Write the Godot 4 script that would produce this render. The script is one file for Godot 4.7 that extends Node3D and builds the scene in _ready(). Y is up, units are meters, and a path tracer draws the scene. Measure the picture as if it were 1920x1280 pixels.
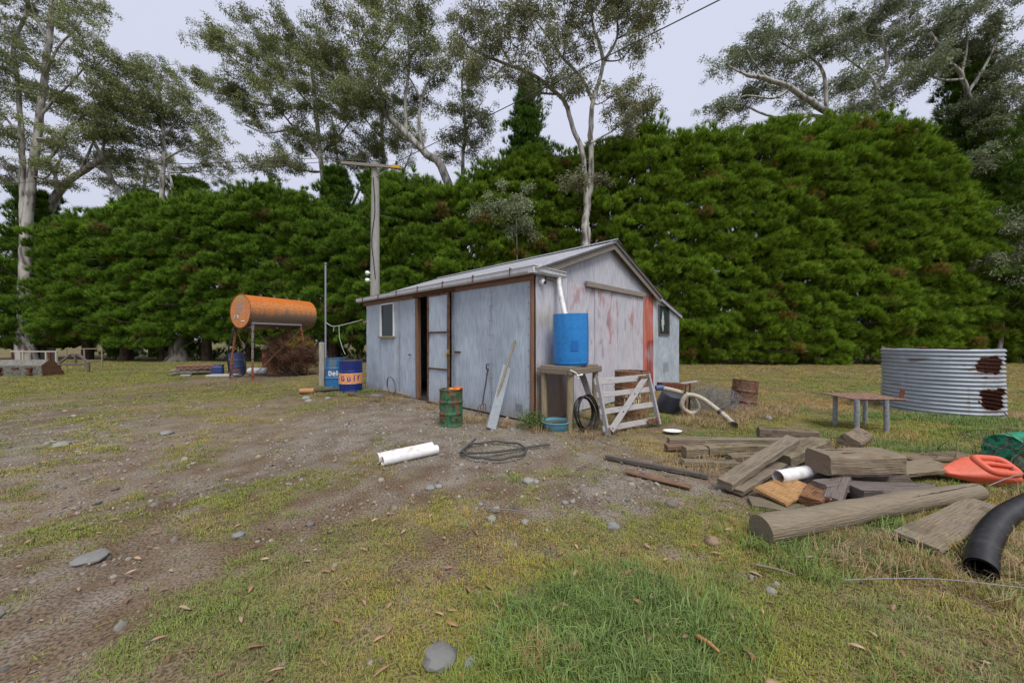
extends Node3D
# A farm yard: an old iron shed, drums, a tank on a stand, a timber pile, a clipped pine hedge with gums behind it. Metres, y up, the camera looks down -z.

const COVER := [[-2.03,1.54,0.12,0.3,0.25,0], [-2.73,1.97,0.2,0.35,0.35,0], [-2.94,2.51,0.55,0.5,0.1,0], [-1.58,1.68,0.75,0.2,0,0.1], [-1.52,2.06,0.72,0.25,0,0.1], [-1.57,2.83,0.5,0.5,0.1,0], [-3.52,3.23,0.42,0.4,0.3,0], [-6.62,5.00,0.42,0.4,0.6,0], [-3.92,5.00,0.48,0.45,0.25,0], [-10.44,7.46,0.5,0.3,0.3,0], [-13.82,11.82,0.85,0.25,0,0], [-17.09,11.82,0.85,0.2,0,0], [-9.01,10.46,0.65,0.45,0.1,0], [-7.27,11.82,0.8,0.4,0,0], [-4.85,7.17,0.55,0.5,0.15,0], [-2.68,5.62,0.06,0.3,0.6,0], [-1.64,6.64,0.04,0.2,0.5,0], [-1.12,3.47,0.4,0.6,0.2,0], [-0.68,4.01,0.08,0.3,0.55,0], [-0.07,4.87,0.05,0.3,0.7,0], [0.21,3.47,0.45,0.7,0.2,0], [-0.26,2.83,0.6,0.6,0.1,0], [-0.54,2.21,0.72,0.45,0,0], [-1.11,2.26,0.62,0.5,0,0.1], [-0.71,1.78,0.5,0.4,0.05,0], [-0.64,1.49,0.65,0.3,0,0], [0.12,1.97,0.85,0.3,0,0.3], [0.49,1.68,1,0.05,0,1], [0.09,1.51,0.95,0.2,0,0.7], [0.93,1.78,0.85,0.3,0,0.3], [0.93,3.17,0.1,0.2,0.8,0], [1.64,3.68,0.15,0.3,0.4,0], [2.33,4.74,0.7,0.9,0.1,0.2], [1.02,4.74,0.35,0.7,0.4,0], [1.75,2.92,0.3,0.7,0.2,0], [1.09,2.45,0.85,0.35,0,0.1], [1.39,2.06,0.85,0.35,0,0.2], [2.11,2.32,0.9,0.45,0,0.7], [1.59,1.62,0.75,0.6,0,0.3], [2.30,1.78,0.85,0.85,0,0.5], [3.64,2.51,0.85,0.8,0,0.5], [6.04,8.92,0.95,1,0,0.6], [3.98,5.62,0.95,0.25,0,0.3], [4.67,4.74,1,0.25,0,0.4], [6.83,5.62,1,0.2,0,0.5], [7.78,5.62,1,0.3,0,0.5], [9.82,11.82,0.95,0.4,0,0.4], [19.92,17.50,0.9,0.9,0,0.3], [9.33,16.85,0.9,0.85,0,0.4], [16.73,11.82,0.9,0.6,0,0.4], [-9.27,12.30,0.15,0.4,0.1,0], [-1.57,1.44,0.5,0.3,0.05,0]]

var rng := RandomNumberGenerator.new()
var n_low := FastNoiseLite.new()
var n_mid := FastNoiseLite.new()
var n_fine := FastNoiseLite.new()
var n_vol := FastNoiseLite.new()
var M := {}

# ---------------------------------------------------------------- mesh building
class MB:
	var v := PackedVector3Array()
	var n := PackedVector3Array()
	var c := PackedColorArray()
	var col := Color.WHITE

	func tri(a: Vector3, b: Vector3, d: Vector3, na: Vector3, nb: Vector3, nd: Vector3) -> void:
		if (b - a).cross(d - a).dot(na + nb + nd) > 0.0:
			v.append(a); v.append(d); v.append(b)
			n.append(na); n.append(nd); n.append(nb)
		else:
			v.append(a); v.append(b); v.append(d)
			n.append(na); n.append(nb); n.append(nd)
		c.append(col); c.append(col); c.append(col)

	func flat(a: Vector3, b: Vector3, d: Vector3, out: Vector3) -> void:
		var m := (b - a).cross(d - a)
		if m.length_squared() < 1e-16:
			return
		m = m.normalized()
		if m.dot(out) < 0.0:
			m = -m
		tri(a, b, d, m, m, m)

	func quad(a: Vector3, b: Vector3, d: Vector3, e: Vector3, out: Vector3) -> void:
		flat(a, b, d, out)
		flat(a, d, e, out)

	# a box whose edges are cut off by bev
	func box(t: Transform3D, s: Vector3, bev := 0.006) -> void:
		var h := s * 0.5
		var b := minf(bev, minf(h.x, minf(h.y, h.z)) * 0.6)
		var mid := t.origin
		var f := func(x: float, y: float, z: float) -> Vector3: return t * Vector3(x, y, z)
		var hx := h.x - b
		var hy := h.y - b
		var hz := h.z - b
		for s1: float in [-1.0, 1.0]:
			quad(t * Vector3(s1 * h.x, -hy, -hz), t * Vector3(s1 * h.x, hy, -hz), t * Vector3(s1 * h.x, hy, hz), t * Vector3(s1 * h.x, -hy, hz), t.basis.x * s1)
			quad(t * Vector3(-hx, s1 * h.y, -hz), t * Vector3(hx, s1 * h.y, -hz), t * Vector3(hx, s1 * h.y, hz), t * Vector3(-hx, s1 * h.y, hz), t.basis.y * s1)
			quad(t * Vector3(-hx, -hy, s1 * h.z), t * Vector3(hx, -hy, s1 * h.z), t * Vector3(hx, hy, s1 * h.z), t * Vector3(-hx, hy, s1 * h.z), t.basis.z * s1)
			for s2: float in [-1.0, 1.0]:
				quad(t * Vector3(s1 * h.x, s2 * hy, -hz), t * Vector3(s1 * h.x, s2 * hy, hz), t * Vector3(s1 * hx, s2 * h.y, hz), t * Vector3(s1 * hx, s2 * h.y, -hz), t.basis.x * s1 + t.basis.y * s2)
				quad(t * Vector3(s1 * h.x, -hy, s2 * hz), t * Vector3(s1 * h.x, hy, s2 * hz), t * Vector3(s1 * hx, hy, s2 * h.z), t * Vector3(s1 * hx, -hy, s2 * h.z), t.basis.x * s1 + t.basis.z * s2)
				quad(t * Vector3(-hx, s1 * h.y, s2 * hz), t * Vector3(hx, s1 * h.y, s2 * hz), t * Vector3(hx, s1 * hy, s2 * h.z), t * Vector3(-hx, s1 * hy, s2 * h.z), t.basis.y * s1 + t.basis.z * s2)
				for s3: float in [-1.0, 1.0]:
					flat(t * Vector3(s1 * h.x, s2 * hy, s3 * hz), t * Vector3(s1 * hx, s2 * h.y, s3 * hz), t * Vector3(s1 * hx, s2 * hy, s3 * h.z), t.basis.x * s1 + t.basis.y * s2 + t.basis.z * s3)

	# a bar from a to b, w wide (sideways) and h high
	func bar(a: Vector3, b: Vector3, w: float, h: float, bev := 0.006, roll := 0.0) -> void:
		box(Transform3D(along(b - a, roll), (a + b) * 0.5), Vector3(a.distance_to(b), h, w), bev)

	static func along(d: Vector3, roll := 0.0) -> Basis:
		var x := d.normalized()
		var up := Vector3.UP if absf(x.y) < 0.95 else Vector3.BACK
		var z := x.cross(up).normalized()
		return Basis(x, z.cross(x), z) * Basis(Vector3.RIGHT, roll)

	# a round tapering tube through points
	func tube(p: Array, r: Array, sides := 8, caps := true, wob := 0.0, slope := []) -> void:
		var k := p.size()
		var rings := []
		var dirs := []
		var side := Vector3.ZERO
		for i in k:
			var d: Vector3 = (p[mini(i + 1, k - 1)] - p[maxi(i - 1, 0)]).normalized()
			if i == 0:
				side = d.cross(Vector3.UP if absf(d.y) < 0.9 else Vector3.RIGHT).normalized()
			else:
				side = (side - d * side.dot(d)).normalized()
			var up := d.cross(side)
			var ring := []
			var rr: float = r[i] if r.size() > 1 else r[0]
			for j in sides:
				var a := TAU * j / sides
				var m := side * cos(a) + up * sin(a)
				ring.append([p[i] + m * rr * (1.0 + wob * sin(a * 3.0 + i * 1.7) * 0.6 + wob * sin(a * 2.0 - i * 0.9)), m if slope.is_empty() else (m - d * slope[i]).normalized()])
			rings.append(ring)
			dirs.append(d)
		for i in k - 1:
			for j in sides:
				var q := (j + 1) % sides
				var a: Array = rings[i][j]
				var b: Array = rings[i + 1][j]
				var d: Array = rings[i + 1][q]
				var e: Array = rings[i][q]
				tri(a[0], b[0], d[0], a[1], b[1], d[1])
				tri(a[0], d[0], e[0], a[1], d[1], e[1])
		if caps:
			for i: int in [0, k - 1]:
				var m: Vector3 = dirs[i] * (-1.0 if i == 0 else 1.0)
				for j in sides:
					tri(p[i], rings[i][j][0], rings[i][(j + 1) % sides][0], m, m, m)

	# a profile of (radius, height) points turned about the y axis of t; neighbours further apart than sharp degrees keep an edge
	func lathe(prof: Array, sides: int, t := Transform3D(), tint = null, a0 := 0.0, a1 := TAU) -> void:
		for i in prof.size() - 1:
			var p: Vector2 = prof[i]
			var q: Vector2 = prof[i + 1]
			var e := q - p
			if e.length_squared() < 1e-12:
				continue
			var flat_n := Vector2(e.y, -e.x).normalized()
			var np_ := flat_n
			var nq := flat_n
			if i > 0:
				var e0: Vector2 = p - prof[i - 1]
				var m := Vector2(e0.y, -e0.x).normalized()
				if m.dot(flat_n) > 0.7:
					np_ = (m + flat_n).normalized()
			if i < prof.size() - 2:
				var e1: Vector2 = prof[i + 2] - q
				var m := Vector2(e1.y, -e1.x).normalized()
				if m.dot(flat_n) > 0.7:
					nq = (m + flat_n).normalized()
			for j in sides:
				var a := lerpf(a0, a1, float(j) / sides)
				var b := lerpf(a0, a1, float(j + 1) / sides)
				var ca := Vector2(cos(a), sin(a))
				var cb := Vector2(cos(b), sin(b))
				var P := [t * Vector3(p.x * ca.x, p.y, p.x * ca.y), t * Vector3(q.x * ca.x, q.y, q.x * ca.y), t * Vector3(q.x * cb.x, q.y, q.x * cb.y), t * Vector3(p.x * cb.x, p.y, p.x * cb.y)]
				var B := t.basis
				var N := [B * Vector3(np_.x * ca.x, np_.y, np_.x * ca.y), B * Vector3(nq.x * ca.x, nq.y, nq.x * ca.y), B * Vector3(nq.x * cb.x, nq.y, nq.x * cb.y), B * Vector3(np_.x * cb.x, np_.y, np_.x * cb.y)]
				if tint != null:
					var k := [tint.call(a, p.y), tint.call(a, q.y), tint.call(b, q.y), tint.call(b, p.y)]
					tri_c(P[0], P[1], P[2], N[0], N[1], N[2], k[0], k[1], k[2])
					tri_c(P[0], P[2], P[3], N[0], N[2], N[3], k[0], k[2], k[3])
				else:
					tri(P[0], P[1], P[2], N[0], N[1], N[2])
					tri(P[0], P[2], P[3], N[0], N[2], N[3])

	func tri_c(a: Vector3, b: Vector3, d: Vector3, na: Vector3, nb: Vector3, nd: Vector3, ca: Color, cb: Color, cd: Color) -> void:
		if (b - a).cross(d - a).dot(na + nb + nd) > 0.0:
			v.append(a); v.append(d); v.append(b)
			n.append(na); n.append(nd); n.append(nb)
			c.append(ca); c.append(cd); c.append(cb)
		else:
			v.append(a); v.append(b); v.append(d)
			n.append(na); n.append(nb); n.append(nd)
			c.append(ca); c.append(cb); c.append(cd)

	# a sheet of points P[i][j] with colours C[i][j]; normals point along out
	func sheet(P: Array, out: Vector3, C := [], skip = null) -> void:
		var nu := P.size()
		var nv: int = P[0].size()
		var N := []
		for i in nu:
			var row := PackedVector3Array()
			for j in nv:
				var m: Vector3 = (P[mini(i + 1, nu - 1)][j] - P[maxi(i - 1, 0)][j]).cross(P[i][mini(j + 1, nv - 1)] - P[i][maxi(j - 1, 0)])
				m = m.normalized()
				row.append(-m if m.dot(out) < 0.0 else m)
			N.append(row)
		for i in nu - 1:
			for j in nv - 1:
				if skip != null and skip.call(i, j):
					continue
				var k := [col, col, col, col]
				if C.size():
					k = [C[i][j], C[i + 1][j], C[i + 1][j + 1], C[i][j + 1]]
				tri_c(P[i][j], P[i + 1][j], P[i + 1][j + 1], N[i][j], N[i + 1][j], N[i + 1][j + 1], k[0], k[1], k[2])
				tri_c(P[i][j], P[i + 1][j + 1], P[i][j + 1], N[i][j], N[i + 1][j + 1], N[i][j + 1], k[0], k[2], k[3])

	func mesh() -> ArrayMesh:
		var a := []
		a.resize(Mesh.ARRAY_MAX)
		a[Mesh.ARRAY_VERTEX] = v
		a[Mesh.ARRAY_NORMAL] = n
		a[Mesh.ARRAY_COLOR] = c
		var m := ArrayMesh.new()
		m.add_surface_from_arrays(Mesh.PRIMITIVE_TRIANGLES, a)
		return m


# ---------------------------------------------------------------- nodes
func at(x: float, d: float, y := 0.0) -> Vector3:
	return Vector3(x, y, -d)

func meta(o: Node, label: String, category: String, group := "", kind := "") -> void:
	if label: o.set_meta("label", label)
	if category: o.set_meta("category", category)
	if group: o.set_meta("group", group)
	if kind: o.set_meta("kind", kind)

var taken := {}
func numbered(called: String) -> String:
	var k: int = taken.get(called, 0)
	taken[called] = k + 1
	return called if k == 0 else "%s_%03d" % [called, k]

func thing(called: String, label: String, category: String, where := Vector3.ZERO, turn := 0.0, group := "") -> Node3D:
	var o := Node3D.new()
	o.name = numbered(called)
	add_child(o, true)
	o.position = where
	o.rotation.y = turn
	meta(o, label, category, group)
	return o

func part(parent: Node3D, called: String, mb: MB, mat: Material, label := "") -> MeshInstance3D:
	return part_mesh(parent, called, mb.mesh(), mat, label)

func part_mesh(parent: Node3D, called: String, m: Mesh, mat: Material, label := "") -> MeshInstance3D:
	var o := MeshInstance3D.new()
	var k := 0
	var name_ := called if parent != self else numbered(called)
	if parent != self:
		while parent.has_node(name_):
			k += 1
			name_ = "%s_%03d" % [called, k]
	o.name = name_
	o.mesh = m
	o.material_override = mat
	parent.add_child(o, true)
	if label: o.set_meta("label", label)
	return o

func single(called: String, label: String, category: String, mb: MB, mat: Material, where := Vector3.ZERO, turn := 0.0, group := "") -> MeshInstance3D:
	var o := part_mesh(self, called, mb.mesh(), mat)
	o.position = where
	o.rotation.y = turn
	meta(o, label, category, group)
	return o

func scatter(parent: Node3D, called: String, m: Mesh, mat: Material, xf: Array, cols := PackedColorArray()) -> MultiMeshInstance3D:
	var mm := MultiMesh.new()
	mm.transform_format = MultiMesh.TRANSFORM_3D
	mm.use_colors = cols.size() > 0
	mm.mesh = m
	mm.instance_count = xf.size()
	for i in xf.size():
		mm.set_instance_transform(i, xf[i])
	if cols.size():
		for i in xf.size():
			mm.set_instance_color(i, cols[i])
	var o := MultiMeshInstance3D.new()
	o.name = numbered(called) if parent == self else called
	o.multimesh = mm
	o.material_override = mat
	parent.add_child(o, true)
	o.set_meta("kind", "stuff")
	return o


# ---------------------------------------------------------------- materials
func lin(r: float, g: float, b: float) -> Color:
	return Color(r, g, b).linear_to_srgb()

func noise_image(sd: int, size: int, freq: float, oct := 4, kind := FastNoiseLite.TYPE_SIMPLEX_SMOOTH) -> Image:
	var f := FastNoiseLite.new()
	f.seed = sd
	f.noise_type = kind
	f.frequency = freq
	f.fractal_octaves = oct
	return f.get_seamless_image(size, size, false, false, 0.15, true)

func ramp_tex(im: Image, stops: Array) -> ImageTexture:
	var g := Gradient.new()
	g.offsets = PackedFloat32Array(stops.map(func(s): return s[0]))
	g.colors = PackedColorArray(stops.map(func(s): return s[1]))
	var lut := []
	for i in 256:
		var k := g.sample(i / 255.0)
		lut.append([int(k.r * 255.0), int(k.g * 255.0), int(k.b * 255.0)])
	var src := im.get_data()
	var n := im.get_width() * im.get_height()
	var step := src.size() / n
	var out := PackedByteArray()
	out.resize(n * 3)
	for i in n:
		var k: Array = lut[src[i * step]]
		out[i * 3] = k[0]
		out[i * 3 + 1] = k[1]
		out[i * 3 + 2] = k[2]
	return ImageTexture.create_from_image(Image.create_from_data(im.get_width(), im.get_height(), false, Image.FORMAT_RGB8, out))

func grey(v: float) -> Color:
	return Color(v, v, v)

func mat(color: Color, rough := 0.7, metal := 0.0, tex: Texture2D = null, scale := Vector3.ONE, bump: Texture2D = null, depth := 0.4) -> StandardMaterial3D:
	var m := StandardMaterial3D.new()
	m.albedo_color = color
	m.roughness = rough
	m.metallic = metal
	m.vertex_color_use_as_albedo = true
	if tex or bump:
		m.uv1_triplanar = true
		m.uv1_scale = scale
		m.albedo_texture = tex
	if bump:
		m.heightmap_enabled = true
		m.heightmap_texture = bump
		m.heightmap_scale = depth
	return m

func make_materials() -> void:
	var soft := noise_image(11, 512, 0.012, 5)
	var grain := noise_image(12, 512, 0.05, 4)
	var cell := noise_image(13, 512, 0.03, 3, FastNoiseLite.TYPE_CELLULAR)
	var t_soft := ramp_tex(soft, [[0.15, grey(0.72)], [0.5, grey(0.88)], [0.85, grey(1.0)]])
	var t_faint := ramp_tex(soft, [[0.15, grey(0.9)], [0.5, grey(0.96)], [0.85, grey(1.0)]])
	var t_streak := ramp_tex(grain, [[0.1, grey(0.84)], [0.4, grey(0.93)], [0.6, grey(0.96)], [0.9, grey(1.0)]])
	var t_wood := ramp_tex(grain, [[0.12, Color(0.64, 0.62, 0.61)], [0.33, Color(0.84, 0.83, 0.82)], [0.45, Color(0.9, 0.89, 0.88)], [0.62, Color(0.84, 0.83, 0.81)], [0.85, grey(1.0)]])
	var t_rust := ramp_tex(soft, [[0.2, Color(0.5, 0.42, 0.4)], [0.45, Color(0.8, 0.7, 0.64)], [0.6, Color(0.95, 0.85, 0.78)], [0.85, Color(0.7, 0.66, 0.66)]])
	var t_bark := ramp_tex(soft, [[0.2, Color(0.42, 0.38, 0.35)], [0.4, Color(0.72, 0.69, 0.66)], [0.55, grey(0.95)], [0.8, Color(1.0, 0.98, 0.95)]])
	var b_soft := ImageTexture.create_from_image(soft)
	var b_grain := ImageTexture.create_from_image(grain)
	var b_cell := ImageTexture.create_from_image(cell)
	var t_soil := ramp_tex(noise_image(14, 1024, 0.06, 5), [[0.1, grey(0.5)], [0.4, grey(0.78)], [0.55, grey(0.92)], [0.75, grey(1.0)], [0.95, Color(1.0, 0.98, 0.95)]])
	var b_soil := ImageTexture.create_from_image(noise_image(15, 1024, 0.05, 5))
	M.iron = mat(lin(0.54, 0.6, 0.655), 0.6, 0.12, t_streak, Vector3(0.9, 0.11, 0.9), b_soft, 0.8)
	M.iron.uv1_world_triplanar = false
	M.iron_gable = mat(lin(0.61, 0.615, 0.645), 0.68, 0.08, t_streak, Vector3(0.8, 0.1, 0.8), b_soft, 0.9)
	M.iron_lean = mat(lin(0.52, 0.57, 0.62), 0.55, 0.2, t_faint, Vector3(0.8, 0.5, 0.8), b_soft, 1.0)
	M.roof = mat(lin(0.4, 0.41, 0.44), 0.6, 0.2, t_streak, Vector3(0.15, 0.15, 0.8))
	M.tank_iron = mat(lin(0.42, 0.47, 0.53), 0.6, 0.15, t_streak, Vector3(0.3, 1.0, 0.3))
	M.pvc = mat(lin(0.78, 0.78, 0.78), 0.45, 0.0, ramp_tex(soft, [[0.15, Color(0.8, 0.76, 0.7)], [0.4, grey(0.94)], [0.8, grey(1.0)]]), Vector3(1.5, 1.5, 1.5))
	M.gutter = mat(lin(0.66, 0.67, 0.69), 0.5, 0.0, t_faint, Vector3(1.5, 1.5, 1.5))
	M.timber_red = mat(lin(0.32, 0.17, 0.12), 0.85, 0.0, t_wood, Vector3(1.6, 1.6, 0.12), b_grain, 0.5)
	M.timber_post = mat(lin(0.28, 0.16, 0.1), 0.85, 0.0, t_wood, Vector3(1.6, 0.1, 1.6), b_grain, 0.6)
	M.timber_grey = mat(lin(0.33, 0.3, 0.27), 0.88, 0.0, t_wood, Vector3(0.14, 2.8, 2.8), b_grain, 0.5)
	M.timber_gate = mat(lin(0.5, 0.49, 0.5), 0.85, 0.0, t_wood, Vector3(0.15, 3.0, 3.0), b_grain, 0.3)
	M.timber_old = mat(lin(0.275, 0.228, 0.17), 0.9, 0.0, t_wood, Vector3(0.16, 3.0, 3.0), b_grain, 0.6)
	M.timber_dark = mat(lin(0.2, 0.165, 0.15), 0.9, 0.0, t_wood, Vector3(0.2, 3.2, 3.2), b_grain, 0.5)
	M.timber_gold = mat(lin(0.5, 0.28, 0.11), 0.6, 0.0, t_wood, Vector3(0.4, 2.6, 2.6), b_grain, 0.2)
	M.timber_stand = mat(lin(0.36, 0.3, 0.19), 0.88, 0.0, t_wood, Vector3(1.5, 0.13, 1.5), b_grain, 0.4)
	M.timber_blue = mat(lin(0.4, 0.46, 0.52), 0.8, 0.0, t_wood, Vector3(0.1, 1.5, 1.5), b_grain, 0.3)
	M.log_wood = mat(lin(0.27, 0.225, 0.16), 0.9, 0.0, t_wood, Vector3(0.14, 2.6, 2.6), b_grain, 0.8)
	M.pole = mat(lin(0.42, 0.42, 0.39), 0.9, 0.0, t_wood, Vector3(1.2, 0.08, 1.2), b_grain, 0.6)
	M.rust = mat(lin(0.2, 0.085, 0.05), 0.85, 0.1, t_rust, Vector3(2.5, 2.5, 2.5), b_grain, 0.3)
	M.rust_dark = mat(lin(0.3, 0.17, 0.125), 0.9, 0.05, t_rust, Vector3(2.0, 2.0, 2.0), b_grain, 0.4)
	M.rust_brown = mat(lin(0.2, 0.13, 0.08), 0.8, 0.1, t_rust, Vector3(2.0, 2.0, 2.0), b_grain, 0.2)
	M.paint = mat(Color.WHITE, 0.5, 0.0, t_soft, Vector3(2.5, 2.5, 2.5), b_soft, 0.3)
	M.paint_matt = mat(Color.WHITE, 0.75, 0.0, t_rust, Vector3(1.6, 1.6, 1.6), b_grain, 0.15)
	M.plastic_blue = mat(lin(0.025, 0.25, 0.66), 0.42, 0.0, t_faint, Vector3(2, 2, 2))
	M.plastic_blue.backlight_enabled = true
	M.plastic_blue.backlight = Color(0.25, 0.25, 0.25)
	M.plastic_black = mat(lin(0.035, 0.034, 0.034), 0.45, 0.0, ramp_tex(soft, [[0.2, grey(0.42)], [0.5, grey(0.5)], [0.7, grey(0.75)], [0.9, Color(1.0, 0.96, 0.9)]]), Vector3(1.3, 1.3, 1.3))
	M.plastic_slate = mat(lin(0.045, 0.05, 0.065), 0.5, 0.0, t_faint, Vector3(3, 3, 3))
	M.plastic_red = mat(lin(0.66, 0.12, 0.06), 0.5, 0.0, t_faint, Vector3(4, 4, 4))
	M.basin = mat(lin(0.13, 0.38, 0.5), 0.5, 0.0, t_faint, Vector3(4, 4, 4))
	M.hose_beige = mat(lin(0.56, 0.5, 0.4), 0.7, 0.0, t_soft, Vector3(4, 4, 4))
	M.hose_grey = mat(lin(0.075, 0.08, 0.07), 0.7, 0.0, t_soft, Vector3(5, 5, 5))
	M.steel = mat(lin(0.38, 0.4, 0.43), 0.5, 0.3, t_soft, Vector3(3, 3, 3))
	M.steel_grey = mat(lin(0.24, 0.245, 0.26), 0.6, 0.2, t_rust, Vector3(3, 3, 3))
	M.wire = mat(lin(0.05, 0.045, 0.04), 0.7, 0.3)
	M.wire_grey = mat(lin(0.22, 0.22, 0.23), 0.7, 0.2)
	M.black = mat(lin(0.01, 0.01, 0.011), 0.7)
	M.white = mat(lin(0.78, 0.78, 0.78), 0.45)
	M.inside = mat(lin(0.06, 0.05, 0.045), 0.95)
	M.glass = mat(lin(0.03, 0.045, 0.045), 0.12)
	M.glass.metallic_specular = 0.25
	M.water = mat(lin(0.11, 0.07, 0.03), 0.08)
	M.bark_gum = mat(lin(0.47, 0.46, 0.44), 0.85, 0.0, t_bark, Vector3(0.5, 0.13, 0.5), b_soft, 2.0)
	M.bark_pine = mat(lin(0.13, 0.105, 0.09), 0.95, 0.0, t_rust, Vector3(0.6, 0.25, 0.6), b_cell, 3.0)
	M.twig = mat(lin(0.21, 0.175, 0.145), 0.95)
	M.stone = mat(lin(0.37, 0.36, 0.335), 0.85, 0.0, t_soft, Vector3(9, 9, 9), b_grain, 0.2)
	M.soil = mat(Color.WHITE, 0.95, 0.0, t_soil, Vector3(0.7, 0.7, 0.7), b_soil, 0.8)
	M.leaf = mat(Color.WHITE, 0.6)
	M.leaf.backlight_enabled = true
	M.leaf.backlight = Color(0.5, 0.5, 0.5)
	M.needle = mat(Color.WHITE, 0.55)
	M.needle.backlight_enabled = true
	M.needle.backlight = Color(0.4, 0.4, 0.4)
	M.blade = mat(Color.WHITE, 0.6)
	M.blade.backlight_enabled = true
	M.blade.backlight = Color(0.5, 0.5, 0.5)
	M.print = mat(Color.WHITE, 0.6)
	for k in ["leaf", "needle", "blade", "twig", "soil"]:
		M[k].metallic_specular = 0.18


# ---------------------------------------------------------------- ground
const LX := 0.25
var lattice := []
func make_lattice() -> void:   # what covers the yard: grass, dryness, gravel and length of the grass, on a 0.25 m grid
	for i in 285:
		var row := []
		for j in 136:
			var x := (i - 142) * LX
			var d := (j - 8) * LX
			var s := [0.0, 0.0, 0.0, 0.0]
			var t := 0.0
			for p in COVER:
				var q: float = ((x - p[0]) * (x - p[0]) + (d - p[1]) * (d - p[1])) / (0.012 * p[1] * p[1] + 0.02)
				var w := 1.0 / (1.0 + q * q)
				t += w
				for k in 4:
					s[k] += w * p[2 + k]
			row.append(Color(s[0] / t, s[1] / t, s[2] / t, s[3] / t))
		lattice.append(row)

func cover(x: float, d: float) -> Color:
	var fi := clampf(x / LX + 142.0, 0.0, 283.0)
	var fj := clampf(d / LX + 8.0, 0.0, 134.0)
	var i := int(fi)
	var j := int(fj)
	var a: Color = lattice[i][j].lerp(lattice[i + 1][j], fi - i)
	var b: Color = lattice[i][j + 1].lerp(lattice[i + 1][j + 1], fi - i)
	return a.lerp(b, fj - j)

# grass that the noise leaves standing there, 0 to 1
func grassy(x: float, d: float, k: Color) -> float:
	var s := k.r + 0.55 * n_mid.get_noise_2d(x, d) + 0.42 * n_fine.get_noise_2d(x, d)
	for c: float in [-2.35, -3.75]:
		var off := x - c + 0.42 * (d - 2.0) + 0.25 * n_low.get_noise_2d(d * 3.0, c)
		s -= 0.2 * exp(-off * off * 10.0) * clampf((9.0 - d) * 0.3, 0.0, 1.0)
	return clampf((s - 0.32) * 2.2, 0.0, 1.0)

func ground_y(x: float, d: float) -> float:
	var rut := 0.0
	for c: float in [-2.35, -3.75]:
		var off := x - c + 0.42 * (d - 2.0) + 0.25 * n_low.get_noise_2d(d * 3.0, c)
		rut -= 0.035 * exp(-off * off * 14.0) * clampf((9.0 - d) * 0.3, 0.0, 1.0)
	return rut + 0.022 * n_low.get_noise_2d(x * 1.4, d * 1.4) + 0.012 * n_mid.get_noise_2d(x, d) - 0.01

func ground_color(x: float, d: float) -> Color:
	var k := cover(x, d)
	var g := grassy(x, d, k)
	var w := n_low.get_noise_2d(x * 2.0 + 40.0, d * 2.0)
	var f := n_fine.get_noise_2d(x * 0.7 + 9.0, d * 0.7)
	var soil := Color(0.165, 0.113, 0.073).lerp(Color(0.25, 0.187, 0.128), clampf(0.5 + w, 0.0, 1.0))
	soil = soil.lerp(Color(0.29, 0.262, 0.22), clampf(k.b * 1.0 + f * 0.6, 0.0, 0.9))
	var turf := Color(0.165, 0.18, 0.052).lerp(Color(0.28, 0.205, 0.1), clampf(k.g * 0.9 + w * 0.6 + f * 0.4, 0.0, 1.0))
	return soil.lerp(turf, g * 0.8) * (1.0 + 0.15 * f)

func make_ground() -> void:
	var xs := []
	var ds := []
	var x := 0.0
	while x < 900.0:
		xs.append(x)
		x += 0.045 + maxf(0.0, x - 2.5) * 0.026
	var all_x := []
	for i in range(xs.size() - 1, 0, -1):
		all_x.append(-xs[i])
	all_x.append_array(xs)
	var d := -60.0
	while d < 1200.0:
		ds.append(d)
		d += 0.04 + absf(d - 2.0) * 0.017 if d > 1.0 else maxf(0.05, -(d - 1.0) * 0.2)
	var P := []
	var C := []
	for px: float in all_x:
		var prow := PackedVector3Array()
		var crow := PackedColorArray()
		for pd: float in ds:
			var y := ground_y(px, pd)
			var far := clampf((pd - 34.0) / 200.0, 0.0, 1.0)
			prow.append(Vector3(px, y, -pd))
			crow.append(ground_color(px, pd).lerp(Color(0.11, 0.12, 0.05), far))
		P.append(prow)
		C.append(crow)
	var mb := MB.new()
	mb.sheet(P, Vector3.UP, C)
	var o := part(self, "ground", mb, M.soil)
	o.set_meta("kind", "structure")

func tuft_mesh(blades: int, h0: float, h1: float, w: float, spread: float, c0: Color, c1: Color, c2: Color, seed_: int, droop := 0.35) -> ArrayMesh:
	rng.seed = seed_
	var mb := MB.new()
	for i in blades:
		var a := rng.randf() * TAU
		var r := spread * sqrt(rng.randf())
		var root := Vector3(cos(a) * r, -0.008, sin(a) * r)
		var b := a + rng.randf_range(-1.2, 1.2)
		var lean := Vector3(cos(b), 0, sin(b))
		var h := rng.randf_range(h0, h1)
		var side := lean.cross(Vector3.UP) * w * rng.randf_range(0.6, 1.2) * 0.5
		var k := rng.randf_range(0.2, 1.3)
		var mid := root + Vector3.UP * h * 0.6 + lean * h * k * 0.3
		var tip := root + Vector3.UP * h * maxf(0.12, 1.0 - droop * k) + lean * h * k
		var base := c0.lerp(c1, rng.randf())
		var end := base.lerp(c2, rng.randf_range(0.2, 0.9))
		var up := (Vector3.UP - lean * 0.4).normalized()
		mb.tri_c(root - side, root + side, mid + side * 0.7, up, up, up, base, base, end)
		mb.tri_c(root - side, mid + side * 0.7, mid - side * 0.7, up, up, up, base, end, end)
		mb.tri_c(mid - side * 0.7, mid + side * 0.7, tip, up, up, up, end, end, end)
	return mb.mesh()

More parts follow.
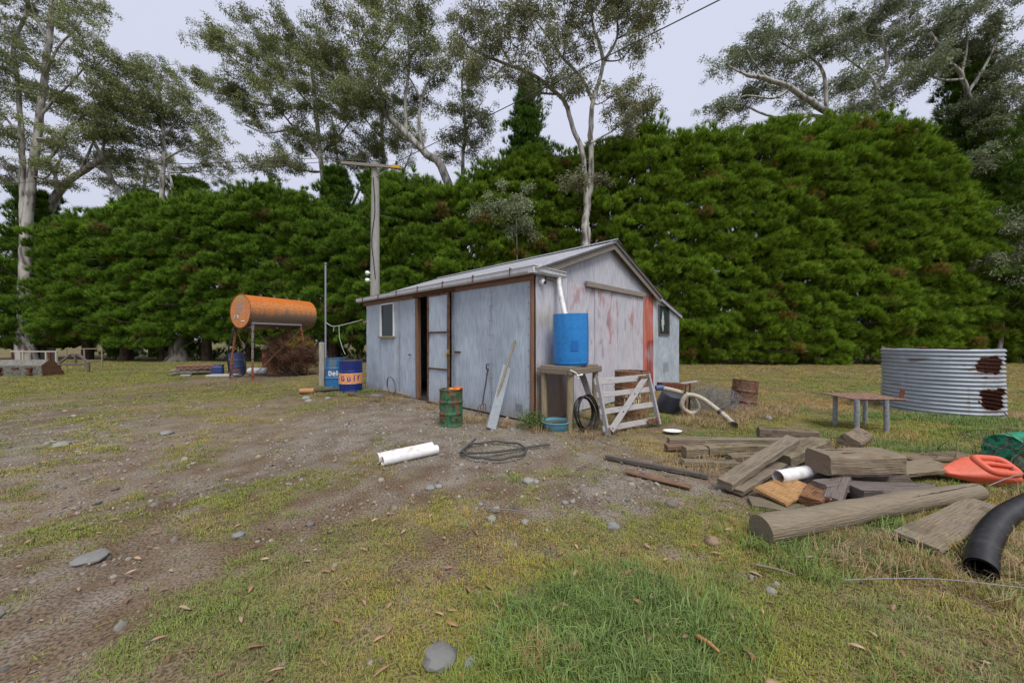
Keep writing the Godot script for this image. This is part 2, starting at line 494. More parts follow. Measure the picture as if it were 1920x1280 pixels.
var keep_clear := [[2.8, 2.37, 0.14], [3.0, 2.46, 0.14], [3.2, 2.55, 0.14], [3.4, 2.64, 0.14], [3.6, 2.72, 0.13], [3.8, 2.8, 0.12], [2.85, 2.1, 0.1], [3.2, 2.35, 0.1], [3.6, 2.57, 0.1], [2.45, 3.05, 0.16], [2.75, 3.1, 0.2], [3.1, 3.2, 0.3], [2.35, 3.4, 0.14], [2.7, 3.6, 0.14]]   # where grass does not grow: x, d, radius
func plant_grass() -> void:
	var green := [Color(0.09, 0.14, 0.028), Color(0.165, 0.22, 0.045), Color(0.3, 0.32, 0.09)]
	var yellow := [Color(0.19, 0.2, 0.045), Color(0.29, 0.27, 0.065), Color(0.42, 0.34, 0.12)]
	var straw := [Color(0.23, 0.155, 0.08), Color(0.36, 0.26, 0.14), Color(0.5, 0.39, 0.23)]
	var lush := [Color(0.065, 0.13, 0.03), Color(0.125, 0.21, 0.055), Color(0.24, 0.31, 0.11)]
	var kinds := []   # the meshes: short green, short yellow, straw, long green, long straw, two of each
	for s in 2:
		kinds.append(tuft_mesh(12, 0.012, 0.036, 0.0032, 0.03, green[0], green[1], green[2], 21 + s))
		kinds.append(tuft_mesh(12, 0.01, 0.032, 0.003, 0.032, yellow[0], yellow[1], yellow[2], 31 + s))
		kinds.append(tuft_mesh(10, 0.012, 0.045, 0.0027, 0.04, straw[0], straw[1], straw[2], 41 + s, 0.75))
		kinds.append(tuft_mesh(14, 0.04, 0.11, 0.004, 0.04, lush[0], lush[1], lush[2], 51 + s, 0.5))
		kinds.append(tuft_mesh(14, 0.05, 0.14, 0.003, 0.05, straw[0], straw[1], straw[2], 61 + s, 0.6))
	var xf := []
	var cols := []
	for i in 10:
		xf.append([])
		cols.append(PackedColorArray())
	rng.seed = 77
	var bands := [[1.1, 2.2, 2300.0, 1.0], [2.2, 3.5, 1500.0, 1.05], [3.5, 5.5, 800.0, 1.25], [5.5, 9.0, 330.0, 1.6], [9.0, 14.0, 130.0, 2.1], [14.0, 26.0, 52.0, 2.8]]
	for b in bands:
		var half: float = b[1] * 1.62 + 0.6
		var count := int((b[1] - b[0]) * 2.0 * half * b[2])
		for i in count:
			var d := rng.randf_range(b[0], b[1])
			var x := rng.randf_range(-half, half)
			var u := rng.randf()
			var u2 := rng.randf()
			var u3 := rng.randf()
			var turn := rng.randf() * TAU
			var tilt := rng.randf_range(-0.3, 0.3)
			if absf(x) > d * 1.62 + 0.6:
				continue
			var k := cover(x, d)
			var g := grassy(x, d, k)
			if u > g * 0.9 + 0.012:
				continue
			if inside_shed(x, d):
				continue
			var skip := false
			for c in keep_clear:
				if (x - c[0]) * (x - c[0]) + (d - c[1]) * (d - c[1]) < c[2] * c[2]:
					skip = true
					break
			if skip:
				continue
			var patch := n_low.get_noise_2d(x * 3.0 - 20.0, d * 3.0)
			var dry := clampf(k.g * 0.95 + patch * 0.6 + n_mid.get_noise_2d(x * 1.2 + 90.0, d * 1.2) * 0.7, 0.0, 1.0)
			var long := clampf(k.a * 1.1 + n_mid.get_noise_2d(x + 30.0, d) * 0.9 - 0.25, 0.0, 1.0)
			var kind := 0
			if u2 < long * 0.75:
				kind = 4 if u3 < dry * 0.9 else 3
			elif u3 < dry * 0.55:
				kind = 2
			elif u3 < 0.3 + dry * 0.6:
				kind = 1
			var s: float = b[3] * (0.7 + u2 * 0.7)
			if kind >= 3 and b[3] > 1.5:
				s *= 0.75
			var basis := Basis(Vector3.UP, turn) * Basis(Vector3.RIGHT, tilt) * Basis.from_scale(Vector3(s, s * (0.75 if b[3] > 1.5 else 1.0), s))
			var hue := clampf(0.5 + 1.1 * n_mid.get_noise_2d(x * 0.8 - 40.0, d * 0.8), 0.0, 1.0)
			var slot := kind + (5 if u < g * 0.45 else 0)
			cols[slot].append(Color(0.8, 0.92, 0.95).lerp(Color(1.3, 1.15, 0.85), hue) * (0.8 + 0.4 * u3))
			xf[slot].append(Transform3D(basis, Vector3(x, ground_y(x, d), -d)))
	# clumps of longer grass where the mower does not reach: x, d, radius, how many, 3 green or 4 straw
	for c in [[1.85, 2.25, 0.28, 90, 3], [2.4, 2.35, 0.3, 110, 3], [2.9, 2.55, 0.28, 80, 3], [2.2, 2.3, 0.3, 60, 4], [3.2, 2.3, 0.35, 70, 4], [2.75, 2.75, 0.2, 50, 3], [3.6, 3.25, 0.3, 70, 3], [2.45, 3.0, 0.2, 26, 3],
			[3.3, 2.0, 0.5, 150, 4], [2.6, 1.9, 0.5, 90, 4], [3.0, 1.7, 0.4, 70, 3], [0.55, 1.75, 0.45, 190, 3], [0.25, 1.6, 0.35, 120, 3], [0.9, 1.7, 0.3, 80, 3], [2.6, 4.0, 0.45, 110, 4], [2.0, 3.85, 0.35, 70, 4],
			[-4.4, 9.05, 0.45, 70, 3], [-4.7, 9.2, 0.5, 60, 4], [-3.9, 9.4, 0.3, 60, 3], [-5.2, 9.9, 0.4, 50, 3], [7.6, 6.05, 0.5, 130, 3], [8.4, 6.0, 0.5, 110, 3], [9.2, 6.3, 0.4, 80, 4], [6.9, 6.4, 0.4, 90, 3], [8.0, 5.7, 0.6, 110, 3],
			[1.9, 5.95, 0.4, 70, 4], [2.5, 6.1, 0.3, 70, 3], [1.7, 5.5, 0.35, 60, 4], [3.6, 6.2, 0.5, 170, 4], [4.0, 6.5, 0.5, 190, 4], [4.4, 6.9, 0.45, 170, 4], [5.1, 6.9, 0.4, 150, 4], [5.5, 7.3, 0.45, 150, 4], [3.3, 5.9, 0.5, 120, 4], [4.8, 6.5, 0.4, 110, 4],
			[0.45, 5.45, 0.22, 60, 4], [0.3, 5.6, 0.2, 40, 3], [1.1, 5.15, 0.25, 40, 4], [0.9, 5.8, 0.25, 50, 3], [-0.75, 6.1, 0.25, 50, 4], [-0.15, 5.75, 0.25, 40, 4], [-1.7, 7.2, 0.3, 40, 4], [-3.0, 8.2, 0.4, 50, 4], [5.2, 4.5, 0.5, 60, 3], [4.3, 4.3, 0.4, 60, 4], [5.6, 3.0, 0.6, 120, 4], [4.6, 2.6, 0.6, 110, 4]]:
		for i in c[3]:
			var a := rng.randf() * TAU
			var r: float = c[2] * sqrt(rng.randf())
			var x: float = c[0] + cos(a) * r
			var d: float = c[1] + sin(a) * r
			var s := rng.randf_range(0.7, 1.5)
			var bare := inside_shed(x, d)
			for q in keep_clear:
				bare = bare or (x - q[0]) * (x - q[0]) + (d - q[1]) * (d - q[1]) < q[2] * q[2]
			if not bare:
				cols[c[4] + (5 if i % 2 else 0)].append(Color(1, 1, 1) * (0.8 + 0.4 * rng.randf()))
				xf[c[4] + (5 if i % 2 else 0)].append(Transform3D(Basis(Vector3.UP, rng.randf() * TAU) * Basis(Vector3.RIGHT, rng.randf_range(-0.45, 0.45)) * Basis.from_scale(Vector3(s, s, s)), Vector3(x, ground_y(x, d), -d)))
	var names := ["short_green_grass", "yellowing_grass", "dry_grass", "long_green_grass", "long_straw_grass"]
	var says := ["short green grass growing in patches over the yard", "short yellowing grass growing among the bare soil", "flattened dry straw lying in the turf", "long green grass growing in tussocks by timber and tank", "long straw coloured grass standing round the scrap heap"]
	for i in 10:
		meta(scatter(self, names[i % 5], kinds[i], M.blade, xf[i], cols[i]), says[i % 5], "grass", "", "stuff")

func inside_shed(x: float, d: float) -> bool:
	var dx := x - 0.37
	var dd := d - 5.83
	var u := dx * 0.69 + dd * 0.724
	var s := -dx * 0.724 + dd * 0.69
	return u > 0.02 and u < 7.1 and s > 0.02 and s < 6.4

func stone_mesh(sd: int, flat_: float) -> MB:
	var mb := MB.new()
	var f := FastNoiseLite.new()
	f.seed = sd
	f.frequency = 0.9
	var P := []
	for i in 9:
		var row := PackedVector3Array()
		for j in 13:
			var t := PI * i / 8.0
			var a := TAU * (j % 12) / 12.0
			var v := Vector3(sin(t) * cos(a), cos(t), sin(t) * sin(a))
			var r := 1.0 + 0.55 * f.get_noise_3dv(v * 1.3)
			v *= r
			v.y *= flat_
			row.append(v)
		P.append(row)
	for i in 8:
		for j in 12:
			var q := [P[i][j], P[i + 1][j], P[i + 1][j + 1], P[i][j + 1]]
			var face: Vector3 = (q[2] - q[0]).cross(q[3] - q[1])
			if face.dot(q[0] + q[2]) < 0.0:
				face = -face
			face = face.normalized()
			var k := q.map(func(p: Vector3) -> Vector3: return (Vector3(p.x, p.y / (flat_ * flat_), p.z).normalized() + face * 0.7).normalized())
			mb.tri(q[0], q[1], q[2], k[0], k[1], k[2])
			mb.tri(q[0], q[2], q[3], k[0], k[2], k[3])
	return mb

func strew_gravel() -> void:
	rng.seed = 99
	var mesh_ := [stone_mesh(1, 0.6).mesh(), stone_mesh(2, 0.45).mesh(), stone_mesh(3, 0.75).mesh()]
	var xf := [[], [], []]
	var cols := [PackedColorArray(), PackedColorArray(), PackedColorArray()]
	for b in [[1.2, 3.0, 520.0], [3.0, 5.0, 400.0], [5.0, 8.0, 180.0], [8.0, 12.0, 40.0]]:
		var half: float = b[1] * 1.6
		for i in int((b[1] - b[0]) * 2.0 * half * b[2]):
			var d := rng.randf_range(b[0], b[1])
			var x := rng.randf_range(-half, half)
			var u := rng.randf()
			var u2 := rng.randf()
			var turn := Basis(Vector3(rng.randfn(), 3.0 * rng.randfn(), rng.randfn()).normalized(), rng.randf() * TAU)
			var tone := rng.randf_range(0.35, 1.25)
			var warm := rng.randf()
			if absf(x) > d * 1.6 or inside_shed(x, d):
				continue
			var k := cover(x, d)
			var clump := n_mid.get_noise_2d(x * 1.3 + 70.0, d * 1.3)
			var p := clampf(k.b * 1.15 + clump * 0.7 - k.r * 0.2, 0.0, 1.0)
			if u > p:
				continue
			var s := 0.0045 + 0.011 * u2 * u2 * u2 + (0.012 if u2 > 0.985 else 0.0) + d * 0.0009
			var q := i % 3
			xf[q].append(Transform3D(turn * Basis.from_scale(Vector3(s, s, s) * 1.0), Vector3(x, ground_y(x, d) + s * 0.15, -d)))
			cols[q].append(Color(1.0, 0.98, 0.96).lerp(Color(1.0, 0.86, 0.72), warm) * tone)
	for q in 3:
		meta(scatter(self, "gravel", mesh_[q], M.stone, xf[q], cols[q]), "grey gravel trodden into the bare soil of the yard", "gravel", "", "stuff")

func litter() -> void:   # fallen gum leaves and bark, too many to count
	rng.seed = 105
	var mb := MB.new()
	var k0 := Color(1, 1, 1)
	for i in 6:
		var x0 := -0.5 + i / 6.0
		var x1 := -0.5 + (i + 1) / 6.0
		var w0 := 0.14 * sin(PI * i / 6.0)
		var w1 := 0.14 * sin(PI * (i + 1) / 6.0)
		var y0 := 0.12 * sin(PI * i / 6.0 + 0.4)
		var y1 := 0.12 * sin(PI * (i + 1) / 6.0 + 0.4)
		mb.quad(Vector3(x0, y0, -w0), Vector3(x1, y1, -w1), Vector3(x1, y1 + 0.03, 0), Vector3(x0, y0 + 0.03, 0), Vector3.UP)
		mb.quad(Vector3(x0, y0, w0), Vector3(x1, y1, w1), Vector3(x1, y1 + 0.03, 0), Vector3(x0, y0 + 0.03, 0), Vector3.UP)
	var xf := []
	var cols := PackedColorArray()
	for i in 900:
		var d := rng.randf_range(1.3, 7.0)
		var x := rng.randf_range(-1.6, 1.6) * d
		if inside_shed(x, d):
			continue
		var s := rng.randf_range(0.03, 0.075)
		xf.append(Transform3D(Basis(Vector3.UP, rng.randf() * TAU) * Basis(Vector3.RIGHT, rng.randf_range(-0.4, 0.4)) * Basis.from_scale(Vector3(s, s, s)), Vector3(x, ground_y(x, d) + 0.012 + 0.012 * rng.randf(), -d)))
		cols.append(Color(0.26, 0.12, 0.06).lerp(Color(0.42, 0.3, 0.19), rng.randf()) * rng.randf_range(0.5, 1.2))
	meta(scatter(self, "fallen_leaves", mb.mesh(), M.print, xf, cols), "brown fallen gum leaves strewn over the turf", "leaves", "", "stuff")


func twig_litter() -> void:
	rng.seed = 131
	var mb := MB.new()
	mb.tube([Vector3(-0.5, 0, 0), Vector3(-0.1, 0.03, 0.04), Vector3(0.5, 0, 0)], [0.02, 0.025, 0.012], 4)
	var xf := []
	var cols := PackedColorArray()
	for c in [[2.6, 3.0, 0.9, 160], [1.7, 3.4, 0.6, 120], [1.2, 5.3, 0.6, 90], [3.5, 6.2, 0.9, 140], [-0.6, 6.2, 0.5, 60], [-4.0, 8.6, 0.9, 110], [-1.0, 3.0, 1.5, 120], [0.5, 2.2, 1.4, 140], [3.2, 2.0, 0.8, 110], [-2.6, 7.0, 1.0, 80]]:
		for i in c[3]:
			var x: float = c[0] + rng.randfn() * c[2]
			var d: float = c[1] + rng.randfn() * c[2]
			if d < 1.3 or inside_shed(x, d):
				continue
			var s := rng.randf_range(0.03, 0.13)
			xf.append(Transform3D(Basis(Vector3.UP, rng.randf() * TAU) * Basis.from_scale(Vector3(s, 0.07, 0.07 + s * 0.3)), Vector3(x, ground_y(x, d) + 0.006, -d)))
			cols.append(Color(0.5, 0.38, 0.26).lerp(Color(1.2, 1.0, 0.75), rng.randf()))
	meta(scatter(self, "twig_litter", mb.mesh(), mat(lin(0.22, 0.17, 0.12), 0.95), xf, cols), "small twigs and splinters strewn over the yard", "litter", "", "stuff")

# ---------------------------------------------------------------- trees
func smooth_line(p: Array, steps := 3) -> Array:
	var out := []
	for i in p.size() - 1:
		var a: Vector3 = p[maxi(i - 1, 0)]
		var b: Vector3 = p[i]
		var c: Vector3 = p[i + 1]
		var d: Vector3 = p[mini(i + 2, p.size() - 1)]
		for k in steps:
			out.append(b.cubic_interpolate(c, a, d, float(k) / steps))
	out.append(p[-1])
	return out

func leaf_cluster(sd: int, count: int, size: float, long: float, wide: float, c0: Color, c1: Color) -> ArrayMesh:
	rng.seed = sd
	var mb := MB.new()
	for i in count:
		var p := Vector3(rng.randfn(), rng.randfn() * 0.7, rng.randfn()).normalized() * size * pow(rng.randf(), 0.5)
		var dir := Vector3(rng.randfn() * 0.8, rng.randfn() * 0.45 - 0.75, rng.randfn() * 0.8).normalized()
		var side := dir.cross(Vector3(rng.randfn(), rng.randfn(), rng.randfn())).normalized() * wide * rng.randf_range(0.7, 1.2) * 0.5
		var l := long * rng.randf_range(0.7, 1.3)
		var m := dir.cross(side).normalized()
		var k := c0.lerp(c1, rng.randf())
		mb.tri_c(p, p + dir * l * 0.45 + side, p + dir * l, m, m, m, k, k, k)
		mb.tri_c(p, p + dir * l, p + dir * l * 0.45 - side, m, m, m, k, k, k)
	return mb.mesh()

var gum_leaves := []
func gum(called: String, label: String, base: Vector3, dens: float, tone: int, limbs: Array, pads: Array) -> void:
	if gum_leaves.is_empty():
		gum_leaves = [[], [], []]
		var tones := [[Color(0.15, 0.18, 0.075), Color(0.32, 0.35, 0.17)], [Color(0.16, 0.18, 0.09), Color(0.34, 0.345, 0.2)], [Color(0.14, 0.175, 0.09), Color(0.3, 0.34, 0.205)]]
		for t in 3:
			for s in 2:
				gum_leaves[t].append(leaf_cluster(300 + t * 2 + s, 60, 0.36, 0.18, 0.052, tones[t][0], tones[t][1]))
	var t := thing(called, label, "gum tree", base, 0.0, "gum trees behind the hedge")
	rng.seed = hash(label)
	var wood := []   # [point, radius]
	for i in limbs.size():
		var l: Array = limbs[i]
		var pts := []
		for k in range(2, l.size(), 3):
			pts.append(Vector3(l[k], l[k + 1], l[k + 2]))
		pts = smooth_line(pts, 4)
		var rad := []
		for k in pts.size():
			var f := float(k) / (pts.size() - 1)
			var r: float = lerpf(l[0], l[1], pow(f, 0.7)) * (0.9 if i == 0 else 0.72)
			if i == 0 and k < 6:
				r *= 1.0 + 0.35 * (1.0 - k / 6.0)
			rad.append(r)
			if k > 0 and k < pts.size() - 1:
				pts[k] += Vector3(rng.randfn(), rng.randfn() * 0.4, rng.randfn()) * minf(0.05, r * 0.12)
			wood.append([pts[k], r])
		var mb := MB.new()
		mb.tube(pts, rad, 10, true, 0.03)
		part(t, "trunk" if i == 0 else "limb", mb, M.bark_gum)
	var tw := MB.new()
	var xf := [[], []]
	var cols := [PackedColorArray(), PackedColorArray()]
	for p in pads:
		var c := Vector3(p[0], p[1], p[2])
		var from: Array = wood[0]
		var best := 1e9
		for w in wood:
			var q: Vector3 = c - w[0]
			var cost := q.length() + maxf(0.0, -q.y) * 1.5
			if cost < best:
				best = cost
				from = w
		var a: Vector3 = from[0]
		var bend := (a + c) * 0.5 + Vector3(rng.randfn() * 0.2, -0.12 * best, rng.randfn() * 0.3)
		var r0: float = minf(from[1] * 0.6, 0.03 + best * 0.012)
		tw.tube(smooth_line([a, bend, c], 4), range(9).map(func(k): return lerpf(r0, 0.018, k / 8.0)), 5, false)
		var rx: float = p[3]
		var ry: float = p[4]
		var rz := (rx + ry) * 0.55
		var ends := []
		for k in 9:
			var e := c + Vector3(rng.randfn(), rng.randfn() * 0.8 + 0.15, rng.randfn()).normalized() * Vector3(rx, ry, rz) * rng.randf_range(0.45, 0.95)
			var s := c.lerp(a, rng.randf() * 0.35)
			tw.tube([s, (s + e) * 0.5 + Vector3(0, -0.1, 0), e], [0.02, 0.014, 0.006], 3, false)
			ends.append(e)
			var mid_ := (s + e) * 0.5
			for g in 2:
				var e2 := e + Vector3(rng.randfn(), rng.randfn() * 0.5, rng.randfn()) * 0.5
				tw.tube([mid_.lerp(e, 0.4), e2], [0.011, 0.005], 3, false)
				ends.append(e2)
		var shade := rng.randf_range(0.8, 1.2)
		var count := int(dens * 29.0 * pow(rx * ry, 0.9)) + 16
		for k in count:
			var q: Vector3
			if k % 4 < 3:
				q = ends[rng.randi() % ends.size()] + Vector3(rng.randfn(), rng.randfn() * 0.5 - 0.1, rng.randfn()) * 0.23
			else:
				q = c + Vector3(rng.randfn(), rng.randfn(), rng.randfn()).normalized() * Vector3(rx, ry, rz) * pow(rng.randf(), 0.4)
			var s := rng.randf_range(0.65, 1.15)
			var h := rng.randi() % 2
			xf[h].append(Transform3D(Basis(Vector3.UP, rng.randf() * TAU) * Basis(Vector3.RIGHT, rng.randf_range(-0.35, 0.35)) * Basis.from_scale(Vector3(s, s, s)), q))
			cols[h].append(Color(1, 1, 1) * (shade * rng.randf_range(0.85, 1.15)))
	part(t, "twigs", tw, M.twig).set_meta("kind", "stuff")
	for h in 2:
		scatter(t, "crown" if h == 0 else "foliage", gum_leaves[tone][h], M.leaf, xf[h], cols[h])

var needle_tufts := []
func needle_mesh(sd: int, count: int, c0: Color, c1: Color, wide: float, open: float) -> ArrayMesh:
	rng.seed = sd
	var mb := MB.new()
	for i in count:
		var a := rng.randf() * TAU
		var k := open * sqrt(rng.randf())
		var dir := Vector3(sin(k) * cos(a), cos(k), sin(k) * sin(a))
		var l := rng.randf_range(0.7, 1.05)
		var side := dir.cross(Vector3(rng.randfn(), rng.randfn(), rng.randfn())).normalized() * wide
		var root := Vector3(0, rng.randf_range(-0.35, 0.25), 0)
		var tip := root + dir * l
		var m := dir.cross(side).normalized()
		var b := c0.lerp(c1, rng.randf() * 0.4)
		mb.tri_c(root - side, root + side, tip, m, m, m, b, b, c0.lerp(c1, rng.randf_range(0.5, 1.0)))
	return mb.mesh()

# top of the hedge, and how far its clipped face stands from the camera line, along x
const HEDGE := [[-32.5, 22.6, 9.2], [-29.0, 22.3, 9.7], [-25.0, 22.0, 10.6], [-20.0, 21.8, 10.9], [-16.0, 21.6, 11.3], [-13.2, 21.5, 10.6], [-11.6, 21.4, 8.8], [-9.2, 21.0, 9.2], [-7.6, 20.4, 11.4], [-5.6, 20.2, 11.2], [-3.6, 20.0, 10.3], [-2.0, 20.2, 11.8], [1.0, 21.2, 13.2], [4.2, 21.5, 13.4], [6.4, 19.6, 13.2], [8.0, 19.3, 13.9], [11.0, 19.2, 13.2], [14.0, 19.2, 13.5], [18.0, 19.2, 14.3], [22.0, 19.2, 14.4], [24.5, 19.4, 13.6], [27.0, 20.0, 11.0], [31.0, 20.5, 8.0], [36.0, 20.8, 8.0]]
func hedge_at(x: float) -> Vector2:
	for i in HEDGE.size() - 1:
		if x < HEDGE[i + 1][0]:
			var f := clampf((x - HEDGE[i][0]) / (HEDGE[i + 1][0] - HEDGE[i][0]), 0.0, 1.0)
			return Vector2(lerpf(HEDGE[i][1], HEDGE[i + 1][1], f), lerpf(HEDGE[i][2], HEDGE[i + 1][2], f))
	return Vector2(20.8, 8.0)

func pad(c: Vector3, r: Vector3, out: Vector3, count: int, size: float, xf: Array, cols: Array, tint: Color) -> void:
	for k in count:
		var v := Vector3(rng.randfn(), rng.randfn(), rng.randfn()).normalized()
		if v.dot(out) < -0.25:
			v = v - out * 2.0 * v.dot(out)
		if v.y < -0.45:
			v.y = -v.y
		var q := c + v * r * rng.randf_range(0.72, 1.08)
		var dir := (v * 0.55 + Vector3(0, 0.75, 0) + out * 0.2 + Vector3(rng.randfn(), rng.randfn(), rng.randfn()) * 0.22).normalized()
		var x := dir.cross(Vector3(rng.randfn(), rng.randfn(), rng.randfn())).normalized()
		var s := size * rng.randf_range(0.75, 1.2)
		var h := rng.randi() % xf.size()
		xf[h].append(Transform3D(Basis(x * s, dir * s, x.cross(dir) * s), q))
		cols[h].append(tint * rng.randf_range(0.82, 1.18))

func hedge_pine(label: String, x0: float, width: float, low: float, tint: Color) -> void:
	var hd := hedge_at(x0)
	var base := at(x0, hd.x + 2.3)
	var t := thing("hedge_pine", label, "pine tree", base, 0.0, "pines clipped into a tall hedge")
	rng.seed = hash(label)
	var xf := [[], [], []]
	var cols := [PackedColorArray(), PackedColorArray(), PackedColorArray()]
	var wood := MB.new()
	var dead := MB.new()
	var lean := Vector3(rng.randfn() * 0.3, 0, rng.randfn() * 0.2)
	wood.tube(smooth_line([Vector3(0, -0.3, 0), Vector3(0.02, 1.2, 0), lean + Vector3(0, hd.y * 0.5, 0), lean + Vector3(0.1, hd.y * 0.95, 0)], 4), range(13).map(func(k): return lerpf(0.36, 0.05, k / 12.0) * (1.5 if k == 0 else 1.0)), 9, true, 0.1)
	part(t, "trunk", wood, M.bark_pine)
	var y := low
	while y < hd.y + 0.3:
		var nx := 6
		for k in nx:
			var x := (float(k) + rng.randf()) / nx * width - width * 0.5
			var h2 := hedge_at(x0 + x)
			if y > h2.y - 0.2:
				continue
			var from_top := h2.y - y
			var back := 0.0 if from_top > 2.0 else (2.0 - from_top) * (2.0 - from_top) * 0.3
			if y < low + 1.2:
				back += (low + 1.2 - y) * 0.35
			var bulge := 0.85 * n_vol.get_noise_3d((x0 + x) * 1.3, y * 1.7, 3.0) + 0.22 * rng.randfn()
			var depth := h2.x + 0.75 + back - bulge
			var c := Vector3(x, y + rng.randf_range(-0.34, 0.34), -(depth - (hd.x + 2.3)))
			var sz := rng.randf_range(0.75, 1.2)
			var tone := tint * (1.0 + 0.16 * n_vol.get_noise_3d((x0 + x) * 2.0, y * 2.0, 60.0) + 0.08 * rng.randfn())
			if rng.randf() < 0.035:   # a dead spray
				tone = Color(tone.r * 1.25, tone.g * 0.62, tone.b * 1.6)
			pad(c, Vector3(0.5 * sz, 0.33 * sz, 0.5), Vector3(0, 0.45, 0.89), int(32 * sz), 0.3, xf, cols, tone)
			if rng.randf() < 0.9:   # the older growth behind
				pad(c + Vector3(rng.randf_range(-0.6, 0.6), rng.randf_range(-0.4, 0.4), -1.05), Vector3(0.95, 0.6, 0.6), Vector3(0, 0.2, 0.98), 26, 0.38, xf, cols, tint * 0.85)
			if rng.randf() < 0.3:   # a limb out to it, and some dead twigs
				var root := lean * (y / hd.y) + Vector3(0, y - 0.5, 0)
				var e := c + Vector3(0, -0.15, 0.1)
				dead.tube([root, root.lerp(e, 0.5) + Vector3(0, 0.15, 0), e], [0.07, 0.045, 0.018], 5, false)
				for g in 3:
					var s := root.lerp(e, rng.randf_range(0.4, 0.9))
					dead.tube([s, s + Vector3(rng.randfn(), rng.randfn() * 0.5, absf(rng.randfn())) * 0.55], [0.016, 0.006], 3, false)
		y += rng.randf_range(0.5, 0.66)
	for k in 16:   # the top, and the far side more loosely
		var x := rng.randf_range(-0.5, 0.5) * width
		var h2 := hedge_at(x0 + x)
		var b := rng.randf_range(0.9, 3.6)
		pad(Vector3(x, h2.y - 0.15 + rng.randf_range(-0.35, 0.45) - absf(b - 1.8) * 0.25, -(h2.x + b - hd.x - 2.3)), Vector3(0.8, 0.45, 0.7), Vector3.UP, 30, 0.34, xf, cols, tint)
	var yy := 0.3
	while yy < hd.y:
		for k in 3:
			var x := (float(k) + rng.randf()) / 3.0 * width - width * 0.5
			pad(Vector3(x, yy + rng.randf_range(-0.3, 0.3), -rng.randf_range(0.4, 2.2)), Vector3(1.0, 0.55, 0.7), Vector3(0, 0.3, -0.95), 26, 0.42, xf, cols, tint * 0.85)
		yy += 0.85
	for k in 7:   # leaders that have grown past the clipping
		var x := rng.randf_range(-0.5, 0.5) * width
		var h2 := hedge_at(x0 + x)
		var top := h2.y + rng.randf_range(0.1, 0.75)
		var s := Vector3(x, h2.y - 0.4, -(h2.x + rng.randf_range(0.9, 2.2) - hd.x - 2.3))
		dead.tube([s, Vector3(s.x, top, s.z)], [0.03, 0.01], 4, false)
		for g in 5:
			pad(Vector3(s.x, lerpf(s.y, top, g / 4.0), s.z), Vector3(0.16, 0.1, 0.16) * (1.5 - g * 0.25), Vector3.UP, 5, 0.26, xf, cols, tint)
	part(t, "dead_branches", dead, M.twig).set_meta("kind", "stuff")
	for h in 3:
		scatter(t, ["crown", "foliage", "needles"][h], needle_tufts[h], M.needle, xf[h], cols[h])

# a free-standing pine: whorls of boughs, each ending in pads of needles
func pine(label: String, base: Vector3, height: float, low: float, spread: float, tint: Color, lean: Vector3, bare := 0.0) -> void:
	var t := thing("pine_tree", label, "pine tree", base, 0.0)
	rng.seed = hash(label)
	var xf := [[], [], []]
	var cols := [PackedColorArray(), PackedColorArray(), PackedColorArray()]
	var wood := MB.new()
	var boughs := MB.new()
	wood.tube(smooth_line([Vector3(0, -0.3, 0), lean * 0.3 + Vector3(0, height * 0.3, 0), lean * 0.7 + Vector3(0, height * 0.65, 0), lean + Vector3(0, height, 0)], 4), range(13).map(func(k): return lerpf(0.4, 0.04, k / 12.0)), 9, true, 0.1)
	part(t, "trunk", wood, M.bark_pine)
	var y := low
	while y < height:
		var f := (y - low) / (height - low)
		var reach := spread * (1.0 - f * 0.96) * (0.88 + 0.12 * sin(f * 31.0))
		var root := lean * (y / height) + Vector3(0, y, 0)
		for k in 9:
			var a := TAU * (k + rng.randf()) / 9.0
			var len_ := reach * rng.randf_range(0.6, 1.1)
			var e := root + Vector3(cos(a) * len_, len_ * rng.randf_range(0.0, 0.3), sin(a) * len_)
			boughs.tube([root, root.lerp(e, 0.5) + Vector3(0, -0.1, 0), e], [0.07, 0.045, 0.015], 5, false)
			if rng.randf() < bare:
				continue
			var steps := int(maxf(1.0, len_ / 0.65))
			for g in steps:
				var c := root.lerp(e, (g + 0.7) / steps) + Vector3(rng.randfn(), rng.randfn() * 0.4, rng.randfn()) * 0.25
				pad(c, Vector3(0.75, 0.4, 0.75), Vector3.UP, 26, 0.38, xf, cols, tint * rng.randf_range(0.85, 1.15))
		y += rng.randf_range(0.6, 0.85)
	part(t, "boughs", boughs, M.twig).set_meta("kind", "stuff")
	for h in 3:
		scatter(t, ["crown", "foliage", "needles"][h], needle_tufts[h], M.needle, xf[h], cols[h])

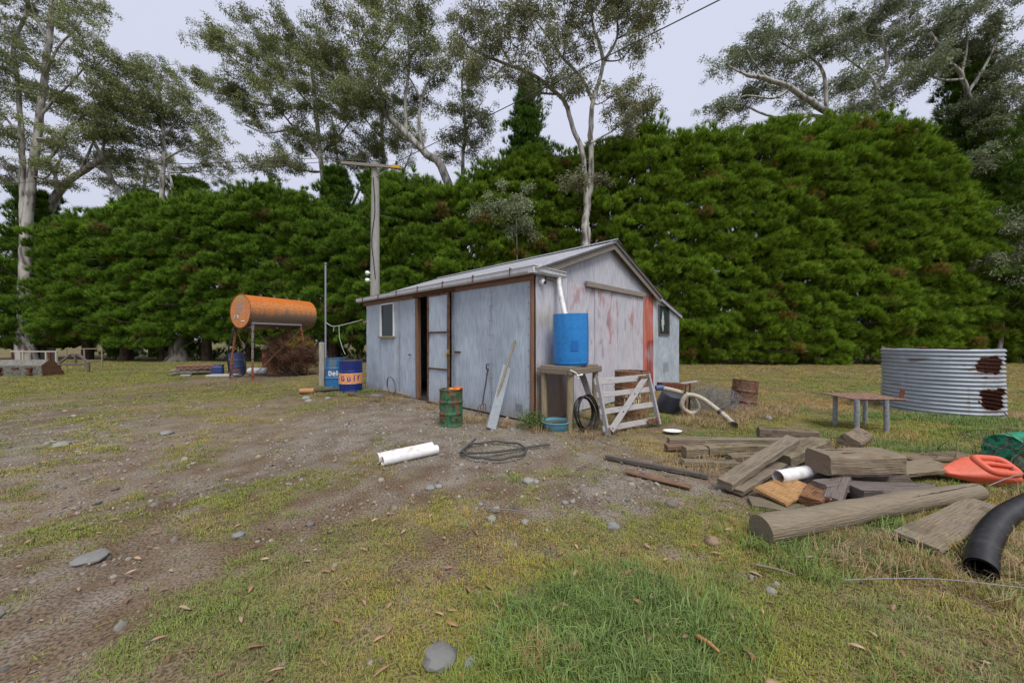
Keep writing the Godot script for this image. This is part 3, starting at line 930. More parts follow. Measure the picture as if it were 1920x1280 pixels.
func make_trees() -> void:
	for s in 3:
		needle_tufts.append(needle_mesh(400 + s, 30, [Color(0.08, 0.15, 0.016), Color(0.095, 0.165, 0.016), Color(0.08, 0.135, 0.018)][s], [Color(0.25, 0.42, 0.045), Color(0.31, 0.46, 0.05), Color(0.23, 0.37, 0.05)][s], 0.042, [0.8, 0.62, 0.95][s]))
	var where := ["at the open end of the hedge next to the two-stemmed gum", "second from the open end, behind the rusty railing frame", "behind the grey trapezoid steel frame", "third tree in, over the bare grass between bucket and pallets", "over the dark gap beside the pale stump",
		"behind the stacked pallets", "behind the blue jerrycan, just short of the orange tank", "directly behind the orange tank", "behind the thin steel mast", "behind the power pole", "behind the shed roof, its lower eave end", "behind the middle of the shed roof",
		"behind the shed ridge and the white forked gum", "behind the shed gable peak", "behind the lean-to of the shed", "behind the half-buried rusty drum", "behind the open grass between drum and table", "behind the small steel table", "behind the corrugated tank, its near half", "behind the holes of the corrugated tank", "at the far end, low under the tall dark pine", "last low pine past the corrugated tank"]
	var x := -30.3
	for i in where.size():
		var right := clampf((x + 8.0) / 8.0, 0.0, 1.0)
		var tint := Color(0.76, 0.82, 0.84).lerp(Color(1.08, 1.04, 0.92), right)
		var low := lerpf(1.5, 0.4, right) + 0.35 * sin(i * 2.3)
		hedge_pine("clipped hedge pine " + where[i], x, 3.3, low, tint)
		x += 3.0
	pine("tall dark pine with sparse boughs rising over the end of the hedge", at(31.5, 23.5), 20.5, 3.0, 6.0, Color(0.55, 0.62, 0.78), Vector3(-1.0, 0, 0), 0.1)
	pine("second dark pine leaning out past the tall one at the frame edge", at(36.5, 24.0), 19.0, 3.0, 5.5, Color(0.6, 0.68, 0.78), Vector3(0.5, 0, 0), 0.15)
	pine("dark bushy pine filling the gap at the end of the hedge beside the broken trunk", at(30.6, 22.5), 13.5, 2.0, 4.2, Color(0.6, 0.62, 0.7), Vector3(0.2, 0, 0))
	pine("dark pine standing behind the dip in the hedge left by the broad dense gum", at(-13.0, 25.5), 13.6, 5.0, 3.6, Color(0.6, 0.66, 0.75), Vector3(0.2, 0, 0))
	pine("second dark pine behind the dip in the hedge nearer the power pole", at(-9.6, 25.0), 13.2, 5.0, 3.4, Color(0.62, 0.66, 0.72), Vector3(-0.2, 0, 0))
	pine("dark conical pine between the small thin gum and the white forked gum", at(1.2, 30.0), 23.6, 9.0, 4.4, Color(0.5, 0.6, 0.75), Vector3(0.2, 0, 0))
	pine("dark low pine in the shade beyond the open end of the hedge", at(-36.5, 26.5), 12.5, 0.8, 5.0, Color(0.6, 0.66, 0.72), Vector3.ZERO)
	pine("small dark pine showing over the hedge under the open topped gum", at(-26.6, 28.5), 14.8, 7.0, 2.2, Color(0.7, 0.76, 0.8), Vector3.ZERO)
	pine("bushy dark pine showing over the hedge beside the broad dense gum", at(-31.0, 30.0), 13.6, 7.0, 2.6, Color(0.66, 0.74, 0.8), Vector3.ZERO)
	gum("gum_tree", "tall pale gum with two upright stems past the open end of the hedge", Vector3(-35.00, 0, -25.00), 1, 0, [[0.500,0.115,0.00,-0.20,-0.00,-0.16,2.86,-0.03,-0.24,5.95,-0.06,-0.21,8.66,-0.09,0.21,13.30,-0.12,0.79,17.61,-0.15,1.41,22.94,-0.18,1.56,25.53,-0.22,1.48,28.12,-0.25], [0.308,0.115,-0.20,5.95,-0.06,-0.34,9.43,-0.11,-0.52,12.54,-0.15,-0.59,15.98,-0.20,-0.97,20.35,-0.25,-1.26,23.03,-0.29,-0.47,25.10,-0.34,-0.22,27.49,-0.38], [0.154,0.077,0.29,13.69,-0.12,1.68,14.88,-0.18,2.76,16.86,-0.25,4.63,18.45,-0.31,5.92,19.35,-0.37], [0.154,0.058,0.79,17.61,-0.15,1.59,18.80,-0.25,3.02,20.43,-0.35,3.87,21.68,-0.45], [0.135,0.058,-0.52,12.54,-0.15,-1.66,13.74,-0.21,-2.91,14.93,-0.27], [0.135,0.058,-0.59,15.98,-0.20,-1.98,17.67,-0.31,-3.31,18.91,-0.41], [0.115,0.058,1.35,20.55,-0.00,2.34,22.46,0.02,3.52,23.59,0.05,4.12,24.34,0.07], [0.115,0.046,1.41,22.94,-0.18,0.72,24.17,-0.18,0.15,25.72,-0.17], [0.115,0.046,0.77,15.94,-0.00,1.70,15.84,-0.17,3.05,14.96,-0.33,4.21,14.66,-0.50]], [[-1.7,24.0,-0.4,2.3,1.9], [0.3,26.2,-1.1,2.7,1.3], [5.2,22.7,1.1,1.5,1.3], [0.5,21.3,0.1,2.3,1.3], [5.1,21.0,0.7,1.7,1.1], [-1.3,19.5,-0.1,1.9,1.1], [2.0,18.8,-0.2,1.7,0.8], [7.2,18.6,1.3,1.5,1.0], [7.5,21.0,0.8,1.2,0.8], [3.5,15.8,0.6,1.7,0.8], [-2.4,16.6,-1.1,1.7,0.8], [4.1,17.7,-0.7,1.7,1.0], [3.2,13.5,0.9,1.5,0.6], [-2.7,13.6,-0.8,1.5,1.1], [1.8,26.1,1.0,3.5,1.2], [6.0,18.5,-0.3,1.5,0.7], [-1.1,20.9,1.0,1.9,1.5], [-0.6,16.2,1.4,1.9,1.5], [1.8,27.3,-1.0,1.9,1.2]])
	gum("gum_tree", "leaning grey gum trunk beside the two-stemmed gum, low spreading crown", Vector3(-36.35, 0, -27.00), 0.7, 0, [[0.457,0.166,0.00,-0.20,-0.00,0.17,8.35,0.10,0.47,10.80,0.19,1.42,12.82,0.29,3.18,14.21,0.39,4.94,15.19,0.48,6.07,15.95,0.58], [0.208,0.083,1.42,12.82,0.29,1.31,14.43,0.37,2.03,15.62,0.44], [0.145,0.062,3.18,14.21,0.39,3.84,16.13,0.26,4.31,17.44,0.13]], [[2.2,16.0,-1.1,2.1,0.8], [6.1,16.1,0.6,1.7,0.8], [-0.3,16.8,-1.4,1.7,0.7], [4.2,17.6,-0.1,1.7,0.7], [5.9,15.7,-0.5,1.7,0.7], [3.0,13.2,0.9,1.5,0.5]])
	gum("gum_tree", "slender gum leaning over the hedge top with a forked bare stem", Vector3(-29.15, 0, -26.50), 1, 0, [[0.245,0.102,0.00,-0.20,-0.00,-0.45,9.93,-0.15,-1.02,12.12,-0.29,-1.73,13.54,-0.44,-2.86,15.69,-0.59,-3.95,17.45,-0.73,-4.97,18.80,-0.88], [0.143,0.061,-1.73,13.54,-0.44,-2.62,14.61,-0.49,-3.92,15.05,-0.54], [0.122,0.061,-2.86,15.90,-0.59,-2.67,17.64,-0.71,-2.60,19.19,-0.84]], [[-5.3,19.8,-1.1,1.8,1.0], [-0.9,18.9,0.6,1.8,1.1], [0.2,20.4,0.4,1.6,1.2], [1.9,19.0,1.0,1.8,1.2], [0.4,17.0,1.0,1.8,1.0], [-1.5,16.5,1.3,1.4,0.7]])
	gum("gum_tree", "open topped gum with two thin pale trunks standing behind the hedge", Vector3(-27.21, 0, -27.00), 1, 0, [[0.208,0.083,0.00,-0.20,-0.00,0.08,12.71,0.08,0.28,15.36,0.16,0.28,18.20,0.24,0.12,20.61,0.32,0.11,21.37,0.40], [0.166,0.075,0.71,8.38,-0.00,0.81,12.75,-0.02,0.41,14.63,-0.05,-0.12,16.10,-0.07], [0.125,0.054,0.04,17.10,-0.00,1.13,18.29,0.10,2.05,19.46,0.19], [0.125,0.054,0.28,15.36,0.16,1.77,16.21,0.11,3.17,16.86,0.06], [0.125,0.054,-0.04,19.59,-0.00,-0.87,20.52,0.16,-1.31,20.81,0.33]], [[-0.9,21.2,0.6,1.5,1.0], [-1.0,22.8,-0.9,1.9,1.2], [1.3,20.4,0.1,1.9,1.3], [-0.1,19.2,0.5,1.7,1.0], [2.8,18.5,0.1,1.7,1.2], [0.4,18.5,-0.6,1.7,0.9], [5.1,16.1,1.3,1.3,0.8], [0.3,17.3,-1.4,1.7,0.7], [-0.3,17.7,1.4,1.2,0.8], [-2.0,17.1,-0.7,1.2,0.7]])
	gum("gum_tree", "broad dense gum with three pale trunks above the middle of the hedge", Vector3(-13.79, 0, -27.00), 1.35, 0, [[0.291,0.125,0.00,-0.20,-0.00,-0.31,10.08,-0.11,-0.79,12.21,-0.23,-1.27,15.62,-0.34,-1.76,19.90,-0.46,-2.08,22.95,-0.57,-2.40,25.17,-0.69], [0.208,0.083,0.58,6.30,-0.00,0.55,9.80,0.11,0.52,12.85,0.22,0.33,15.68,0.33,-0.02,18.48,0.43], [0.208,0.083,0.63,10.01,0.11,1.02,11.27,0.04,1.65,12.54,-0.02,2.29,14.23,-0.09,2.51,15.94,-0.15], [0.145,0.062,-1.27,15.62,-0.34,-3.02,17.70,-0.31,-4.68,19.78,-0.28,-5.91,21.86,-0.25], [0.145,0.062,-1.76,19.48,-0.46,-3.54,21.61,-0.48,-5.25,24.16,-0.50], [0.125,0.054,-5.91,21.86,-0.25,-7.48,23.01,-0.12,-9.04,24.15,0.02], [0.125,0.054,-4.68,19.78,-0.28,-6.68,20.12,-0.16,-8.67,20.87,-0.04], [0.125,0.054,-1.35,16.04,-0.34,0.37,17.67,-0.26,1.46,19.08,-0.17], [0.125,0.054,-3.44,18.12,-0.31,-5.63,17.78,-0.44,-7.41,18.49,-0.56]], [[-7.5,23.4,0.9,1.9,1.3], [-10.3,25.7,-0.8,1.2,0.8], [-7.1,26.5,-1.3,2.1,1.3], [-5.4,24.5,-1.3,2.3,1.7], [-2.5,25.0,0.5,2.1,1.5], [-0.7,23.0,0.4,2.3,1.7], [-6.6,21.7,-0.1,2.1,1.5], [-9.1,21.0,-0.8,1.7,1.0], [-2.9,19.6,1.2,2.3,1.7], [-1.6,20.5,-0.7,2.3,1.7], [-6.4,19.1,-0.9,2.1,1.2], [-3.5,17.9,-1.1,2.1,1.5], [0.4,16.1,1.4,1.9,1.2], [-11.5,22.7,-1.3,1.2,0.7], [1.5,18.6,1.2,1.5,1.5], [-5.0,15.4,0.5,1.9,1.0], [1.2,15.6,-0.3,1.5,1.0], [2.5,17.4,-1.2,1.5,0.9], [-2.9,14.8,0.5,1.7,0.8], [-0.1,22.6,-1.3,1.7,1.5]])
	gum("gum_tree", "gum with a long bare trunk slanting up from behind the hedge", Vector3(-2.03, 0, -24.00), 1.1, 0, [[0.369,0.148,0.00,-0.20,-0.00,-2.40,12.22,-0.01,-3.88,14.26,-0.03,-5.37,15.75,-0.04,-6.66,17.05,-0.05,-7.97,18.28,-0.06,-9.82,19.40,-0.08,-11.31,20.23,-0.09], [0.222,0.074,-4.07,14.45,-0.03,-4.39,16.27,0.01,-4.23,17.91,0.05,-3.86,18.99,0.09,-3.19,19.69,0.12], [0.185,0.074,-5.29,15.68,-0.04,-5.35,17.94,-0.00,-5.05,20.50,0.03,-5.18,23.05,0.07,-5.03,25.59,0.11], [0.148,0.055,-6.66,17.05,-0.05,-7.19,19.41,0.02,-7.83,21.93,0.09,-8.53,24.07,0.15], [0.111,0.048,-5.05,20.87,0.03,-3.84,22.25,0.14,-3.27,23.26,0.24], [0.111,0.048,-7.57,20.90,-0.00,-6.42,22.26,0.13,-6.01,23.61,0.25], [0.111,0.048,-8.68,18.68,-0.00,-9.45,20.96,-0.08,-9.86,22.51,-0.16], [0.111,0.048,-4.23,17.91,0.05,-5.01,19.47,-0.07,-5.78,20.30,-0.19]], [[-7.9,21.9,0.9,2.0,1.4], [-9.0,22.8,1.2,1.5,1.0], [-6.6,24.7,-1.3,1.9,1.6], [-4.3,22.6,-0.1,1.5,1.6], [-7.5,20.3,0.2,1.8,1.3], [-5.1,20.0,0.7,1.7,1.3], [-3.4,20.2,-0.2,1.3,1.4], [-10.2,21.3,-0.9,1.6,1.0], [-11.4,19.1,0.1,1.5,0.9], [-7.9,17.4,0.2,1.5,0.8], [-6.3,17.8,1.2,1.5,0.9], [-4.9,18.7,-1.1,1.4,0.7], [-8.7,17.7,1.2,1.7,0.7], [-6.8,25.7,0.0,3.0,1.1], [-11.4,22.2,-0.9,1.3,0.8], [-3.6,23.6,1.0,1.1,1.1]])
	gum("gum_tree", "small thin gum standing between the slanting gum and the dark pine", Vector3(-3.69, 0, -24.50), 1, 0, [[0.170,0.057,0.00,-0.20,-0.00,0.18,13.43,-0.09,0.35,15.38,-0.19,0.34,17.33,-0.28,0.10,19.69,-0.37,0.24,21.68,-0.46], [0.094,0.038,0.35,16.14,-0.19,1.02,17.54,-0.30,1.59,18.57,-0.41], [0.094,0.038,0.28,15.00,-0.19,-0.49,15.58,-0.22,-1.07,16.17,-0.25]], [[0.6,19.8,-0.8,1.1,1.0], [0.4,16.7,1.1,1.4,1.0], [-0.4,15.5,0.2,1.2,0.8], [1.6,16.4,0.9,0.9,1.1], [-1.0,15.0,-0.9,0.9,0.5], [0.9,20.7,0.6,0.8,0.8], [1.1,15.2,0.1,0.8,0.7]])
	gum("gum_tree", "large pale gum rising behind the shed with a forked white trunk", Vector3(4.51, 0, -19.80), 1, 1, [[0.396,0.183,0.00,-0.20,-0.00,-0.14,5.03,-0.20,-0.19,7.55,-0.40,-0.18,8.40,-0.60,-0.04,9.42,-0.80,0.23,10.62,-1.00], [0.259,0.107,-0.07,9.42,-0.80,-0.16,11.19,-0.85,-0.37,12.80,-0.90,-0.87,14.11,-0.95,-1.31,15.58,-1.01,-1.94,16.35,-1.06,-3.22,17.36,-1.11,-4.51,17.94,-1.16,-5.80,18.47,-1.21,-7.17,19.22,-1.26], [0.274,0.152,0.20,10.55,-1.00,0.24,12.25,-1.07,0.23,14.23,-1.15,0.41,15.89,-1.22,0.82,17.24,-1.30,1.06,18.44,-1.38], [0.168,0.076,1.06,18.44,-1.38,0.77,19.57,-1.37,0.44,20.54,-1.36,0.24,22.16,-1.35,0.05,23.78,-1.34], [0.152,0.061,1.06,18.44,-1.38,1.68,19.32,-1.37,1.94,20.23,-1.37,1.81,22.18,-1.37,2.00,23.48,-1.37], [0.168,0.061,0.41,15.83,-1.22,-0.04,16.89,-1.26,-0.61,17.72,-1.30,-1.42,18.56,-1.33,-2.07,19.57,-1.37,-2.94,20.74,-1.40,-3.69,22.08,-1.44], [0.091,0.037,0.00,12.67,-0.00,0.75,13.21,-0.30,1.52,13.79,-0.59,2.49,14.87,-0.89], [0.107,0.040,-4.51,17.94,-1.16,-5.41,19.52,-1.12,-6.28,21.10,-1.09,-6.75,22.51,-1.05], [0.091,0.037,-1.94,16.35,-1.06,-2.26,17.37,-1.04,-2.91,18.31,-1.02], [0.091,0.037,-1.42,18.56,-1.33,-1.20,19.80,-1.26,-1.34,21.03,-1.19], [0.076,0.037,1.84,19.74,-1.37,2.81,20.21,-1.35,3.68,20.83,-1.32]], [[-7.5,20.0,-1.1,1.3,1.0], [-6.4,21.2,-1.0,1.7,1.0], [-5.8,18.3,-0.3,1.4,0.8], [-4.6,19.0,0.0,1.6,1.1], [-4.7,16.2,0.4,1.4,0.6], [-3.6,19.4,0.9,1.4,1.1], [-2.7,17.7,0.5,1.2,1.0], [-1.4,20.2,-0.6,1.4,1.1], [-0.7,18.8,-0.8,1.1,0.9], [-0.0,20.0,0.3,1.3,1.1], [1.9,20.8,-0.6,1.2,1.0], [3.0,20.2,-0.6,0.9,1.0], [3.8,20.9,-0.4,0.9,0.8], [2.5,18.5,-0.4,0.8,0.6], [1.5,15.8,-0.6,1.2,0.6], [2.3,14.8,0.3,1.2,0.7], [3.3,15.1,-0.4,0.6,0.4], [2.0,13.6,0.5,1.0,0.4], [-1.0,15.8,0.0,0.8,0.6], [-2.0,16.7,-0.6,0.9,0.5], [-6.4,17.3,-0.4,1.1,0.5], [-0.8,10.4,0.4,0.5,0.5], [0.7,11.1,-1.0,0.3,0.5], [-7.9,18.1,-0.3,0.8,0.5], [1.3,21.8,-0.2,2.4,0.8]])
	gum("gum_tree", "wide leaning gum whose limbs sweep out low over the hedge top", Vector3(28.06, 0, -24.00), 1, 2, [[0.406,0.129,0.00,-0.20,-0.00,-2.35,13.82,0.12,-3.94,15.14,0.24,-5.16,15.87,0.37,-6.50,16.74,0.49,-7.91,17.45,0.61,-9.45,18.33,0.73,-10.97,18.78,0.85,-12.48,18.97,0.98], [0.222,0.074,-5.23,15.87,0.37,-6.24,16.50,0.36,-8.23,16.76,0.35,-10.22,16.62,0.34,-12.04,17.35,0.33], [0.185,0.074,-7.68,16.83,0.35,-9.54,15.96,0.40,-11.39,15.02,0.45,-13.24,15.00,0.50,-14.35,15.22,0.55], [0.203,0.074,-6.79,17.06,0.49,-6.83,19.08,0.45,-7.31,20.20,0.42,-8.44,21.02,0.38], [0.258,0.111,-2.71,13.82,0.12,-3.09,15.65,0.13,-3.06,17.85,0.14,-2.92,18.94,0.14,-2.30,20.41,0.15,-2.75,22.23,0.16], [0.148,0.055,-2.99,18.76,0.14,-3.59,19.73,0.08,-4.44,20.52,0.01,-5.78,21.68,-0.06], [0.129,0.055,-9.45,18.30,0.73,-10.50,17.64,0.70,-12.27,17.84,0.67,-12.97,17.50,0.64], [0.111,0.048,-8.44,21.02,0.38,-9.47,21.56,0.31,-10.33,22.17,0.24], [0.111,0.044,-10.97,18.78,0.85,-11.89,19.82,0.89,-12.44,20.67,0.93], [0.111,0.044,-12.48,18.97,0.98,-13.34,19.42,0.94,-13.85,19.80,0.91]], [[-12.6,21.0,-0.6,1.3,1.0], [-11.2,22.3,-0.9,1.4,1.0], [-10.6,22.0,0.4,1.6,1.0], [-7.8,23.5,-0.9,1.8,1.3], [-5.8,24.3,-1.0,1.8,1.1], [-13.4,17.7,-0.5,1.0,0.7], [-11.7,19.0,-1.3,1.4,0.8], [-9.8,19.5,-1.2,1.6,1.0], [-9.9,20.6,-0.0,1.6,1.0], [-7.7,20.9,-0.1,1.6,1.1], [-6.7,20.8,0.9,1.4,1.2], [-3.6,23.9,-0.9,1.9,1.4], [-1.7,23.0,-1.2,1.6,1.4], [-14.5,15.5,0.1,0.7,0.4], [-9.6,16.0,-0.5,1.0,0.3], [-7.6,18.8,-0.6,1.6,1.0], [-4.9,19.5,-0.6,1.2,1.1], [-5.2,17.0,0.9,1.3,1.0], [-5.0,16.7,-0.7,1.3,0.4], [-2.0,24.0,-0.2,1.9,1.4], [-0.2,25.0,-0.4,1.8,1.1], [-1.6,21.1,0.2,1.4,1.1], [-3.7,20.0,-0.3,1.3,0.9], [-12.1,16.3,-0.7,0.9,0.4], [-2.6,17.8,-0.4,1.1,0.9], [-0.8,19.1,-0.6,1.1,0.9]])
	gum("gum_tree", "grey-green gum with a bent pale stem in front of the tall dark pine", Vector3(32.71, 0, -22.50), 1.15, 2, [[0.208,0.087,0.00,-0.20,-0.00,-0.88,13.03,0.13,-1.93,14.67,0.27,-3.07,16.22,0.40,-3.89,17.01,0.54,-4.44,18.12,0.67,-5.62,19.02,0.81,-6.78,20.50,0.94], [0.138,0.055,-3.89,17.01,0.54,-2.80,18.85,0.61,-2.22,20.47,0.68,-1.92,22.09,0.74], [0.121,0.048,-4.37,17.79,0.67,-5.80,17.78,0.69,-7.16,18.37,0.70], [0.104,0.042,-4.44,18.12,0.67,-4.06,19.83,0.64,-4.08,21.54,0.61], [0.104,0.042,-1.93,14.67,0.27,-1.17,15.48,0.33,-0.41,16.29,0.40]], [[-5.9,21.8,-0.5,1.5,1.2], [-4.3,22.7,-0.3,1.8,1.1], [-4.1,21.8,1.1,1.7,1.2], [-3.7,20.7,0.1,1.6,1.0], [-2.4,20.5,0.7,1.3,1.1], [-7.8,17.9,1.1,1.2,0.7], [-6.1,18.6,0.9,1.2,0.8], [-1.8,18.3,0.5,1.2,0.9], [-3.0,16.3,0.8,1.5,1.0], [-1.9,16.1,0.8,1.1,0.9], [-3.8,12.5,1.1,1.0,0.8], [-1.3,12.7,0.1,1.0,0.8], [-1.5,8.8,0.3,0.9,1.4], [0.4,19.6,-0.3,1.0,1.0], [-5.3,20.4,-0.2,1.0,0.7], [-2.8,14.8,0.6,1.0,0.7], [-1.6,19.9,-1.0,1.0,0.8]])
	gum("gum_tree", "distant gum filling the gap between the broad dense gum and the slanting gum", Vector3(-10.97, 0, -31.00), 0.9, 0, [[0.286,0.143,0.00,-0.20,-0.00,-0.01,11.71,0.25,-0.20,15.85,0.50,-0.39,19.46,0.75,-0.02,22.54,1.00], [0.191,0.095,-0.19,13.70,-0.00,1.10,16.02,0.15,2.00,17.83,0.31], [0.143,0.072,-0.29,18.99,0.75,-1.57,20.35,0.82,-2.23,21.69,0.89]], [[-1.8,17.4,0.3,1.9,1.2], [0.0,19.8,1.3,2.1,1.4], [0.8,19.1,-1.1,1.9,1.2], [-1.3,22.5,0.4,2.1,1.3], [1.2,21.2,1.6,1.9,1.3], [2.0,20.1,-0.4,1.5,1.0], [0.7,15.4,1.4,1.7,0.9]])
	gum("gum_tree", "distant gum whose crown shows low between the leaning gum and the open topped gum", Vector3(-33.62, 0, -31.00), 0.8, 0, [[0.238,0.095,0.00,-0.20,-0.00,0.30,11.81,-0.03,0.65,15.16,-0.06,1.10,18.05,-0.09], [0.143,0.072,0.56,14.68,-0.06,-0.49,16.57,-0.01,-0.91,17.50,0.04]], [[-0.5,16.7,-0.3,2.1,1.0], [-0.2,18.3,-1.6,1.9,1.0], [-2.7,15.6,-1.1,1.9,0.8], [2.4,15.5,0.3,1.9,0.8], [5.5,17.1,-1.1,1.9,1.0], [7.5,17.8,-0.5,1.9,1.0]])
	# grey-green gum saplings growing out of the hedge
	gum("gum_sapling", "grey-green gum sapling growing through the hedge above the shed roof", Vector3(0.25, 0, -21.3), 1.0, 2, [[0.09, 0.03, 0.2, 0, 0, 0.1, 5, 0.2, 0.0, 8.6, 0.7]], [[0.0, 9.3, 0.9, 1.1, 1.0], [-2.0, 8.8, 0.8, 0.8, 0.7], [0.5, 8.2, 0.8, 0.7, 0.6]])
	gum("gum_sapling", "dull gum sapling by the pale logs at the end of the hedge", Vector3(29.3, 0, -20.9), 1.4, 2, [[0.12, 0.03, 0, 0, 0, 0.1, 3, 0.2, 0.0, 7.0, 0.5]], [[0.1, 7.6, 0.3, 0.9, 1.6], [-0.6, 6.0, 0.5, 0.8, 1.0], [0.6, 5.2, 0.6, 0.8, 0.9]])
	# pale broken logs lodged in the gap at the end of the hedge
	var logs := [["thick pale broken trunk lodged aslant in the gap of the hedge", Vector3(26.2, 10.6, -22.2), Vector3(27.6, 8.4, -21.2), 0.36], ["short pale log end sticking out of the hedge below the broken trunk", Vector3(26.6, 6.0, -21.5), Vector3(28.6, 5.5, -20.3), 0.26]]
	for l in logs:
		var mb := MB.new()
		var a: Vector3 = l[1]
		var b: Vector3 = l[2]
		mb.tube([a, a.lerp(b, 0.33) + Vector3(0, 0.1, 0), a.lerp(b, 0.66), b], [l[3] * 1.1, l[3], l[3] * 0.9, l[3] * 0.85], 10, true, 0.12)
		single("broken_log", l[0], "log", mb, M.bark_gum)
	# an old stump under the hedge behind the pallets
	var st := MB.new()
	st.tube([Vector3(0, -0.1, 0), Vector3(0.05, 0.4, 0), Vector3(0.05, 1.0, 0.1), Vector3(0.1, 1.7, 0.1)], [0.85, 0.55, 0.36, 0.28], 14, true, 0.2)
	single("tree_stump", "pale grey flared stump under the hedge behind the pallets", "stump", st, mat(lin(0.2, 0.185, 0.165), 0.95, 0.0, M.bark_gum.albedo_texture, Vector3(0.5, 0.2, 0.5), M.bark_gum.heightmap_texture, 2.0), at(-22.6, 23.4))


# ---------------------------------------------------------------- shed
func wall_sheet(parent: Node3D, called: String, m: Material, o: Vector3, along_: Vector3, a0: float, a1: float, y0: float, y1a: float, y1b: float, out: Vector3, tint: Callable, lift := 0.0) -> void:
	var nu := maxi(2, int((a1 - a0) / 0.035))
	var nv := maxi(2, int((maxf(y1a, y1b) - y0) / 0.04))
	var P := []
	var C := []
	for i in nu + 1:
		var pr := PackedVector3Array()
		var cr := PackedColorArray()
		var a := lerpf(a0 + 0.003, a1 - 0.003, float(i) / nu)
		for j in nv + 1:
			var y := lerpf(y0, lerpf(y1a, y1b, float(i) / nu), float(j) / nv)
			var dent := 0.009 * n_vol.get_noise_3d(a * 6.0, y * 4.0, o.x * 7.0 + a0 * 3.0) + 0.0025 * sin(a * 9.0 + y * 2.0)
			var edge := 0.004 if i == 0 or i == nu else 0.0
			pr.append(o + along_ * a + Vector3.UP * y + out * (dent + lift + edge))
			cr.append(tint.call(a, y))
		P.append(pr)
		C.append(cr)
	var mb := MB.new()
	mb.sheet(P, out, C)
	if lift > 0.0:   # the sheet's folded edges
		mb.col = C[0][0]
		for side in [P[0], P[nu]]:
			for j in nv:
				mb.quad(side[j], side[j + 1], side[j + 1] - out * lift, side[j] - out * lift, along_)
	part(parent, called, mb, m)

func nails(parent: Node3D, pts: Array, out: Vector3) -> void:
	var mb := MB.new()
	for p: Vector3 in pts:
		mb.lathe([Vector2(0.009, 0), Vector2(0.009, 0.003), Vector2(0.004, 0.006), Vector2(0, 0.0065)], 6, Transform3D(MB.along(out) * Basis(Vector3.FORWARD, PI / 2), p))
	part(parent, "nail_heads", mb, M.rust).set_meta("kind", "stuff")

func corrugated(parent: Node3D, called: String, lo: Vector3, hi: Vector3, z0: float, z1: float, tint: Callable) -> void:
	var P := []
	var C := []
	var pitch := 0.0915
	var steps := int((z0 - z1) / pitch * 8.0)
	var up := (hi - lo).cross(Vector3.BACK).normalized()
	if up.y < 0.0:
		up = -up
	for i in steps + 1:
		var z := z0 - i * pitch / 8.0
		var pr := PackedVector3Array()
		var cr := PackedColorArray()
		var w := 0.011 * sin(TAU * i / 8.0)
		for j in 7:
			var f := j / 6.0
			var p := lo.lerp(hi, f)
			p.z = z
			pr.append(p + up * (w + 0.006 * n_low.get_noise_2d(z * 3.0, f * 6.0)))
			cr.append(tint.call(z, f))
		P.append(pr)
		C.append(cr)
	var mb := MB.new()
	mb.sheet(P, Vector3.UP, C)
	part(parent, called, mb, M.roof)

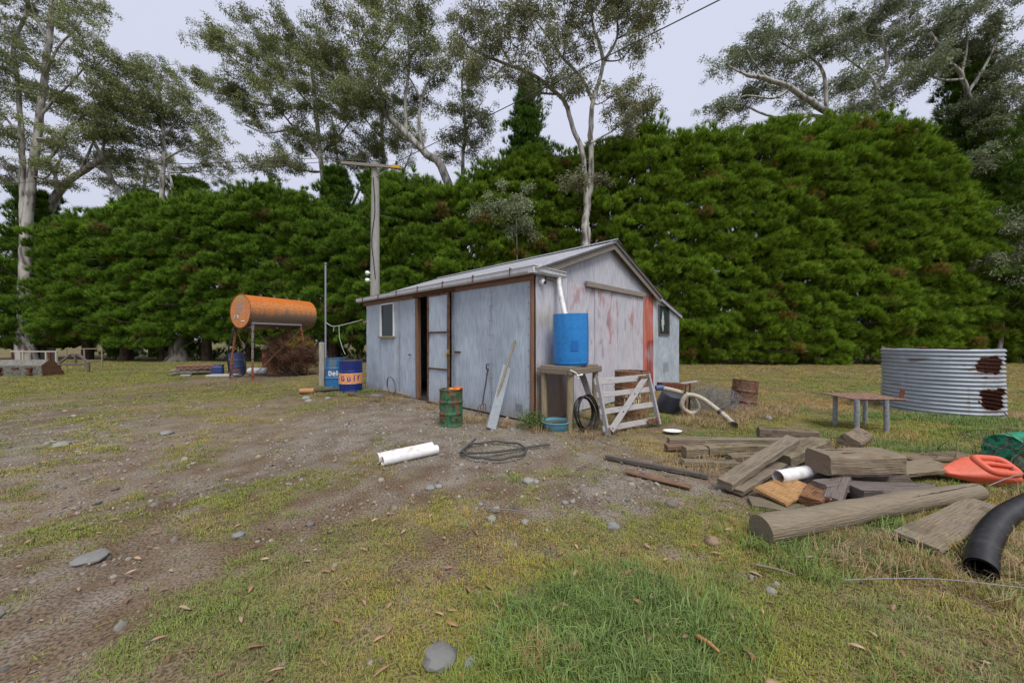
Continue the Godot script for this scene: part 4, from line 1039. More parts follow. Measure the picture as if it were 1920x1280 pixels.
func make_shed() -> void:
	var t := thing("shed", "old farm shed clad in flat grey iron with a corrugated gable roof", "shed", at(0.37, 5.83), 0.8098)
	var FX := Vector3(-1, 0, 0)
	var AL := Vector3(0, 0, -1)
	# the long front, along -z
	var grey_front := func(a: float, y: float) -> Color:
		var w := n_mid.get_noise_2d(a * 1.4, y * 0.7)
		var f := n_fine.get_noise_2d(a * 0.9 + 5.0, y * 0.35)
		var c := Color(0.86, 0.9, 0.95) * (1.0 + 0.16 * w + 0.1 * f)
		var low := clampf((0.42 + 0.3 * w - y) * 2.5, 0.0, 1.0)
		if a > 3.7:
			c = c.lerp(Color(0.86, 0.87, 1.0), low * 0.9)
			c = c.lerp(Color(0.62, 0.62, 0.6), clampf(0.5 - absf(a - 4.55) * 4.0 + f * 0.4, 0.0, 0.5))
		else:
			c = c.lerp(Color(0.72, 0.68, 0.6), low * 0.55)
		var joint := minf(absf(a - 1.04), minf(absf(a - 2.2), minf(absf(a - 4.5), absf(a - 5.52))))
		c = c.lerp(Color(0.5, 0.4, 0.34), clampf((0.05 - joint) * 9.0 + 0.6 * n_fine.get_noise_2d(a * 4.0, y * 0.3) - 0.1, 0.0, 0.4) * (1.0 if joint < 0.07 else 0.0))
		c = c.lerp(Color(0.5, 0.42, 0.34), clampf((0.16 + 0.12 * f - y) * 4.0, 0.0, 0.6))
		if absf(a - 0.32) < 0.09 and y > 0.12 and y < 0.3:
			c = Color(0.5, 0.5, 0.5)
		return c
	var F := [[0.075, 1.04, 0.03, 2.43], [1.04, 2.28, 0.03, 2.43], [3.72, 4.5, 0.0, 2.43], [4.5, 4.78, 0.0, 2.43], [5.52, 6.45, 0.0, 2.43]]
	for s in F:
		wall_sheet(t, "wall_sheet", M.iron, Vector3.ZERO, AL, s[0], s[1], s[2], s[3], s[3], FX, grey_front, 0.012)
	wall_sheet(t, "wall_sheet", M.iron, Vector3.ZERO, AL, 4.78, 5.52, 0.0, 1.5, 1.5, FX, grey_front, 0.012)
	wall_sheet(t, "wall_sheet", M.iron, Vector3.ZERO, AL, 4.78, 5.52, 2.385, 2.43, 2.43, FX, grey_front, 0.012)
	var pts := []
	for a: float in [0.11, 1.0, 1.08, 2.2, 3.78, 4.46, 5.58, 6.4]:
		for k in 9:
			pts.append(Vector3(-0.018, 0.15 + k * 0.27, -a))
	nails(t, pts, FX)
	# window in the front
	var w := MB.new()
	w.bar(Vector3(-0.02, 1.5, -4.78), Vector3(-0.02, 2.385, -4.78), 0.05, 0.05)
	w.bar(Vector3(-0.02, 1.5, -5.52), Vector3(-0.02, 2.385, -5.52), 0.05, 0.05)
	w.bar(Vector3(-0.02, 2.385, -4.805), Vector3(-0.02, 2.385, -5.495), 0.05, 0.04)
	var win := part(t, "window", w, M.white)
	w = MB.new()
	w.bar(Vector3(-0.035, 1.49, -4.72), Vector3(-0.035, 1.49, -5.58), 0.09, 0.055)
	part(win, "sill", w, M.timber_stand)
	w = MB.new()
	w.box(Transform3D(Basis(), Vector3(0.0, 1.945, -5.15)), Vector3(0.006, 0.86, 0.69), 0.001)
	part(win, "pane", w, M.glass)
	# timber: corner edge, door post, fascia boards, sill along the bottom
	w = MB.new()
	w.bar(Vector3(-0.005, 0.0, -0.036), Vector3(-0.005, 2.44, -0.036), 0.07, 0.05)
	part(t, "corner_post", w, M.timber_post)
	for k in 1:
		w = MB.new()
		w.bar(Vector3(0.02 + 0.03 * k, 0.0, -3.65 + 0.1 * k), Vector3(0.01 + 0.03 * k, 2.42, -3.66 + 0.1 * k), 0.098, 0.12, 0.012)
		part(t, "door_post", w, M.timber_post)
	for k in 3:
		w = MB.new()
		w.bar(Vector3(-0.035, 2.475 + 0.004 * k, -2.2 * k + 0.02), Vector3(-0.035, 2.478 - 0.002 * k, -2.2 * k - 2.17), 0.05, 0.11, 0.008)
		part(t, "fascia_board", w, M.timber_red)
	w = MB.new()
	w.bar(Vector3(-0.03, 0.03, -4.0), Vector3(-0.03, 0.03, -5.4), 0.06, 0.07)
	part(t, "bottom_plate", w, M.timber_stand)
	# door leaf standing out from the wall on its frame
	var lx := -0.115
	w = MB.new()
	w.bar(Vector3(lx, -0.0, -3.02), Vector3(lx, 2.42, -3.02), 0.035, 0.045)
	w.bar(Vector3(lx, -0.0, -2.25), Vector3(lx, 2.42, -2.25), 0.05, 0.05)
	for y: float in [0.02, 0.78, 1.58, 2.4]:
		w.bar(Vector3(lx, y, -2.275), Vector3(lx, y, -3.0), 0.035, 0.035)
	var door := part(t, "door", w, M.rust_brown, "rusty framed door of three iron panels standing ajar")
	var yy := [0.03, 0.79, 1.59, 2.39]
	for k in 3:
		wall_sheet(door, "door_panel", M.iron, Vector3(lx + 0.012, 0, 0), AL, 2.27, 3.0, yy[k], yy[k + 1], yy[k + 1], FX, grey_front)
	w = MB.new()
	w.box(Transform3D(Basis(), Vector3(lx - 0.03, 1.16, -2.23)), Vector3(0.02, 0.1, 0.05))
	w.tube([Vector3(lx - 0.05, 1.15, -2.24), Vector3(lx - 0.07, 1.1, -2.24), Vector3(lx - 0.05, 1.05, -2.24)], [0.012], 6)
	part(door, "padlock", w, mat(lin(0.42, 0.3, 0.06), 0.4, 0.5))
	w = MB.new()
	w.bar(Vector3(-0.035, 1.16, -1.95), Vector3(-0.035, 1.16, -2.15), 0.02, 0.035)
	part(t, "door_latch", w, M.rust)
	w = MB.new()
	w.bar(Vector3(-0.05, 2.45, -2.1), Vector3(-0.05, 2.45, -3.75), 0.09, 0.03)
	part(t, "door_track", w, M.rust)
	# the gable, along +x
	var GZ := Vector3(0, 0, 1)
	var gable := func(a: float, y: float) -> Color:
		var m := n_mid.get_noise_2d(a * 1.2 + 11.0, y * 0.6)
		var f := n_fine.get_noise_2d(a * 1.1, y * 0.3 + 3.0)
		var g := n_fine.get_noise_2d(a * 0.5 + 30.0, y * 0.5)
		var c := Color(0.93, 0.93, 0.97) * (1.0 + 0.12 * m + 0.12 * f)
		if a < 0.95:
			c = c.lerp(Color(0.5, 0.33, 0.19), clampf((1.05 + 0.5 * m + 0.3 * f - y) * 1.2, 0.0, 0.85))
			c = c.lerp(Color(0.8, 0.7, 0.42), clampf((0.25 - absf(y - 1.75)) * 2.0 + g * 0.6, 0.0, 0.4))
			c = c.lerp(Color(0.3, 0.3, 0.34), clampf(0.35 - absf(a - 0.5) * 1.6 + m * 0.4 - absf(y - 1.2) * 0.3, 0.0, 0.4))
		elif a < 5.2 and y < 2.55:
			c = c.lerp(Color(0.92, 0.83, 0.86), clampf(0.25 + 0.8 * m + (0.9 - absf(y - 1.4)) * 0.3, 0.0, 0.8))
			if a > 1.05 and a < 4.3 and y > 1.3:
				var sm := n_fine.get_noise_2d(a * 1.1 + 60.0, y * 0.42)
				c = c.lerp(Color(0.66, 0.24, 0.21), clampf((sm - 0.27 + 0.5 * m) * 2.4 + (y - 2.1) * 0.25, 0.0, 0.6))
			c = c.lerp(Color(0.4, 0.36, 0.38), clampf((f - 0.42) * 3.0, 0.0, 0.5))
		else:
			c = c.lerp(Color(0.66, 0.68, 0.76), clampf(0.25 + m + f * 0.8, 0.0, 0.8))
		return c
	var red := func(a: float, y: float) -> Color:
		var f := n_fine.get_noise_2d(a * 1.5, y * 0.25)
		var m := n_mid.get_noise_2d(a, y + 9.0)
		var c := Color(0.84, 0.22, 0.14) * (1.0 + 0.25 * f)
		if a > 4.62 and y < 1.4:
			c = Color(0.5, 0.09, 0.075) * (1.0 + 0.3 * f)
		if a < 4.47 and a > 4.4:
			c = c.lerp(Color(0.9, 0.4, 0.34), 0.5)
		return c.lerp(Color(0.8, 0.7, 0.72), clampf((m + f * 0.5 - 0.1) * 0.9, 0.0, 0.55))
	var pale := func(a: float, y: float) -> Color:
		var m := n_mid.get_noise_2d(a * 1.2 + 50.0, y * 0.8)
		var f := n_fine.get_noise_2d(a * 0.9, y * 0.5 + 30.0)
		var c := Color(0.9, 0.93, 0.96) * (1.0 + 0.2 * m + 0.12 * f)
		if absf(a - 6.0) < 0.22 and absf(y - 0.62) < 0.14:
			c = c.lerp(Color(0.42, 0.44, 0.44), 0.6)
		return c
	wall_sheet(t, "gable_sheet", M.iron_gable, Vector3.ZERO, Vector3.RIGHT, 0.03, 0.95, 0.0, 2.56, 2.56, GZ, gable, 0.01)
	for s in [[0.95, 1.93], [1.93, 2.92], [2.92, 3.7], [3.7, 4.32]]:
		wall_sheet(t, "sliding_door_sheet" if s[0] > 1.0 else "gable_sheet", M.iron_gable, Vector3.ZERO, Vector3.RIGHT, s[0], s[1], 0.02, 2.5, 2.5, GZ, gable, 0.035 if s[0] > 1.0 else 0.012)
	wall_sheet(t, "red_panel", M.iron_gable, Vector3.ZERO, Vector3.RIGHT, 4.32, 5.03, 0.02, 2.56, 2.6, GZ, red, 0.02)
	wall_sheet(t, "gable_sheet", M.iron_gable, Vector3.ZERO, Vector3.RIGHT, 5.03, 5.2, 0.0, 2.6, 2.6, GZ, pale, 0.012)
	# the pointed top of the gable
	var P := []
	var C := []
	for i in 61:
		var a := 5.2 * i / 60.0
		var top := 2.56 + maxf(0.02, 0.96 * (1.0 - absf(a - 2.58) / 2.6))
		var pr := PackedVector3Array()
		var cr := PackedColorArray()
		for j in 21:
			var y := lerpf(2.5, top, j / 20.0)
			pr.append(Vector3(a, y, 0.008 + 0.004 * n_vol.get_noise_2d(a * 6.0, y * 4.0)))
			cr.append(gable.call(a, y + 0.06))
		P.append(pr)
		C.append(cr)
	w = MB.new()
	w.sheet(P, GZ, C)
	part(t, "gable_peak_sheet", w, M.iron_gable)
	w = MB.new()
	w.bar(Vector3(1.55, 2.53, 0.06), Vector3(4.36, 2.56, 0.06), 0.07, 0.12, 0.01)
	part(t, "track_board", w, M.timber_grey)
	# lean-to end
	wall_sheet(t, "lean_to_sheet", M.iron_lean, Vector3.ZERO, Vector3.RIGHT, 5.2, 6.25, 0.0, 1.55, 1.55, GZ, pale, 0.008)
	wall_sheet(t, "lean_to_sheet", M.iron_lean, Vector3.ZERO, Vector3.RIGHT, 5.2, 5.4, 1.55, 2.64, 2.6, GZ, pale, 0.008)
	wall_sheet(t, "lean_to_sheet", M.iron_lean, Vector3.ZERO, Vector3.RIGHT, 6.25, 7.14, 0.0, 2.4, 2.18, GZ, pale, 0.008)
	wall_sheet(t, "lean_to_sheet", M.iron_lean, Vector3.ZERO, Vector3.RIGHT, 5.4, 6.25, 2.4, 2.6, 2.41, GZ, pale, 0.008)
	w = MB.new()
	w.bar(Vector3(5.42, 1.55, 0.02), Vector3(5.42, 2.42, 0.02), 0.04, 0.04)
	w.bar(Vector3(6.23, 1.55, 0.02), Vector3(6.23, 2.42, 0.02), 0.04, 0.04)
	w.bar(Vector3(5.44, 1.56, 0.02), Vector3(6.21, 1.56, 0.02), 0.04, 0.04)
	w.bar(Vector3(5.44, 2.4, 0.02), Vector3(6.21, 2.4, 0.02), 0.04, 0.04)
	win = part(t, "window", w, M.steel_grey)
	w = MB.new()
	w.box(Transform3D(Basis(), Vector3(5.825, 1.98, 0.0)), Vector3(0.78, 0.82, 0.006), 0.001)
	part(win, "pane", w, M.glass)
	w = MB.new()   # pale ragged-edged patch running up the pane
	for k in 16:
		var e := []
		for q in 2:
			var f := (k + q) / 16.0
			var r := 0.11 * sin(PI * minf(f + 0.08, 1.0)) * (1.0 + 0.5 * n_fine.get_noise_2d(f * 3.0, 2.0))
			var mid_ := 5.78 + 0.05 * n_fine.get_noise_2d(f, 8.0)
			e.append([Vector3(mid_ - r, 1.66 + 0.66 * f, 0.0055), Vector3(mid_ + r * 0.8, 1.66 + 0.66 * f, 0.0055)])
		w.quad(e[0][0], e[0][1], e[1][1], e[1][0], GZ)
	part(win, "pale_patch", w, mat(lin(0.4, 0.44, 0.46), 0.7))
	# other walls, floor and dark boards inside
	w = MB.new()
	w.box(Transform3D(Basis(), Vector3(7.12, 1.08, -3.22)), Vector3(0.04, 2.16, 6.42))
	part(t, "back_wall", w, M.iron_lean)
	w = MB.new()
	for s in [[0.02, 2.6, 2.56, 3.5], [2.6, 5.2, 3.5, 2.6], [5.2, 7.1, 2.62, 2.18]]:
		w.quad(Vector3(s[0], 0, -6.44), Vector3(s[1], 0, -6.44), Vector3(s[1], s[3], -6.44), Vector3(s[0], s[2], -6.44), Vector3(0, 0, -1))
		w.quad(Vector3(s[0], 0, -6.4), Vector3(s[1], 0, -6.4), Vector3(s[1], s[3], -6.4), Vector3(s[0], s[2], -6.4), Vector3(0, 0, 1))
	part(t, "end_wall", w, M.iron_lean)
	w = MB.new()
	w.box(Transform3D(Basis(), Vector3(3.56, 0.01, -3.22)), Vector3(7.05, 0.03, 6.36))
	part(t, "floor_slab", w, M.inside)
	# roof
	var weather := func(z: float, f: float) -> Color:
		var q := n_mid.get_noise_2d(z * 0.8, f * 2.0)
		var c := Color(1, 1, 1) * (0.95 + 0.2 * q)
		return c.lerp(Color(0.62, 0.5, 0.42), clampf((q - 0.2) * 1.2, 0.0, 0.35))
	corrugated(t, "roof_sheet", Vector3(-0.17, 2.565, 0), Vector3(2.6, 3.575, 0), 0.2, -6.62, weather)
	corrugated(t, "roof_sheet", Vector3(5.33, 2.585, 0), Vector3(2.6, 3.575, 0), 0.2, -6.62, weather)
	corrugated(t, "lean_to_roof_sheet", Vector3(7.27, 2.2, 0), Vector3(5.22, 2.69, 0), 0.1, -6.55, weather)
	w = MB.new()
	w.quad(Vector3(2.6, 3.61, 0.21), Vector3(2.6, 3.61, -6.63), Vector3(2.42, 3.545, -6.63), Vector3(2.42, 3.545, 0.21), Vector3(-0.3, 1, 0))
	w.quad(Vector3(2.6, 3.61, 0.21), Vector3(2.6, 3.61, -6.63), Vector3(2.78, 3.545, -6.63), Vector3(2.78, 3.545, 0.21), Vector3(0.3, 1, 0))
	w.tube([Vector3(2.6, 3.61, 0.21), Vector3(2.6, 3.61, -6.63)], [0.018], 8)
	part(t, "ridge_cap", w, M.roof)
	for s in [[Vector3(0.05, 2.56, 0.12), Vector3(2.59, 3.475, 0.12)], [Vector3(2.61, 3.475, 0.12), Vector3(5.3, 2.5, 0.12)]]:
		w = MB.new()
		w.bar(s[0], s[1], 0.03, 0.15, 0.006)
		part(t, "barge_board", w, M.timber_grey)
		w = MB.new()
		w.bar(s[0] + Vector3(0, 0.08, 0.04), s[1] + Vector3(0, 0.08, 0.04), 0.03, 0.055, 0.005)
		part(t, "barge_capping", w, M.roof)
	w = MB.new()
	w.bar(Vector3(5.22, 2.625, 0.06), Vector3(7.26, 2.135, 0.06), 0.03, 0.1, 0.006)
	part(t, "lean_to_barge_board", w, M.roof)
	# gutter with its straps, the return round the corner, the downpipe
	var trough := func(a: Vector3, b: Vector3, out: Vector3) -> MB:
		var g := MB.new()
		var prof := [Vector2(0.0, 0.1), Vector2(0.0, 0.0), Vector2(0.075, 0.0), Vector2(0.1, 0.03), Vector2(0.105, 0.095), Vector2(0.118, 0.105)]
		for k in prof.size() - 1:
			var p: Vector2 = prof[k]
			var q: Vector2 = prof[k + 1]
			g.quad(a + out * p.x + Vector3.UP * p.y, b + out * p.x + Vector3.UP * p.y, b + out * q.x + Vector3.UP * q.y, a + out * q.x + Vector3.UP * q.y, out - Vector3.UP * 0.5)
		for e in [a, b]:
			g.quad(e, e + out * 0.1, e + out * 0.105 + Vector3.UP * 0.095, e + Vector3.UP * 0.1, (a - b) if e == a else (b - a))
		return g
	part(t, "gutter", trough.call(Vector3(-0.11, 2.5, 0.16), Vector3(-0.11, 2.53, -6.72), FX), M.gutter)
	part(t, "gutter_return", trough.call(Vector3(-0.21, 2.5, 0.05), Vector3(0.72, 2.525, 0.05), GZ), M.gutter)
	w = MB.new()
	w.box(Transform3D(Basis(), Vector3(0.25, 2.615, 0.11)), Vector3(0.92, 0.012, 0.13))
	part(t, "gutter_cover", w, M.gutter)
	for k in 7:
		var z := -0.35 - k * 0.98
		w = MB.new()
		w.bar(Vector3(-0.232, 2.5, z), Vector3(-0.232, 2.63, z), 0.025, 0.006)
		w.bar(Vector3(-0.232, 2.635, z), Vector3(-0.1, 2.6, z), 0.025, 0.006)
		part(t, "gutter_strap", w, M.rust)
	w = MB.new()
	w.tube(smooth_line([Vector3(0.57, 2.53, 0.1), Vector3(0.57, 2.42, 0.1), Vector3(0.52, 2.1, 0.2), Vector3(0.44, 1.72, 0.36)], 3), [0.045], 12)
	part(t, "downpipe", w, M.pvc)
	w = MB.new()
	w.bar(Vector3(0.28, 2.5, 0.03), Vector3(0.5, 2.5, 0.03), 0.05, 0.09)
	part(t, "gutter_block", w, M.timber_grey)
	# camera under the eave
	w = MB.new()
	w.lathe([Vector2(0.0, 0.0), Vector2(0.055, 0.0), Vector2(0.06, 0.02), Vector2(0.05, 0.06), Vector2(0.0, 0.085)], 14, Transform3D(Basis(Vector3.RIGHT, PI / 2), Vector3(0.16, 2.4, 0.015)))
	var cam := part(t, "security_camera", w, M.white, "small white dome camera under the eave at the corner")
	w = MB.new()
	w.tube([Vector3(0.175, 2.39, 0.075), Vector3(0.18, 2.385, 0.11)], [0.028], 10)
	part(cam, "lens", w, M.black)
	w = MB.new()
	w.bar(Vector3(-0.02, 1.05, -3.95), Vector3(-0.06, 1.05, -3.95), 0.02, 0.04)
	w.bar(Vector3(-0.06, 1.05, -3.9), Vector3(-0.06, 1.05, -4.0), 0.02, 0.02)
	part(t, "wall_hook", w, M.rust)
	w = MB.new()
	w.bar(Vector3(0.02, 1.95, -6.44), Vector3(-0.02, 1.95, -6.62), 0.04, 0.06)
	part(t, "line_bracket", w, M.timber_stand)
	# things kept inside, seen through the doorway
	var sh := thing("tool_shelf", "dim wooden shelf of tins inside the shed doorway", "shelf", t.transform * Vector3(1.1, 0.0, -3.1), 0.8098)
	for k in 4:
		w = MB.new()
		w.box(Transform3D(Basis(), Vector3(0, 0.25 + k * 0.55, -0.2)), Vector3(0.4, 0.03, 1.3))
		part(sh, "shelf_board", w, M.timber_dark)
	for k in 4:
		w = MB.new()
		w.bar(Vector3(-0.18 + 0.36 * (k % 2), 0.03, -0.8 + 1.2 * (k / 2)), Vector3(-0.18 + 0.36 * (k % 2), 2.0, -0.8 + 1.2 * (k / 2)), 0.04, 0.04)
		part(sh, "upright", w, M.timber_dark)
	var says := ["rust red tin on the lowest board of the shelf in the shed", "grey tin on the second board of the shelf in the shed", "dull blue tin on the upper board of the shelf in the shed"]
	for k in 3:
		w = MB.new()
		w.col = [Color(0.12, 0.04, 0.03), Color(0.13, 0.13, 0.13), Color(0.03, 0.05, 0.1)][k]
		w.lathe([Vector2(0, 0), Vector2(0.09, 0), Vector2(0.09, 0.2), Vector2(0.085, 0.205), Vector2(0, 0.205)], 14)
		single("paint_tin", says[k], "tin", w, M.paint_matt, t.transform * Vector3(1.0, 0.266 + 0.55 * k, -3.2 - 0.06 * k))
	w = MB.new()
	var ring := []
	for k in 25:
		ring.append(Vector3(0, 0.3 + 0.24 * sin(TAU * k / 24.0), 0.24 * cos(TAU * k / 24.0)))
	w.tube(ring, [0.075], 10, false)
	single("tyre", "worn black tyre standing just inside the shed doorway", "tyre", w, M.black, t.transform * Vector3(0.55, 0.05, -3.25), 0.7)


# ---------------------------------------------------------------- drums
func drum_profile(r: float, h: float) -> Array:
	var p := [Vector2(0, 0.015), Vector2(r - 0.012, 0.015), Vector2(r - 0.01, 0.0), Vector2(r + 0.004, 0.0), Vector2(r + 0.005, 0.014), Vector2(r, 0.02)]
	for k in 2:
		var y := h * (0.34 + 0.32 * k)
		p.append_array([Vector2(r, y - 0.022), Vector2(r + 0.008, y - 0.01), Vector2(r + 0.011, y), Vector2(r + 0.008, y + 0.01), Vector2(r, y + 0.022)])
	return p

# a steel drum: shell, rim, lid with a bung
func drum(o: Node3D, r: float, h: float, m: Material, tint: Callable, lid: Color, open := false) -> void:
	var mb := MB.new()
	var prof := []
	for p: Vector2 in drum_profile(r, h):
		prof.append(p)
	var full := [prof[0]]
	for k in range(1, prof.size()):   # split the long stretches so that paint can change along them
		var a: Vector2 = prof[k - 1]
		var b: Vector2 = prof[k]
		var n := int(a.distance_to(b) / 0.03)
		for q in n:
			full.append(a.lerp(b, float(q + 1) / (n + 1)))
		full.append(b)
	var a: Vector2 = full[-1]
	for q in 11:
		full.append(Vector2(r, lerpf(a.y, h - 0.018, (q + 1) / 11.0)))
	mb.lathe(full, 48, Transform3D(), tint)
	part(o, "shell", mb, m)
	mb = MB.new()
	mb.col = tint.call(0.7, h - 0.001)
	mb.lathe([Vector2(r, h - 0.018), Vector2(r + 0.006, h - 0.014), Vector2(r + 0.007, h - 0.003), Vector2(r + 0.002, h), Vector2(r - 0.009, h), Vector2(r - 0.011, h - 0.02)], 48)
	part(o, "rim", mb, m)
	mb = MB.new()
	mb.col = lid
	if open:
		mb.lathe([Vector2(r - 0.006, h - 0.02), Vector2(r - 0.006, 0.03), Vector2(0, 0.03)], 40)
		part(o, "inner_wall", mb, M.rust_dark)
	else:
		mb.lathe([Vector2(r - 0.011, h - 0.02), Vector2(r * 0.8, h - 0.022), Vector2(r * 0.76, h - 0.016), Vector2(0, h - 0.016)], 40)
		part(o, "lid", mb, m)
		mb = MB.new()
		mb.col = lid * 0.6
		mb.lathe([Vector2(0.03, 0), Vector2(0.03, 0.01), Vector2(0.02, 0.014), Vector2(0, 0.014)], 10, Transform3D(Basis(), Vector3(r * 0.62, h - 0.016, 0.0)))
		part(o, "bung", mb, M.rust)

# lettering laid round a cylinder of radius r about the y axis, centred at angle mid
func wrap_text(parent: Node3D, s: String, size: float, r: float, mid: float, y: float, color: Color, squash := 1.0) -> void:
	var tm := TextMesh.new()
	var f := SystemFont.new()
	f.font_names = PackedStringArray(["Droid Sans"])
	f.font_weight = 700
	tm.font = f
	tm.text = s
	tm.font_size = 64
	tm.pixel_size = size / 64.0
	tm.depth = 0.004
	var a := tm.get_mesh_arrays()
	var v: PackedVector3Array = a[Mesh.ARRAY_VERTEX]
	var n: PackedVector3Array = a[Mesh.ARRAY_NORMAL]
	var c := PackedColorArray()
	for i in v.size():
		var p := v[i]
		var g := mid - p.x * squash / r
		var dir := Vector3(cos(g), 0, sin(g))
		v[i] = dir * (r + 0.0008 + p.z * 0.3) + Vector3.UP * (y + p.y)
		n[i] = (dir * n[i].z + Vector3.UP * n[i].y + dir.cross(Vector3.UP) * n[i].x).normalized()
		c.append(color)
	var b := []
	b.resize(Mesh.ARRAY_MAX)
	b[Mesh.ARRAY_VERTEX] = v
	b[Mesh.ARRAY_NORMAL] = n
	b[Mesh.ARRAY_COLOR] = c
	b[Mesh.ARRAY_INDEX] = a[Mesh.ARRAY_INDEX]
	var m := ArrayMesh.new()
	m.add_surface_from_arrays(Mesh.PRIMITIVE_TRIANGLES, b)
	part_mesh(parent, "lettering", m, M.print)

func band(parent: Node3D, r: float, y0: float, y1: float, color: Color, lift := 0.001, a0 := 0.0, a1 := TAU) -> void:
	var mb := MB.new()
	mb.col = color
	mb.lathe([Vector2(r + lift, y0), Vector2(r + lift, y1)], 48, Transform3D(), null, a0, a1)
	part(parent, "painted_band", mb, M.paint)

func worn(base: Color, rust: Color, amount: float, sd: float) -> Callable:
	return func(a: float, y: float) -> Color:
		var q := Vector3(cos(a) * 2.2 + sd, y * 4.0, sin(a) * 2.2)
		var v := n_vol.get_noise_3dv(q * 1.6) + 0.5 * n_vol.get_noise_3dv(q * 5.0)
		return base.lerp(rust, clampf((v - 0.35 + amount) * 5.0, 0.0, 1.0)) * (1.0 + 0.12 * v)

func make_drums() -> void:
	# facing the camera from (x, d): the angle in the drum's own turn about y whose direction points at the camera
	var blue := Color(0.006, 0.022, 0.19)
	var o := thing("oil_drum", "royal blue steel drum with an orange band reading Gulf", "drum", at(-4.42, 9.5, -0.02))
	drum(o, 0.29, 0.88, M.paint, func(a: float, y: float) -> Color:
		var v := n_vol.get_noise_3d(cos(a) * 4.0, y * 5.0, sin(a) * 4.0)
		var c := blue * (1.0 + 0.2 * v)
		return c.lerp(Color(0.16, 0.13, 0.12), clampf((y - 0.855) * 40.0, 0.0, 0.7)), Color(0.09, 0.085, 0.08))
	band(o, 0.29, 0.27, 0.53, Color(0.95, 0.4, 0.15), 0.012)
	band(o, 0.29, 0.257, 0.27, Color(0.72, 0.62, 0.56), 0.0125)
	band(o, 0.29, 0.53, 0.543, Color(0.72, 0.62, 0.56), 0.0125)
	var face := atan2(9.5, 4.42)
	wrap_text(o, "G u l f", 0.19, 0.304, face + 0.1, 0.4, Color(0.035, 0.045, 0.3), 0.95)
	o = thing("oil_drum", "pale blue steel drum marked Delo in white, behind the royal blue drum", "drum", at(-5.36, 10.55, -0.03))
	drum(o, 0.29, 0.9, M.paint, func(a: float, y: float) -> Color:
		var v := n_vol.get_noise_3d(cos(a) * 3.0, y * 3.0, sin(a) * 3.0 + 8.0)
		var c := Color(0.02, 0.17, 0.42) * (1.0 + 0.25 * v)
		return c.lerp(Color(0.2, 0.21, 0.18), clampf((y - 0.55) * 2.5 + v * 1.2 - 0.1, 0.0, 0.75)), Color(0.03, 0.15, 0.33))
	var f2 := atan2(10.55, 5.36)
	band(o, 0.29, 0.318, 0.332, Color(0.6, 0.62, 0.64), 0.001)
	wrap_text(o, "Delo", 0.2, 0.302, f2 + 0.12, 0.45, Color(0.75, 0.76, 0.78), 0.9)
	o = thing("oil_drum", "small green steel drum flaking to rust beside the shed door", "drum", at(-1.02, 5.8, -0.01))
	drum(o, 0.19, 0.6, M.paint_matt, worn(Color(0.055, 0.24, 0.125), Color(0.22, 0.11, 0.07), 0.3, 3.0), Color(0.2, 0.1, 0.065))
	var mb := MB.new()
	mb.bar(Vector3(-0.05, 0.0, 0.1), Vector3(0.13, 0.0, 0.1), 0.05, 0.035, 0.012)
	mb.col = Color(0.75, 0.26, 0.015)
	mb.bar(Vector3(0.02, 0.012, 0.1), Vector3(0.17, 0.02, 0.07), 0.06, 0.03, 0.01)
	single("trigger_cap", "bright orange plastic tool left on the lid of the green drum", "tool", mb, mat(lin(0.8, 0.26, 0.015), 0.45), at(-0.98, 5.77, 0.605))
	o = thing("oil_drum", "tall rusty brown steel drum behind the white timber gate", "drum", at(2.21, 6.4, -0.06))
	drum(o, 0.3, 0.9, M.paint_matt, worn(Color(0.34, 0.26, 0.15), Color(0.3, 0.13, 0.06), 0.2, 7.0), Color(0.2, 0.07, 0.045))
	var f3 := atan2(6.4, -2.21)
	wrap_text(o, "ATURA", 0.1, 0.3, f3 - 0.1, 0.475, Color(0.7, 0.62, 0.42), 0.9)
	wrap_text(o, "LUBE", 0.125, 0.3, f3 - 0.05, 0.375, Color(0.8, 0.7, 0.46), 1.0)
	o = thing("oil_drum", "half-buried rusty drum tilted in the dry grass", "drum", at(4.92, 7.4, -0.12))
	o.rotation = Vector3(0.03, 0.4, -0.12)
	drum(o, 0.235, 0.68, M.paint_matt, worn(Color(0.24, 0.17, 0.11), Color(0.2, 0.1, 0.06), 0.2, 12.0), Color(0.1, 0.07, 0.05), true)
	o = thing("oil_drum", "dark blue steel drum under the hose end of the orange tank", "drum", at(-11.6, 14.6, 0))
	drum(o, 0.29, 0.88, M.paint, worn(Color(0.035, 0.06, 0.15), Color(0.2, 0.08, 0.05), 0.02, 17.0), Color(0.22, 0.09, 0.06))
	o = thing("oil_drum", "orange brown rusted drum between the tank legs and the dead gorse", "drum", at(-10.9, 15.6, 0))
	drum(o, 0.3, 0.85, M.paint_matt, worn(Color(0.34, 0.13, 0.06), Color(0.16, 0.08, 0.05), 0.2, 21.0), Color(0.2, 0.08, 0.05))
	# green drums lying at the edge, under wire netting
	for k in 2:
		o = thing("lying_drum", ["bright green drum lying on its side under black wire netting", "pale chipped green drum lying in front of the bright green one"][k], "drum", at([5.62, 5.2][k], [3.95, 3.45][k], [0.15, 0.1][k]))
		o.rotation = Vector3(0, [0.25, -0.1][k], -PI / 2)
		drum(o, [0.17, 0.175][k], 0.62, M.paint_matt, worn([Color(0.03, 0.46, 0.29), Color(0.3, 0.58, 0.46)][k], [Color(0.5, 0.5, 0.45), Color(0.34, 0.3, 0.26)][k], [0.02, 0.14][k], 30.0 + 9.0 * k), Color(0.02, 0.2, 0.12))


